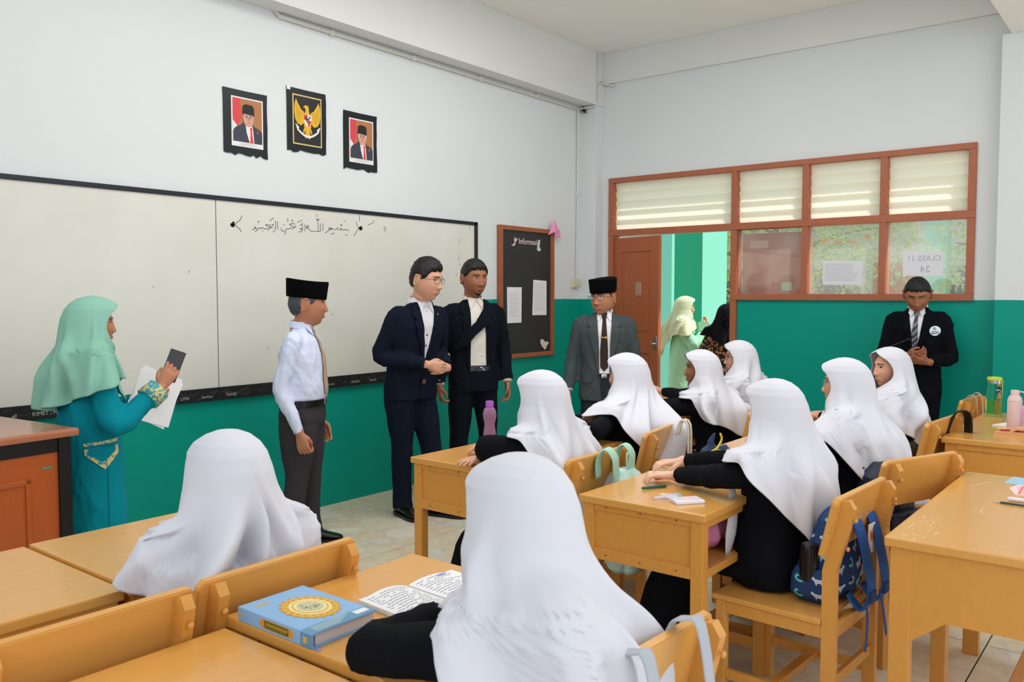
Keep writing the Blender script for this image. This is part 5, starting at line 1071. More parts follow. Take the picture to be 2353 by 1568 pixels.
for lb, c_, x, y, a in (('yellow highlighter pen in front of the pink flask', (232, 210, 80), -2.03, -4.05, -58), ('magenta pen lying on the small brown book', (190, 34, 110), -2.06, -4.07, -60), ('black marker by the pink flask base', (30, 28, 36), -1.99, -4.15, -55)):
    b = thing('pen', lb, 'pen', (x, y, TZ+.0155+.006), R(a)); obj('barrel', MB().tube([(-.06, 0, 0), (.045, 0, 0)], .0055, 10), mat(lb[:14], c_, .35), b); obj('tip', MB().tube([(.045, 0, 0), (.062, 0, 0)], [.005, .0015], 8), M_paper, b)
slab('notebook', 'open white notebook under the resting hand behind the pink flask', 'book', [(-1.80, -3.93), (-1.62, -4.0), (-1.60, -4.22), (-1.82, -4.16)], TZ, TZ+.008, M_paper)
b = thing('pencil_pouch', 'pink translucent pouch at the right edge of the frame', 'pouch', (-1.58, -4.08, TZ+.001)); obj('pouch_body', MB().box((-.06, -.09, .008), (.06, .05, .10), .02), mat('translucent pink', (232, 160, 210), .3), b)
# near long desk
slab('card', 'light blue folded card on the lower right desk', 'card', [(-3.45, -4.235), (-3.30, -4.245), (-3.31, -4.37), (-3.47, -4.34)], TZ, TZ+.002, mat('light blue card', (160, 200, 226), .5, var=.1, vscale=30))
r_ = slab('card', 'pink gingham card at the right edge of the lower right desk', 'card', [(-3.54, -4.265), (-3.46, -4.285), (-3.50, -4.43), (-3.65, -4.38), (-3.655, -4.30)], TZ, TZ+.002, mat('pale pink card', (244, 214, 214), .5))
gm = MB(); c0 = r_.location
for i in range(5): gm.ribbon([(-3.635+.032*i-c0.x, -4.312+.006*i-c0.y), (-3.61+.032*i-c0.x, -4.395-c0.y+.0*i)], .008, Matrix.Identity(4), .0021, .0024)
for j in range(4): gm.ribbon([(-3.64-c0.x, -4.31-.022*j-c0.y), (-3.49-c0.x, -4.305-.022*j-c0.y)], .006, Matrix.Identity(4), .0025, .0028)
obj('gingham', gm, mat('gingham pink', (232, 104, 112), .5), r_)
b = thing('pencil', 'dark green pencil on the lower right desk', 'pencil', (-3.84, -4.31, TZ+.0045), R(-92)); obj('barrel', MB().tube([(-.03, 0, 0), (.13, 0, 0)], .0042, 6, round_ends=False), mat('dark green paint', (56, 84, 74), .4), b); obj('point', MB().tube([(-.03, 0, 0), (-.055, 0, 0)], [.0042, .0005], 8, round_ends=False), mat('bare pencil wood', (226, 180, 150), .6), b)
b = thing('marker_pen', 'white and red marker beside the dark green pencil', 'pen', (-3.775, -4.33, TZ+.008), R(-90)); obj('barrel', MB().tube([(-.03, 0, 0), (.025, 0, 0)], .0075, 12), mat('white plastic', (232, 230, 240), .25), b); obj('cap', MB().tube([(.025, 0, 0), (.09, 0, 0)], .0078, 12), mat('red plastic', (216, 44, 72), .35), b)
sk = MB(); rr = random.Random(6)
for i in range(26):
    a, q = rr.uniform(-4.50, -4.2), rr.random(); x = a; y = -4.095-.01-.10*q*q; sk.prism(ell(x, y, rr.uniform(.003, .008), rr.uniform(.002, .004), 6), TZ+.0001, TZ+.0004)
for i in range(6): sk.prism(ell(-4.03+.012*i, -4.245-.004*(i-3)**2*.3, .006, .0025, 6), TZ+.0001, TZ+.0004)
sk.ribbon([(-3.6, -4.14), (-3.45, -4.19)], .003, Matrix.Identity(4), TZ+.0001, TZ+.0004)
o = tag(obj('varnish_chips', sk, mat('pale worn varnish', (236, 214, 178), .3)), 'pale worn varnish chips along the lower right desk corner', 'wear'); o['kind'] = 'stuff'
tag(obj('ribbon_scrap', MB().tube([(-3.98+.0, -2.30, .006), (-3.96, -2.33, .008), (-3.94, -2.31, .005)], .005, 6), M_pink), 'tiny pink scrap on the floor under the desks', 'scrap')

# ---------------- bags ----------------
def strap(mb, pts, wd=.035, th=.006, up=(1, 0, 0)): return mb.tube(pts, [th/2]*len(pts), 10, ry=wd/2, up=up, sub=4, round_ends=False)
mp_ = bpy.data.materials.new('pale mint checked cloth'); mp_.use_nodes = True; nt = mp_.node_tree; bs = nt.nodes['Principled BSDF']
tc = nt.nodes.new('ShaderNodeTexCoord'); wv = nt.nodes.new('ShaderNodeTexBrick'); nt.links.new(tc.outputs['Object'], wv.inputs['Vector']); wv.inputs['Scale'].default_value = 26; wv.inputs['Mortar Size'].default_value = .012; wv.offset = 0
wv.inputs['Color1'].default_value = (*lin((176, 214, 208)), 1); wv.inputs['Color2'].default_value = (*lin((186, 222, 214)), 1); wv.inputs['Mortar'].default_value = (*lin((222, 236, 230)), 1); rm = nt.nodes.new('ShaderNodeMapping'); rm.inputs['Rotation'].default_value = (R(90), 0, 0); nt.links.new(tc.outputs['Object'], rm.inputs['Vector']); nt.links.new(rm.outputs[0], wv.inputs['Vector'])
nt.links.new(wv.outputs[0], bs.inputs['Base Color']); bs.inputs['Roughness'].default_value = .8
M_mint = mat('mint webbing', (170, 212, 190), .8, bump=.2, bscale=200)
b = thing('backpack', 'pale mint checked backpack hanging by its straps on a chair back', 'bag', (-4.235, -2.985, .35))
m_ = MB(); m_.rings([(0, 0, .02, .07, .03), (.03, 0, 0, .125, .06), (.10, 0, -.01, .15, .075), (.25, 0, -.01, .135, .07), (.37, .0, .0, .11, .05), (.44, .01, .02, .06, .03)], 26, 2.5)
obj('bag_body', remesh(m_, .008, 2, .007, .8, 21, .5), mp_, b)
m_ = MB(); m_.rings([(.01, 0, -.045, .09, .025), (.04, 0, -.065, .12, .04), (.13, 0, -.07, .115, .035), (.16, 0, -.06, .10, .02)], 22, 2.8); obj('front_pocket', remesh(m_, .008, 2, .006, .9, 22), mp_, b)
s_ = MB(); strap(s_, [(-.06, -.0, .36), (-.075, .01, .43), (-.085, .01, .49), (-.09, .045, .525), (-.09, .085, .48), (-.09, .085, .40)], .05, .012); obj('shoulder_strap', s_, M_mint, b, True)
s_ = MB(); strap(s_, [(.055, .0, .37), (.05, .01, .43), (.05, .01, .49), (.05, .045, .525), (.05, .085, .48), (.05, .085, .40)], .05, .012); obj('shoulder_strap', s_, M_mint, b, True)
obj('loop', MB().tube([(0, 0, .42), (-.01, -.0, .48), (.0, .0, .50), (.012, -.0, .48), (.005, 0, .43)], .004, 8, sub=3), M_mint, b, True); obj('pull_tab', MB().box((.125, -.05, .03), (.145, -.044, .12), .002), mat('mint webbing2', (120, 190, 170), .7), b)
tag(obj('garment_label', MB().box((0, 0, 0), (.06, .002, .05)), M_paper, loc=(-4.475, -2.83, .595)), 'small white cloth label under the mint backpack chair back', 'label')
# white cord straps
cs = thing('cord_bag', 'flat white cotton bag hanging by cords on the second front chair', 'bag', (-3.40, -2.83, .40)); m_ = MB()
for dx in (0, .03): m_.tube([(dx, -.005, .10), (dx-.005, -.012, .30), (dx-.01, -.01, .452), (dx-.01, .03, .47), (dx-.01, .05, .40)], .006, 8, sub=3)
obj('cord', m_, mat('off-white cord', (226, 216, 200), .8), cs, True); m_ = MB(); m_.rings([(-.2, 0, 0, .09, .02), (-.1, 0, 0, .11, .03), (.05, 0, 0, .10, .02), (.10, 0, 0, .07, .01)], 20, 3); obj('bag_body', remesh(m_, .008, 2, .01, 2, 3), M_black, cs)
# cream tote
ct = thing('tote_bag', 'cream tote bag with lace cord hanging near the doorway girls', 'bag', (-2.62, -2.90, .50)); m_ = MB(); m_.rings([(0, 0, 0, .05, .03), (.08, 0, 0, .09, .045), (.22, .01, 0, .08, .035), (.33, .02, .01, .05, .02)], 20, 2.4); obj('bag_body', remesh(m_, .007, 2, .008, 1, 6, .4), mat('cream cloth', (216, 204, 184), .8), ct)
s_ = MB(); strap(s_, [(.03, 0, .31), (.05, .01, .36), (.04, .06, .375), (.04, .08, .3)], .03); obj('strap', s_, mat('cream cloth', (216, 204, 184), .8), ct, True)
obj('lace', MB().tube([(-.06, -.03, .17), (-.09, -.03, .14), (-.065, -.04, .12), (-.10, -.03, .10), (-.07, -.04, .07), (-.10, -.03, .05), (-.08, -.03, .02)], .004, 6, sub=3), M_paper, ct, True)
# blue printed backpack
M_blue = mat('royal blue cloth', (30, 84, 158), .7, bump=.15, bscale=300); M_navyb = mat('navy blue cloth', (24, 58, 112), .7, bump=.15, bscale=300)
b = thing('backpack', 'blue backpack printed with pale animals on the chair seat', 'bag', (-4.19, -3.80, .436), R(-4))
m_ = MB(); m_.rings([(0, 0, 0, .13, .075), (.03, 0, 0, .155, .095), (.12, 0, 0, .15, .095), (.20, 0, -.01, .13, .065), (.28, 0, -.02, .10, .045), (.32, 0, -.02, .05, .02)], 30, 2.8); bme = remesh(m_, .008, 2, .005, .7, 31); obj('bag_body', bme, M_navyb, b); bb_ = bvh(bme)
rr = random.Random(11); an = MB()
def critter(k, s):
    base = [(-.02, -.006), (-.014, -.016), (-.010, -.006), (.004, -.006), (.006, -.017), (.012, -.006), (.016, .002), (.024, .006), (.026, .013), (.018, .016), (.014, .010), (.0, .008), (-.014, .009), (-.022, .014), (-.026, .008)]
    if k % 2: base = [(-.02, -.012), (-.006, -.015), (.010, -.010), (.018, .002), (.012, .013), (.002, .014), (-.002, .008), (.006, .004), (.006, -.003), (-.006, -.006), (-.020, -.004)]
    return [(x*s, y*s) for x, y in base]
for side, Fm in (('l', Matrix(((0, 0, -1, 0), (1, 0, 0, 0), (0, 1, 0, 0), (0, 0, 0, 1)))), ('b', Matrix(((1, 0, 0, 0), (0, 0, -1, 0), (0, 1, 0, 0), (0, 0, 0, 1))))):
    for i in range(9 if side == 'l' else 12):
        u = rr.uniform(-.06, .06) if side == 'l' else -.105+.07*(i % 4); v = .05+.062*(i//2 if side == 'l' else i//4)+(.02 if i % 2 else 0)
        if side == 'l': u = -.04+.075*(i % 2)+rr.uniform(-.01, .01); v = .035+.062*(i//2)
        a = rr.uniform(-.6, .6); pts = [(u+x*math.cos(a)-y*math.sin(a), v+x*math.sin(a)+y*math.cos(a)) for x, y in critter(i, 1.05)]
        patch('printed_animal', pts, bb_, Fm, .0015, [mat('pale lilac print', (196, 206, 222), .6), mat('pale grey print', (174, 190, 206), .6), mat('mint print', (96, 200, 186), .6)][i % 3], b, .0006, .02, far=.3)
for k, (x, tip) in enumerate(((-.06, -.02), (.075, .05))):
    s_ = MB(); strap(s_, [(x, -.06, .34), (x-.005, -.12, .28), (x, -.155, .15), (x+.01, -.165, .04), (x+.005, -.135, -.02), (x, -.09, .03)], .075, .014); so_ = obj('shoulder_strap', s_, M_blue, b, True)
    s_ = MB(); strap(s_, [(x+.005, -.15, .02), (x+tip*.3, -.16, -.06), (x+tip, -.16, -.155)], .022, .003); obj('strap_tail', s_, M_blue, b, True)
    obj('buckle', MB().box((x-.022, -.178, .015), (x+.03, -.160, .055), .004), M_navyb, b)
m_ = MB(); m_.rings([(.0, -.145, 0, .015, .05), (.03, -.16, 0, .03, .075), (.09, -.158, 0, .028, .072), (.12, -.15, 0, .024, .06)], 20, 2.3); pkm = remesh(m_, .007, 2); obj('side_pocket', pkm, M_navyb, b); pkb = bvh(pkm)
for i in range(4): patch('printed_animal', [(-.035+.07*(i % 2)+x, .035+.05*(i//2)+y) for x, y in critter(i, .9)], pkb, Matrix(((0, 0, -1, 0), (1, 0, 0, 0), (0, 1, 0, 0), (0, 0, 0, 1))), .0015, [mat('pale lilac print', (196, 206, 222), .6), mat('mint print', (96, 200, 186), .6)][i % 2], b, .0006, .02, far=.3)
lathe_obj('flask', [(.001, .08), (.032, .08), (.032, .19), (.027, .205), (.001, .206)], M_leather, b, Matrix.Translation((-.158, .01, 0))); 
tg_ = obj('hang_tag', MB().box((-.03, -.135, .13), (.03, -.132, .235), .001), M_paper, b); tg_.location = (.03, 0, .03)
obj('tag_print', MB().prism([(-.018, .178), (.0, .172), (.020, .18), (.022, .20), (.012, .215), (-.004, .209), (-.02, .214)], 0, .0008, Matrix.Translation((.03, -.1352, .03)) @ FA), mat('orange print', (236, 160, 40), .5), b)
obj('tag_print', MB().prism([(-.014, .183), (-.010, .205), (-.016, .206), (-.02, .186)], 0, .0008, Matrix.Translation((.035, -.1362, .03)) @ FA), mat('red print', (206, 40, 50), .5), b)
# dark bags on the seats
def dark_bag(label, loc, rz, m, seed, sc=1., hgt=.33, name='backpack'):
    b = thing(name, label, 'bag', loc, R(rz)); m_ = MB(); m_.rings([(0, 0, 0, .13*sc, .07*sc), (.03, 0, 0, .155*sc, .09*sc), (hgt*.5, 0, 0, .15*sc, .09*sc), (hgt*.85, 0, 0, .12*sc, .06*sc), (hgt, 0, 0, .06*sc, .03*sc)], 24, 2.6)
    obj('bag_body', remesh(m_, .01, 2, .009, .8, seed), m, b)
    m_ = MB(); m_.rings([(.02, 0, -.08*sc, .11*sc, .03), (.08, 0, -.10*sc, .12*sc, .035), (hgt*.45, 0, -.09*sc, .11*sc, .025)], 20, 2.8); obj('front_pocket', remesh(m_, .01, 2, .006, 1, seed), m, b)
    s_ = MB()
    for x in (-.06, .06): strap(s_, [(x*sc, .05, hgt*.9), (x*sc, .11, hgt*.7), (x*sc, .12, hgt*.3), (x*sc, .08, .05)], .045, .01)
    obj('shoulder_strap', s_, m, b, True); return b
M_dn = mat('dark navy nylon', (24, 34, 58), .5, bump=.2, bscale=200); M_kn = mat('black nylon', (16, 16, 20), .5, bump=.2, bscale=200)
dark_bag('dark navy backpack on the chair of the spectacled girl', (-3.42, -3.78, .436), -15, M_dn, 41, 1.15, .36)
b = dark_bag('black backpack with pink and white trims on the chair before the bottles desk', (-2.36, -3.60, .436), 0, M_kn, 43, 1.1, .30)
s_ = MB(); strap(s_, [(.17, -.16, .25), (.16, -.20, .39), (.16, -.23, .44), (.20, -.27, .41), (.20, -.27, .2), (.17, -.25, .08)], .06, .012); obj('shoulder_strap', s_, M_kn, b, True)
obj('trim', MB().tube([(-.12, -.05, .22), (.0, -.02, .26), (.10, -.04, .24)], .008, 8, sub=3), mat('magenta trim', (130, 30, 80), .6), b, True); obj('trim', MB().tube([(.12, -.10, .32), (.10, -.12, .24), (.13, -.12, .19)], .006, 8, sub=3), M_paper, b, True)
b = thing('shoulder_bag', 'small bag hanging by pink straps on the chair nearest the guard', 'bag', (-1.2, -3.74, .45))
for x in (-.10, .08): s_ = MB(); strap(s_, [(x, -.035, .2), (x, -.025, .38), (x, .0, .423), (x, .035, .40), (x, .06, .3)], .03, .006); obj('strap', s_, mat('dusty pink strap', (214, 170, 170), .7), b, True)
m_ = MB(); m_.rings([(0, 0, -.05, .10, .03), (.05, 0, -.05, .13, .045), (.2, 0, -.045, .12, .03)], 20, 2.8); obj('bag_body', remesh(m_, .009, 2), mat('taupe cloth', (120, 92, 74), .7), b)
b = thing('shoulder_bag', 'bag hanging by grey straps on the bottom centre chair', 'bag', (-5.89, -4.06, .42))
for x in (-.10, .10): s_ = MB(); strap(s_, [(x, -.05, .1), (x, -.035, .3), (x, -.01, .447), (x, .02, .455), (x, .055, .43), (x, .065, .3)], .04, .006); obj('strap', s_, mat('grey webbing', (176, 180, 190), .7, bump=.2, bscale=300), b, True)
m_ = MB(); m_.rings([(-.1, 0, -.07, .10, .03), (-.05, 0, -.07, .14, .05), (.12, 0, -.06, .13, .035)], 20, 2.8); obj('bag_body', remesh(m_, .009, 2), mat('grey cloth', (150, 154, 164), .7), b)

# ---------------- outdoors ----------------
M_gnd = mat('pale concrete yard', (214, 212, 204), .9, var=.05); struct('ground', MB().box((.15, -30, -.12), (40, 30, -.01)), M_gnd)
M_pg = mat('outdoor green paint', (24, 160, 118), .7); M_pm = mat('outdoor mint paint', (120, 196, 174), .7); M_pw = mat('outdoor white paint', (228, 228, 220), .8)
o = thing('pillar', 'green outdoor pillar behind the doorway, its sunlit side coloured mint', 'pillar', (2.34, -.10, 0)); obj('shaft', MB().box((-.34, -.179, 0), (.34, .18, 3.9), .004), M_pg, o); obj('sunlit_face', MB().box((-.336, -.186, 0), (.34, -.179, 3.9)), M_pm, o)  # lighter mint side face: sunlight on it partly put into the colour
bd = thing('building', 'mint and white classroom block across the yard', 'building', (12, 4, 0))
obj('wall', MB().box((0, -9, 0), (.3, 12, 7.0)), M_pw, bd)
for y in (-7.6, -5.0, -2.4, .2, 2.6, 5.2):
    obj('column', MB().box((-1.6, y-.2, 0), (-1.2, y+.2, 7), .01), M_pm, bd)
obj('balcony_slab', MB().box((-1.7, -9, 3.1), (0, 12, 3.4), .01), M_pw, bd); obj('balcony_wall', MB().box((-1.7, -9, 3.4), (-1.6, 12, 4.3), .01), M_pg, bd)
for y in (-6.6, -3.9, -1.2, 1.4, 4.0):
    d_ = obj('door', MB().box((-.05, y-.45, 0), (-.002, y+.45, 2.2), .01), mat('orange brown outdoor door', (206, 120, 60), .6), bd)
    w_ = obj('window', MB().box((-.05, y+.7, 1.1), (-.002, y+1.7, 2.1), .01), mat('dark outdoor glass', (90, 100, 104), .2), bd)
rl = thing('railing', 'grey metal railing outside the doorway', 'railing', (5.6, 2.0, 0)); M_rail = mat('grey railing', (140, 144, 150), .5)
for z in (.15, 1.0): obj('rail', MB().box((-.02, -.9, z), (.02, 2.4, z+.04)), M_rail, rl)
bm_ = MB().box((-.01, -.01, .15), (.01, .01, 1.0)).mesh('bar')
for y in (-.9, .7, 2.35): obj('rail_post', MB().box((-.025, y, -.01), (.025, y+.05, 1.04)), M_rail, rl)
for i in range(27): obj('bar', bm_, M_rail, rl, loc=(0, -.85+.12*i, 0))
wl = thing('wall_post', 'tall mint painted post left of the pillar outside', 'pillar', (4.4, 1.55, 0)); obj('shaft', MB().box((-.25, -.3, 0), (.25, .1, 3.0), .01), M_pm, wl); obj('post_cap', MB().box((-.3, -.35, 3.0), (.3, .4, 3.12), .01), M_pw, wl)
# trees in the yard
M_leaf = mat('green leaf', (132, 158, 92), .5, var=.3, vscale=8); M_bark = mat('grey bark', (120, 106, 90), .9, bump=.6, bscale=20)
bs_ = M_leaf.node_tree; tl_ = bs_.nodes.new('ShaderNodeBsdfTranslucent'); tl_.inputs[0].default_value = (*lin((176, 200, 110)), 1); mx_ = bs_.nodes.new('ShaderNodeMixShader'); mx_.inputs[0].default_value = .4
bs_.links.new(bs_.nodes['Principled BSDF'].outputs[0], mx_.inputs[1]); bs_.links.new(tl_.outputs[0], mx_.inputs[2]); bs_.links.new(mx_.outputs[0], bs_.nodes['Material Output'].inputs[0])
def tree(label, loc, H_, cr, n, seed, zc):
    rr = np.random.RandomState(seed); t = thing('tree', label, 'tree', loc, 0, 'yard trees outside the window'); tk = MB(); tk.tube([(0, 0, 0), (.05, .03, H_*.3), (.0, .1, H_*.55), (.1, 0, H_*.9)], [.20, .15, .11, .04], 12, sub=4)
    for k in range(9):
        a = k*2.4; z = H_*(.3+.06*k); tk.tube([(0, 0, z), (math.cos(a)*cr*.45, math.sin(a)*cr*.45, z+.35), (math.cos(a)*cr*.8, math.sin(a)*cr*.8, z+.45)], [.06, .035, .012], 8, sub=2)
    obj('trunk', tk, M_bark, t, True); vs, fs = [], []
    cl = rr.randn(46, 3); cl /= np.linalg.norm(cl, axis=1)[:, None]; cl = cl*cr*(.35+.65*rr.rand(46, 1)**.5)*np.array([1, 1, .75])+np.array([0, 0, zc])
    for i in range(n):
        c = cl[rr.randint(46)]+rr.randn(3)*.22*cr*.8; d = rr.randn(3); d[2] -= .6; d /= np.linalg.norm(d); e = np.cross(d, rr.randn(3)); e /= np.linalg.norm(e); L_ = .075+.05*rr.rand(); w_ = L_*.22; nn = np.cross(d, e)*.012
        k = len(vs); vs += [tuple(c), tuple(c+d*L_*.5+e*w_+nn), tuple(c+d*L_), tuple(c+d*L_*.5-e*w_+nn)]; fs.append((k, k+1, k+2)); fs.append((k, k+2, k+3))
    me = bpy.data.meshes.new('foliage'); me.from_pydata(vs, [], fs); o = obj('foliage', me, M_leaf, t); o['kind'] = 'stuff'
tree('leafy tree filling the right-hand window pane', (4.6, -3.6, 0), 4.6, 1.7, 5200, 1, 2.9)
tree('lighter leafy tree seen through the middle pane', (7.6, .9, 0), 5.2, 2.0, 6000, 2, 2.6)
tree('low tree further right in the yard', (8.6, -7.2, 0), 4.6, 1.8, 6000, 3, 2.9)
# ---------------- people ----------------
def buttons(P, pts, m, name='button', r_=.006, off=.004):
    for x, z in pts: P(name, [(x+r_*math.cos(a), z+r_*math.sin(a)) for a in np.linspace(0, 2*PI, 9)[:-1]], off, m, .002)
front_mask = lambda z0, z1: None
def hair_short(front=.062, side=.012, back=-.055, t=.016, m=None, noise=.003, vol=.8):
    def fn(x, y, z):
        # signed distance-like value above the hairline
        if abs(x) > .058 and -.042 < y < .012 and z < .034: return -1
        f = 1/(1+math.exp(-(y-.045)/.008)); s_ = 1/(1+math.exp(-(y+.01)/.012))
        line = front*f+(1-f)*((side)*s_+(1-s_)*back)+.0035*math.sin(x*210+y*60)+.0025*math.sin(x*420)
        return z-line
    return (fn, t, m or M_hair, noise, 3, vol)
# man with cap and pale blue shirt, profile to the right
r, P, jb, M, F, s = man('man in black cap, pale blue shirt and tan tie seen in profile', (-4.09, -.66, 0), -54, .905, (0, .04, 1.60), 20, 0,
    [A((1, 0, 0), (.235, -.07, 1.06), (.235, .05, .78), (-1, .2, 0), 1, curl=1.05, d=(0, .25, -1), thumb=.9), A((-1, 0, 0), (-.235, -.03, 1.06), (-.22, .06, .80), (1, 0, 0), -1, curl=.6)],
    outfit='shirt', jm=M_shirt_blue, tm=M_trou, sm_=M_shirt_blue, lk='tan', hs=1.1, feet=((.09, -.03, -4), (-.09, .03, 4)), girth=1.2, cap=True, seed=3, fat=.5,
    hair=hair_short(.075, .0, -.062, .010, M_hair_grey, vol=0), capd=dict(h=.086, base=.040, tilt=-6), browm=M_hair_grey)
P('tie', [(-.020, 1.455), (.022, 1.455), (.016, 1.415), (.030, 1.20), (.036, 1.04), (.0, .985), (-.032, 1.04), (-.022, 1.2), (-.010, 1.415)], .008, M_tan_tie, .005); P('tie_knot', [(-.022, 1.462), (.024, 1.462), (.014, 1.418), (-.012, 1.418)], .014, M_tan_tie, .006)
for sx in (-1, 1): P('collar_point', [(sx*.004, 1.462), (sx*.045, 1.475), (sx*.066, 1.43), (sx*.045, 1.40)], .010, M_shirt_blue, .003)
bt = MB(); bt.rings([(.945*s, 0, .0, .172*s*1.165, .129*s*1.165), (.985*s, 0, .0, .17*s*1.165, .130*s*1.165)], 36, 2.4, cap=True); bo = obj('belt', bt, M_leather, r, True, 40); obj('belt_buckle', MB().box((-.022*s, .146*s, .947*s), (.022*s, .158*s, .983*s), .003), M_silver, bo)
# man in navy suit, hands clasped
r, P, jb, M, F, s = man('man in navy suit with spectacles and clasped hands, speaking', (-3.19, -.66, 0), -97, 1.0, (.0, .05, 1.60), 20, -8,
    [A((1, 0, 0), (.25, -.0, 1.10), (.055, .265, 1.05), (-.3, -.9, .1), 1, curl=.75, d=(-.9, .35, -.25), thumb=.5, cuff=False, spread=.03), A((-1, 0, 0), (-.25, .02, 1.10), (-.105, .255, 1.02), (.3, -.9, 0), -1, curl=.6, d=(.95, .25, .02), thumb=.6, cuff=False, spread=.03)],
    lean=.2, hs=1.13, jm=M_navy, tm=M_navy, sm_=M_shirt, lk='light', feet=((.06, .0, -6), (-.13, .16, 24)), girth=1.1, seed=7, fat=.4, smile=.6, lids=.35, look=.6,
    hair=hair_short(.058, .010, -.05, .017, None, .006, 1.2), glasses=M_glassframe, jhem=.80, nose=.95)
P('shirt_front', [(-.055, 1.462), (-.062, 1.43), (-.018, 1.15), (.0, 1.06), (.028, 1.16), (.058, 1.43), (.052, 1.462)], .003, M_shirt, .003)
for sx in (-1, 1):
    P('lapel', [(sx*.056, 1.468), (sx*.10, 1.445), (sx*.115, 1.37), (sx*.092, 1.345), (sx*.108, 1.325), (sx*.045, 1.15), (sx*.006, 1.05), (sx*.014, 1.13), (sx*.052, 1.36)], .010, M_navy, .005)
    P('collar_point', [(sx*.006, 1.455), (sx*.044, 1.475), (sx*.066, 1.43), (sx*.046, 1.385)], .010, M_shirt, .003)
buttons(P, [(.0, 1.40), (.004, 1.32), (.003, 1.24), (.003, 1.17)], M_navy2); buttons(P, [(-.088, 1.375)], M_gold, 'lapel_pin', .007, .014); P('pocket_flap', [(.06, .975), (.14, .965), (.14, .925), (.06, .935)], .004, M_navy, .004); P('jacket_edge', [(.0, 1.06), (.006, 1.06), (.02, .9), (.055, .815), (.048, .81), (.012, .9)], .006, M_navy, .004)
P('belt_buckle', [(-.02, .945), (.012, .945), (.012, .915), (-.02, .915)], .006, M_silver, .003)
# man in dark suit with goatee
r, P, jb, M, F, s = man('man in black suit with short beard and wristwatch, standing second from the corner', (-2.54, -.66, 0), -122, 1.01, (.0, .03, 1.605), 12, -4,
    [A((1, 0, 0), (.245, -.03, 1.10), (.265, .04, .84), (-1, 0, 0), 1, curl=.75, d=(-.05, .25, -1), thumb=.7), A((-1, 0, 0), (-.245, -.03, 1.10), (-.245, .06, .85), (1, 0, 0), -1, curl=.5, d=(.0, .15, -1))],
    hs=1.13, jm=M_navy2, tm=M_navy2, sm_=M_shirt_cream, lk='brown', feet=((.13, .02, -10), (-.13, .02, 10)), girth=1.06, seed=11, lids=.5, look=-.4,
    hair=hair_short(.058, .016, -.04, .015, None, .004, .9), beard=(lambda x, y, z: min(-.070-z+max(0, abs(x)-.018)*.9+(-.004), y-.045) if abs(x) < .05 else -1, .004, M_hair, .0015, 5), jhem=.79)
P('shirt_front', [(-.055, 1.462), (-.060, 1.42), (-.062, 1.15), (-.075, .985), (.055, .985), (.058, 1.15), (.058, 1.42), (.052, 1.462)], .003, M_shirt_cream, .003)
for sx in (-1, 1): P('lapel', [(sx*.056, 1.468), (sx*.10, 1.445), (sx*.12, 1.37), (sx*.095, 1.345), (sx*.115, 1.325), (sx*.085, 1.1), (sx*.078, .98), (sx*.060, .98), (sx*.056, 1.2), (sx*.052, 1.36)], .010, M_navy2, .005); P('collar_point', [(sx*.006, 1.455), (sx*.044, 1.475), (sx*.062, 1.42), (sx*.042, 1.385)], .010, M_shirt_cream, .003)
P('folded_lapel', [(-.115, 1.425), (-.06, 1.455), (-.045, 1.39), (.02, 1.30), (.12, 1.21), (.16, 1.10), (.09, 1.13), (.03, 1.20), (-.06, 1.28), (-.10, 1.345)], .022, M_navy2, .016); buttons(P, [(-.085, 1.415)], M_grey, 'lapel_pin', .009, .026)
P('belt', [(-.085, .983), (.06, .983), (.06, .945), (-.085, .945)], .005, M_leather, .004); P('belt_mark', [(-.045, .95), (-.03, .972), (-.012, .974), (-.012, .969), (-.027, .967), (-.04, .948)], .010, M_silver, .001)
P('trouser_front', [(-.085, .945), (.06, .945), (.045, .80), (-.10, .80)], .0035, M_navy2, .003); buttons(P, [(.0, 1.30), (-.02, 1.12), (-.028, 1.05), (-.03, 1.0)], M_navy2)
wt = MB(); wt.tube([(.268, .035, .885), (.27, .04, .857)], .036, 18, round_ends=False); wo = obj('wristwatch', wt, M_leather, r, True); wo.location = (.006, .002, .008)
# man in grey tweed jacket and cap
r, P, jb, M, F, s = man('man in grey tweed jacket, black cap and spectacles beside the open door', (-1.74, -1.29, 0), -146, .945, (.01, .03, 1.565), -32, -3,
    [A((1, 0, 0), (.255, -.02, 1.07), (.285, .06, .82), (-1, .1, 0), 1, curl=.4, d=(.05, .3, -1), spread=.12), A((-1, 0, 0), (-.255, -.02, 1.07), (-.27, .05, .82), (1, 0, 0), -1, curl=.5, d=(0, .2, -1))],
    hs=1.1, jm=M_grey, tm=M_darkgrey, sm_=M_shirt, lk='tan', feet=((.11, .0, -12), (-.11, .0, 12)), girth=1.16, seed=15, fat=1.0, smile=.8, lids=.45, look=.3, cap=True, capd=dict(h=.085, base=.050, tilt=-4),
    hair=hair_short(.075, .005, -.05, .006), glasses=M_glassframe, beard=(lambda x, y, z: min(-.092-z+max(0, abs(x)-.02)*.5, y-.03) if abs(x) < .05 else -1, .004, M_hair, .0015, 5), jhem=.74)
P('shirt_front', [(-.060, 1.462), (-.065, 1.42), (-.045, 1.15), (-.045, .97), (.040, .97), (.045, 1.15), (.065, 1.42), (.055, 1.462)], .003, M_shirt, .003)
for sx in (-1, 1): P('lapel', [(sx*.058, 1.468), (sx*.105, 1.445), (sx*.135, 1.36), (sx*.108, 1.335), (sx*.13, 1.315), (sx*.075, 1.12), (sx*.052, .98), (sx*.040, .98), (sx*.044, 1.2), (sx*.055, 1.36)], .010, M_grey, .006); P('collar_point', [(sx*.006, 1.452), (sx*.046, 1.475), (sx*.07, 1.42), (sx*.045, 1.375)], .012, M_shirt, .003)
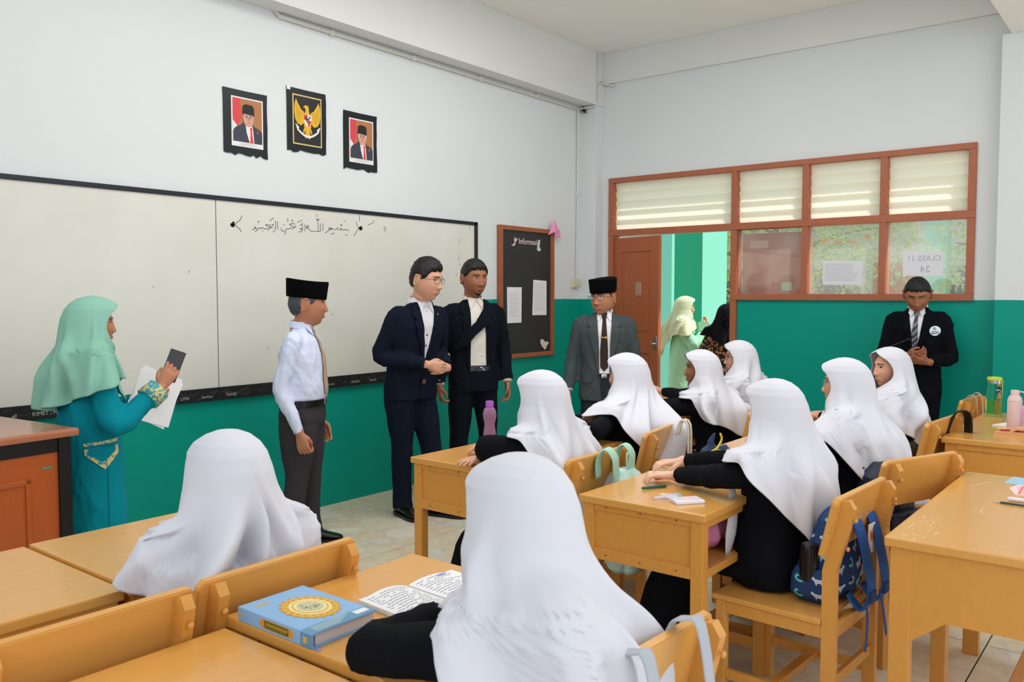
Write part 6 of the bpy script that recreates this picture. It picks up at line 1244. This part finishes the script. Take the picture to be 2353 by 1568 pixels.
P('tie', [(-.016, 1.44), (.018, 1.44), (.014, 1.41), (.034, 1.15), (.032, 1.02), (.002, .985), (-.03, 1.02), (-.028, 1.15), (-.012, 1.41)], .007, M_brown_tie, .004); P('tie_knot', [(-.024, 1.452), (.026, 1.452), (.016, 1.405), (-.014, 1.405)], .012, M_brown_tie, .006)
P('tie_clip', [(-.022, 1.262), (.032, 1.262), (.032, 1.252), (-.022, 1.252)], .014, M_gold, .002); buttons(P, [(-.012, 1.257)], M_gold, 'tie_clip_disc', .011, .017); P('pocket_flap', [(.09, .955), (.175, .945), (.175, .895), (.145, .885), (.09, .905)], .004, M_grey, .004); buttons(P, [(.055, .95)], M_leather, 'button', .008, .010); P('breast_pocket', [(-.155, 1.235), (-.09, 1.225), (-.09, 1.21), (-.155, 1.22)], .004, M_grey, .003)
P('trouser_front', [(-.042, .97), (.040, .97), (.020, .74), (-.012, .74)], .0035, M_darkgrey, .003); P('belt_buckle', [(-.02, .965), (.02, .965), (.02, .935), (-.02, .935)], .008, M_silver, .003)
# guard reading a phone
M_gt = bpy.data.materials.new('striped grey tie'); M_gt.use_nodes = True; nt = M_gt.node_tree; bs = nt.nodes['Principled BSDF']; tc = nt.nodes.new('ShaderNodeTexCoord'); wv = nt.nodes.new('ShaderNodeTexWave'); wv.inputs['Scale'].default_value = 14; wv.inputs['Distortion'].default_value = 2; wv.bands_direction = 'DIAGONAL'
nt.links.new(tc.outputs['Object'], wv.inputs[0]); cr = nt.nodes.new('ShaderNodeValToRGB'); cr.color_ramp.elements[0].color = (*lin((34, 38, 48)), 1); cr.color_ramp.elements[0].position = .3; cr.color_ramp.elements[1].color = (*lin((120, 128, 140)), 1); nt.links.new(wv.outputs[0], cr.inputs[0]); nt.links.new(cr.outputs[0], bs.inputs['Base Color']); bs.inputs['Roughness'].default_value = .5
r, P, jb, M, F, s = man('man in black suit with round white badge, head bowed, leaning by the window', (-.30, -3.18, 0), -172, .965, (.0, .055, 1.56), 2, -26,
    [A((1, 0, 0), (.235, .05, 1.07), (.04, .25, 1.10), (0, -.8, .6), 1, curl=.8, d=(-.9, .4, .1), thumb=.6, cuff=False), A((-1, 0, 0), (-.24, .02, 1.07), (-.10, .24, 1.05), (0, -.7, .7), -1, curl=.8, d=(.9, .4, .15), cuff=False)],
    lean=0.02, hs=1.12, jm=M_guard, tm=M_guard, sm_=M_shirt, lk='brown', feet=((.10, .05, -8), (-.10, .05, 8)), girth=1.05, seed=19, lids=.12, jhem=.72, hair=hair_short(.055, .022, -.02, .011, None, .003, .8))
P('shirt_front', [(-.050, 1.462), (-.055, 1.43), (-.02, 1.20), (.01, 1.14), (.045, 1.20), (.055, 1.43), (.045, 1.462)], .003, M_shirt, .003)
for sx in (-1, 1): P('lapel', [(sx*.052, 1.468), (sx*.10, 1.45), (sx*.115, 1.38), (sx*.092, 1.355), (sx*.105, 1.335), (sx*.05, 1.19), (sx*.012+.01, 1.12), (sx*.03, 1.25), (sx*.052, 1.40)], .010, M_guard, .005); P('collar_point', [(sx*.006, 1.445), (sx*.046, 1.475), (sx*.06, 1.42), (sx*.04, 1.39)], .012, M_shirt, .003)
P('tie', [(-.016, 1.43), (.016, 1.43), (.012, 1.40), (.034, 1.24), (.036, 1.14), (-.018, 1.14), (-.014, 1.25), (-.010, 1.40)], .007, M_gt, .004); P('tie_knot', [(-.022, 1.442), (.022, 1.442), (.014, 1.395), (-.014, 1.395)], .012, M_gt, .006)
P('badge', [(-.13+.040*math.cos(a), 1.285+.040*math.sin(a)) for a in np.linspace(0, 2*PI, 25)[:-1]], .006, mat('blue badge rim', (60, 90, 150), .4), .003); P('badge', [(-.13+.037*math.cos(a), 1.285+.037*math.sin(a)) for a in np.linspace(0, 2*PI, 25)[:-1]], .0095, M_paper, .001)
P('badge_emblem', [(-.14, 1.295), (-.125, 1.315), (-.115, 1.31), (-.118, 1.295), (-.13, 1.29)], .011, mat('badge green', (110, 170, 120), .5), .001); P('badge_text', [(-.155, 1.280), (-.105, 1.280), (-.105, 1.275), (-.155, 1.275)], .011, M_navyb, .001); P('badge_text', [(-.158, 1.268), (-.102, 1.268), (-.102, 1.262), (-.158, 1.262)], .011, M_navyb, .001)
ph = thing('phone', 'dark phone held by the man with the badge', 'phone', (-.58, -3.13, 1.155), R(-172)); obj('phone_body', MB().box((-.04, -.07, -.004), (.04, .07, .005), .002, Matrix.Rotation(R(25), 4, 'X')), M_leather, ph)

# woman in teal tunic with phone
M_teal = cloth('teal tunic', (6, 134, 150), .2); M_mintc = cloth('mint green hijab', (140, 190, 172), .12); M_batik = mat('teal and yellow batik', (60, 150, 160), .7)
nt = M_batik.node_tree; tc = nt.nodes.new('ShaderNodeTexCoord'); n1 = nt.nodes.new('ShaderNodeTexNoise'); n1.inputs['Scale'].default_value = 26; n1.inputs['Distortion'].default_value = 2.5; nt.links.new(tc.outputs['Object'], n1.inputs['Vector'])
cr = nt.nodes.new('ShaderNodeValToRGB'); cr.color_ramp.elements[0].position = .47; cr.color_ramp.elements[0].color = (*lin((60, 150, 164)), 1); cr.color_ramp.elements[1].position = .52; cr.color_ramp.elements[1].color = (*lin((226, 196, 120)), 1); nt.links.new(n1.outputs[0], cr.inputs[0]); nt.links.new(cr.outputs[0], nt.nodes['Principled BSDF'].inputs['Base Color'])
def woman(label, loc, phi, hc, yaw, arms, mt, mh, L, lk, s=.9, seed=1, tor=None, skirt=True, odd=(0, 0), bulges=(), fold=1., hk=1., glasses=None, face=True, cuffm=None, sc=None, pitch=0, tip=3, hem=.42, wide=1.):
    r = thing('person', label, 'person', loc, R(phi-90)); hc = Vector(hc); M = head_matrix(hc, yaw, pitch, 0, .93); zs = hc.z-.19
    for a in arms: a['s'] = ((1 if a['s'][0] > 0 else -1)*.155, 0, zs-.03); a.setdefault('sc', .9); a['s'] = Vector(a['s'])
    tor_ = [(.80, 0, 0, .12, .09), (1.0, 0, 0, .11, .08), (zs-.1, 0, 0, .12, .085), (zs, 0, 0, .12, .06), (zs+.04, 0, 0, .05, .05)]; legs = [([(sx*.08, 0, .82), (sx*.085, .01, .45), (sx*.09, 0, .09)], [.07, .05, .035]) for sx in (-1, 1)]
    _, mb, V = build_body(r, M, 1, (0, 0, zs+.05), tor_, arms, legs, lk, male=False, neck_r=.046, nose=.85, hvox=.0032)
    if face: face_parts(r, V, mb, M, lk, glasses=glasses)
    c = MB(); c.rings([(hem, 0, 0, .215, .155), (.6, 0, 0, .205, .15), (.78, 0, 0, .195, .145), (.95, 0, 0, .165, .125), (zs-.18, 0, .0, .165, .122), (zs-.08, 0, 0, .165, .105), (zs, 0, 0, .13, .08), (zs+.04, 0, 0, .06, .055)], 32)
    for a in arms:
        e, w_ = Vector(a['e']), Vector(a['w']); dd = (w_-e).normalized(); c.tube([a['s']+Vector((-.05 if a['s'].x > 0 else .05, 0, .015)), a['s'], a['s'].lerp(e, .5), e, e.lerp(w_, .5), w_-dd*.02], [.05, .068, .066, .062, .054, .05], 18, sub=3, round_ends=False)
    me = remesh(c, .009, 3, .0055, .75, seed, .45); obj('tunic', me, mt, r)
    k_ = MB(); k_.rings([(.03, 0, 0, .20, .15), (.3, 0, 0, .185, .14), (hem+.04, 0, 0, .18, .13)], 28); obj('skirt', remesh(k_, .012, 2, .007, .6, seed+3, .15), mt, r)
    sh_ = MB(); [sh_.tube([(sx*.08, -.05, .03), (sx*.08, .05, .035), (sx*.085, .16, .025)], [.03, .036, .03], 12, ry=[.03, .03, .02]) for sx in (-1, 1)]; obj('shoe', remesh(sh_, .008, 1), M_leather, r)
    hijab('hijab', r, hc, yaw, sc or (0, -.0), L, seed, mh, True, hk, wide, tip, bulges, fold, pitch, odd=odd, arms=arms, ar=.068)
    return r, me
aR = A((1, 0, 0), (.25, .06, .92), (.20, .27, 1.075), (-1, .2, .1), 1, curl=.5, d=(-.05, .55, .8), thumb=.3); aL = A((-1, 0, 0), (-.24, .08, .93), (-.12, .27, .98), (0, -.3, 1), -1, curl=.4, d=(.2, .9, .1))
r, me = woman('woman in teal tunic and mint green hijab filming with a phone', (-5.42, -.80, 0), -12, (.0, .03, 1.365), -8, [aR, aL], M_teal, M_mintc, (.50, .40, .52), 'tan', hk=1.06, wide=.80, seed=5, odd=(.0, .0), bulges=((0, 25, .5, .12, .03),), tip=1)
cf = MB(); w_, e = Vector(aR['w']), Vector(aR['e']); dd = (w_-e).normalized(); cf.tube([w_-dd*.085, w_-dd*.015], [.057, .056], 20, round_ends=False); obj('batik_cuff', cf, M_batik, r, True)
tb = bvh(me); FS = Matrix(((0, 0, 1, 0), (1, 0, 0, 0), (0, 1, 0, 0), (0, 0, 0, 1)))   # looked at from the wearer's right side (+x)
for nm, pl, mm, of in (('pocket_band', [(-.06, .842), (.085, .852), (.085, .838), (-.06, .828)], M_batik, .004), ('pocket_flap', [(-.06, .815), (.085, .825), (.085, .79), (.02, .72), (-.06, .79)], M_batik, .004), ('pocket_front', [(-.045, .815), (.07, .825), (.07, .80), (.015, .755), (-.045, .79)], M_teal, .006)): patch(nm, pl, tb, FS, of, mm, r, .003, .02, far=.6)
for v in (.03,): patch('seam', [(v, .44), (v+.004, .44), (v+.01, .76), (v+.004, .76)], tb, FS, .003, M_teal, r, .002, .03, far=.6)
RW = Matrix.Translation((-5.42, -.80, 0)) @ Matrix.Rotation(R(-12-90), 4, 'Z')
pm_ = RW @ (Vector(aR['w'])+Vector((-.028, .065, .095)))
ph = thing('phone', 'black phone held up by the woman in teal', 'phone', pm_, R(-12-90)); T = Matrix.Rotation(R(8), 4, 'Z') @ Matrix.Rotation(R(28), 4, 'Y') @ Matrix.Rotation(R(-18), 4, 'X')
T = Matrix.Rotation(R(-22), 4, 'X') @ Matrix.Rotation(R(70), 4, 'Z')
obj('phone_body', MB().box((-.036, -.005, -.075), (.036, .005, .075), .004, T), mat('phone case', (40, 42, 52), .35), ph); obj('screen', MB().box((-.032, .0052, -.07), (.032, .0058, .07), 0, T), mat('dark screen', (60, 58, 62), .2), ph); obj('screen', MB().box((-.032, -.0058, -.07), (.032, -.0052, .07), 0, T), mat('dark screen', (60, 58, 62), .2), ph)
pp = RW @ Vector((-.10, .34, 1.0)); pv = thing('paper_sheet', 'folded white sheets held in the other hand of the woman in teal', 'paper', pp, R(-12-90))
for k, (a, b_) in enumerate(((-28, 0), (-20, .004))): obj('sheet', MB().box((-.001+b_, -.13, -.135), (.001+b_, .11, .115), 0, Matrix.Rotation(R(16), 4, 'Z') @ Matrix.Rotation(R(a), 4, 'X')), M_paper, pv)
# women outside
M_mg = cloth('pale mint suit', (160, 220, 184), .1); M_ph = cloth('pale sage hijab', (196, 212, 176), .1)
aR = A((1, 0, 0), (.22, .12, .98), (.07, .24, 1.17), (-.4, -.9, .3), 1, curl=1.0, d=(-.2, .2, .95), thumb=.8); aL = A((-1, 0, 0), (-.22, .10, .98), (-.10, .36, 1.02), (.4, -.4, .8), -1, curl=.6, d=(.2, .9, .3))
r, me = woman('woman in pale mint suit and sage hijab standing outside the doorway', (.85, -.62, 0), -60, (.0, .03, 1.372), 5, [aR, aL], M_mg, M_ph, (.42, .40, .62), 'light', seed=12, glasses=M_silver, hem=.52)
w_, e = Vector(aR['w']), Vector(aR['e']); dd = (w_-e).normalized(); cf = MB(); cf.tube([w_-dd*.09, w_-dd*.02, w_-dd*.0], [.058, .085, .095], 20, cap=False, round_ends=False); obj('flared_cuff', cf, M_mg, r, True)
w_, e = Vector(aL['w']), Vector(aL['e']); dd = (w_-e).normalized(); wt = MB(); wt.tube([w_-dd*.012, w_+dd*.012], [.031, .031], 16, round_ends=False); obj('wristwatch', wt, M_leather, r, True)
pq = Matrix.Translation((.85, -.62, 0)) @ Matrix.Rotation(R(-150), 4, 'Z') @ Vector((-.07, .47, 1.10)); pz_ = thing('phone', 'pale phone in the hand of the woman outside', 'phone', pq, R(-150)); obj('phone_body', MB().box((-.035, -.004, -.07), (.035, .004, .07), .003, Matrix.Rotation(R(-25), 4, 'X')), mat('pale pink phone', (232, 206, 204), .4), pz_)
M_bat2 = mat('black and gold batik', (20, 18, 18), .7); nt = M_bat2.node_tree; tc = nt.nodes.new('ShaderNodeTexCoord'); n1 = nt.nodes.new('ShaderNodeTexNoise'); n1.inputs['Scale'].default_value = 16; n1.inputs['Distortion'].default_value = 2.; nt.links.new(tc.outputs['Object'], n1.inputs['Vector'])
cr = nt.nodes.new('ShaderNodeValToRGB'); cr.color_ramp.elements[0].position = .53; cr.color_ramp.elements[0].color = (*lin((16, 14, 16)), 1); cr.color_ramp.elements[1].position = .57; cr.color_ramp.elements[1].color = (*lin((176, 136, 84)), 1); nt.links.new(n1.outputs[0], cr.inputs[0]); nt.links.new(cr.outputs[0], nt.nodes['Principled BSDF'].inputs['Base Color'])
r, me = woman('woman in black hijab and black and gold batik, half hidden by the door frame', (.72, -1.18, 0), 20, (.0, .02, 1.295), 0, [A((1, 0, 0), (.24, .0, .9), (.2, .12, .72), (-1, 0, 0), 1), A((-1, 0, 0), (-.24, .0, .9), (-.2, .12, .72), (1, 0, 0), -1)], M_bat2, M_black, (.34, .30, .42), 'tan', seed=14, face=False)
tl = MB(); tl.tube([(0, -.12, 1.27), (.02, -.15, 1.15), (.06, -.16, 1.0), (.05, -.17, .9)], [.05, .045, .05, .02], 12, ry=[.03, .025, .02, .01], sub=3); obj('hijab_tail', remesh(tl, .008, 1, .02, 2, 8), M_black, r)

# seated girls
H2 = lambda sx, e, w_, **k: A((sx*.15, 0, 0), e, w_, k.pop('n', (0, 0, -1)), 1 if sx > 0 else -1, **k)
seated_girl('girl in white hijab at the left, seen from behind, leaning over her desk', (-5.965, -2.79), 76, 1.15, (-.021, -.029), yaw=14, L=(.40, .45, .70), seed=2, wide=.86, odd=(.05, .12), arms=[H2(1, (.13, .12, .74), (.05, .28, .80), cover=.35), H2(-1, (-.13, .10, .74), (-.06, .28, .80), cover=.35)], lift_=0, fold=1.1, tip=2)
seated_girl('girl in white hijab in the centre foreground, back to the camera, elbow on the desk', (-5.91, -3.90), 112, 1.195, (-.007, .143), yaw=-26, L=(.40, .52, .72), seed=4, wide=1.02, arms=[H2(1, (.17, .14, .82), (.14, .34, .80)), H2(-1, (-.10, .43, .805), (.13, .36, .80), d=(.95, -.3, 0), cover=.3)], fold=1.1, tip=2, bulges=((52, 22, .42, .12, .06), (250, 50, .45, .16, -.05)), k=1.0)
seated_girl('girl in white hijab at the pink bottle desk beside the mint backpack', (-4.28, -2.66), 92, 1.18, (-.02, .07), yaw=6, L=(.42, .46, .62), seed=6, wide=1.1, arms=[H2(1, (.19, .22, .80), (.06, .38, .80)), H2(-1, (-.25, .20, .86), (-.13, .30, .785), d=(-.9, .1, 0), curl=.15, cover=.12)], bulges=((75, 20, .40, .09, .07),), tip=2)
seated_girl('girl in white hijab directly before the man in grey tweed', (-3.53, -2.50), 95, 1.195, (.24, .06), yaw=12, L=(.40, .44, .55), seed=8, wide=1.2, arms=[H2(1, (.30, .22, .80), (.2, .42, .80)), H2(-1, (-.25, .0, .83), (-.20, .17, .84), d=(.0, .7, .6), n=(1, 0, 0), cover=.4, curl=.6)], fold=1., tip=2, bulges=((65, 22, .40, .09, .10),))
seated_girl('girl in white hijab in profile with folded hands by the doorway', (-2.46, -2.58), 98, 1.175, (-.02, .12), yaw=26, pitch=2, L=(.38, .42, .50), seed=10, face=True, lk='brown', arms=[H2(1, (.25, .28, .80), (.10, .46, .80), d=(-.8, .6, 0)), H2(-1, (-.22, .30, .82), (-.02, .52, .83), d=(.1, .8, .3), curl=.9, cover=.35)], fold=1.1)
seated_girl('girl in white hijab and glasses behind the girl with folded hands', (-1.80, -2.40), 98, 1.20, (.02, .0), yaw=22, L=(.40, .42, .50), seed=13, face=True, glasses=M_glassframe, arms=[H2(1, (.25, .28, .80), (.10, .46, .80)), H2(-1, (-.22, .28, .82), (-.10, .5, .83), d=(.1, .8, .3), curl=.6)])
rg_ = seated_girl('girl in white hijab with the blue backpack behind her, hands on the desk', (-4.20, -3.60), 90, 1.185, (.10, .05), yaw=0, L=(.42, .46, .70), seed=16, wide=1.0, lk='fair', arms=[H2(1, (.22, .22, .83), (.16, .47, .80), d=(-.75, .62, 0), curl=.45), H2(-1, (-.17, .12, .84), (-.075, .375, .795), d=(-.45, .9, 0), curl=.5)], vox=.006, tip=4, odd=(-.04, .02), bulges=((60, 20, .36, .08, .05),))
t_ = MB(); t_.tube([(-.12, .12, .80), (-.13, .11, .72), (-.14, .115, .62), (-.15, .12, .545)], [.035, .045, .05, .03], 14, ry=[.012, .016, .02, .012], sub=3); obj('inner_scarf', remesh(t_, .006, 1, .006, .6, 3, .3), M_white_cloth, rg_)
seated_girl('girl in white hijab with clear glasses in the middle right row', (-3.38, -3.66), 92, 1.218, (.12, .10), yaw=8, L=(.42, .50, .62), seed=18, wide=1.05, face=True, glasses=mat('clear grey frame', (120, 130, 140), .2), arms=None, tip=2)
seated_girl('girl in white hijab turning her face left, in front of the guard', (-2.22, -3.48), 92, 1.21, (.10, .02), yaw=46, L=(.42, .44, .56), seed=20, face=True, lk='light', tip=2, fold=1.1, wide=1.1)
seated_girl('girl mostly out of frame at the right, hands on the bottles desk', (-1.80, -4.64), 90, 1.20, (.0, .06), L=(.42, .46, .6), seed=24, arms=[H2(1, (.20, .20, .82), (.02, .48, .79), d=(-.8, .7, 0), curl=.6), H2(-1, (-.26, .30, .84), (-.24, .48, .79), d=(-.2, 1, 0), curl=.7)], vox=.008)
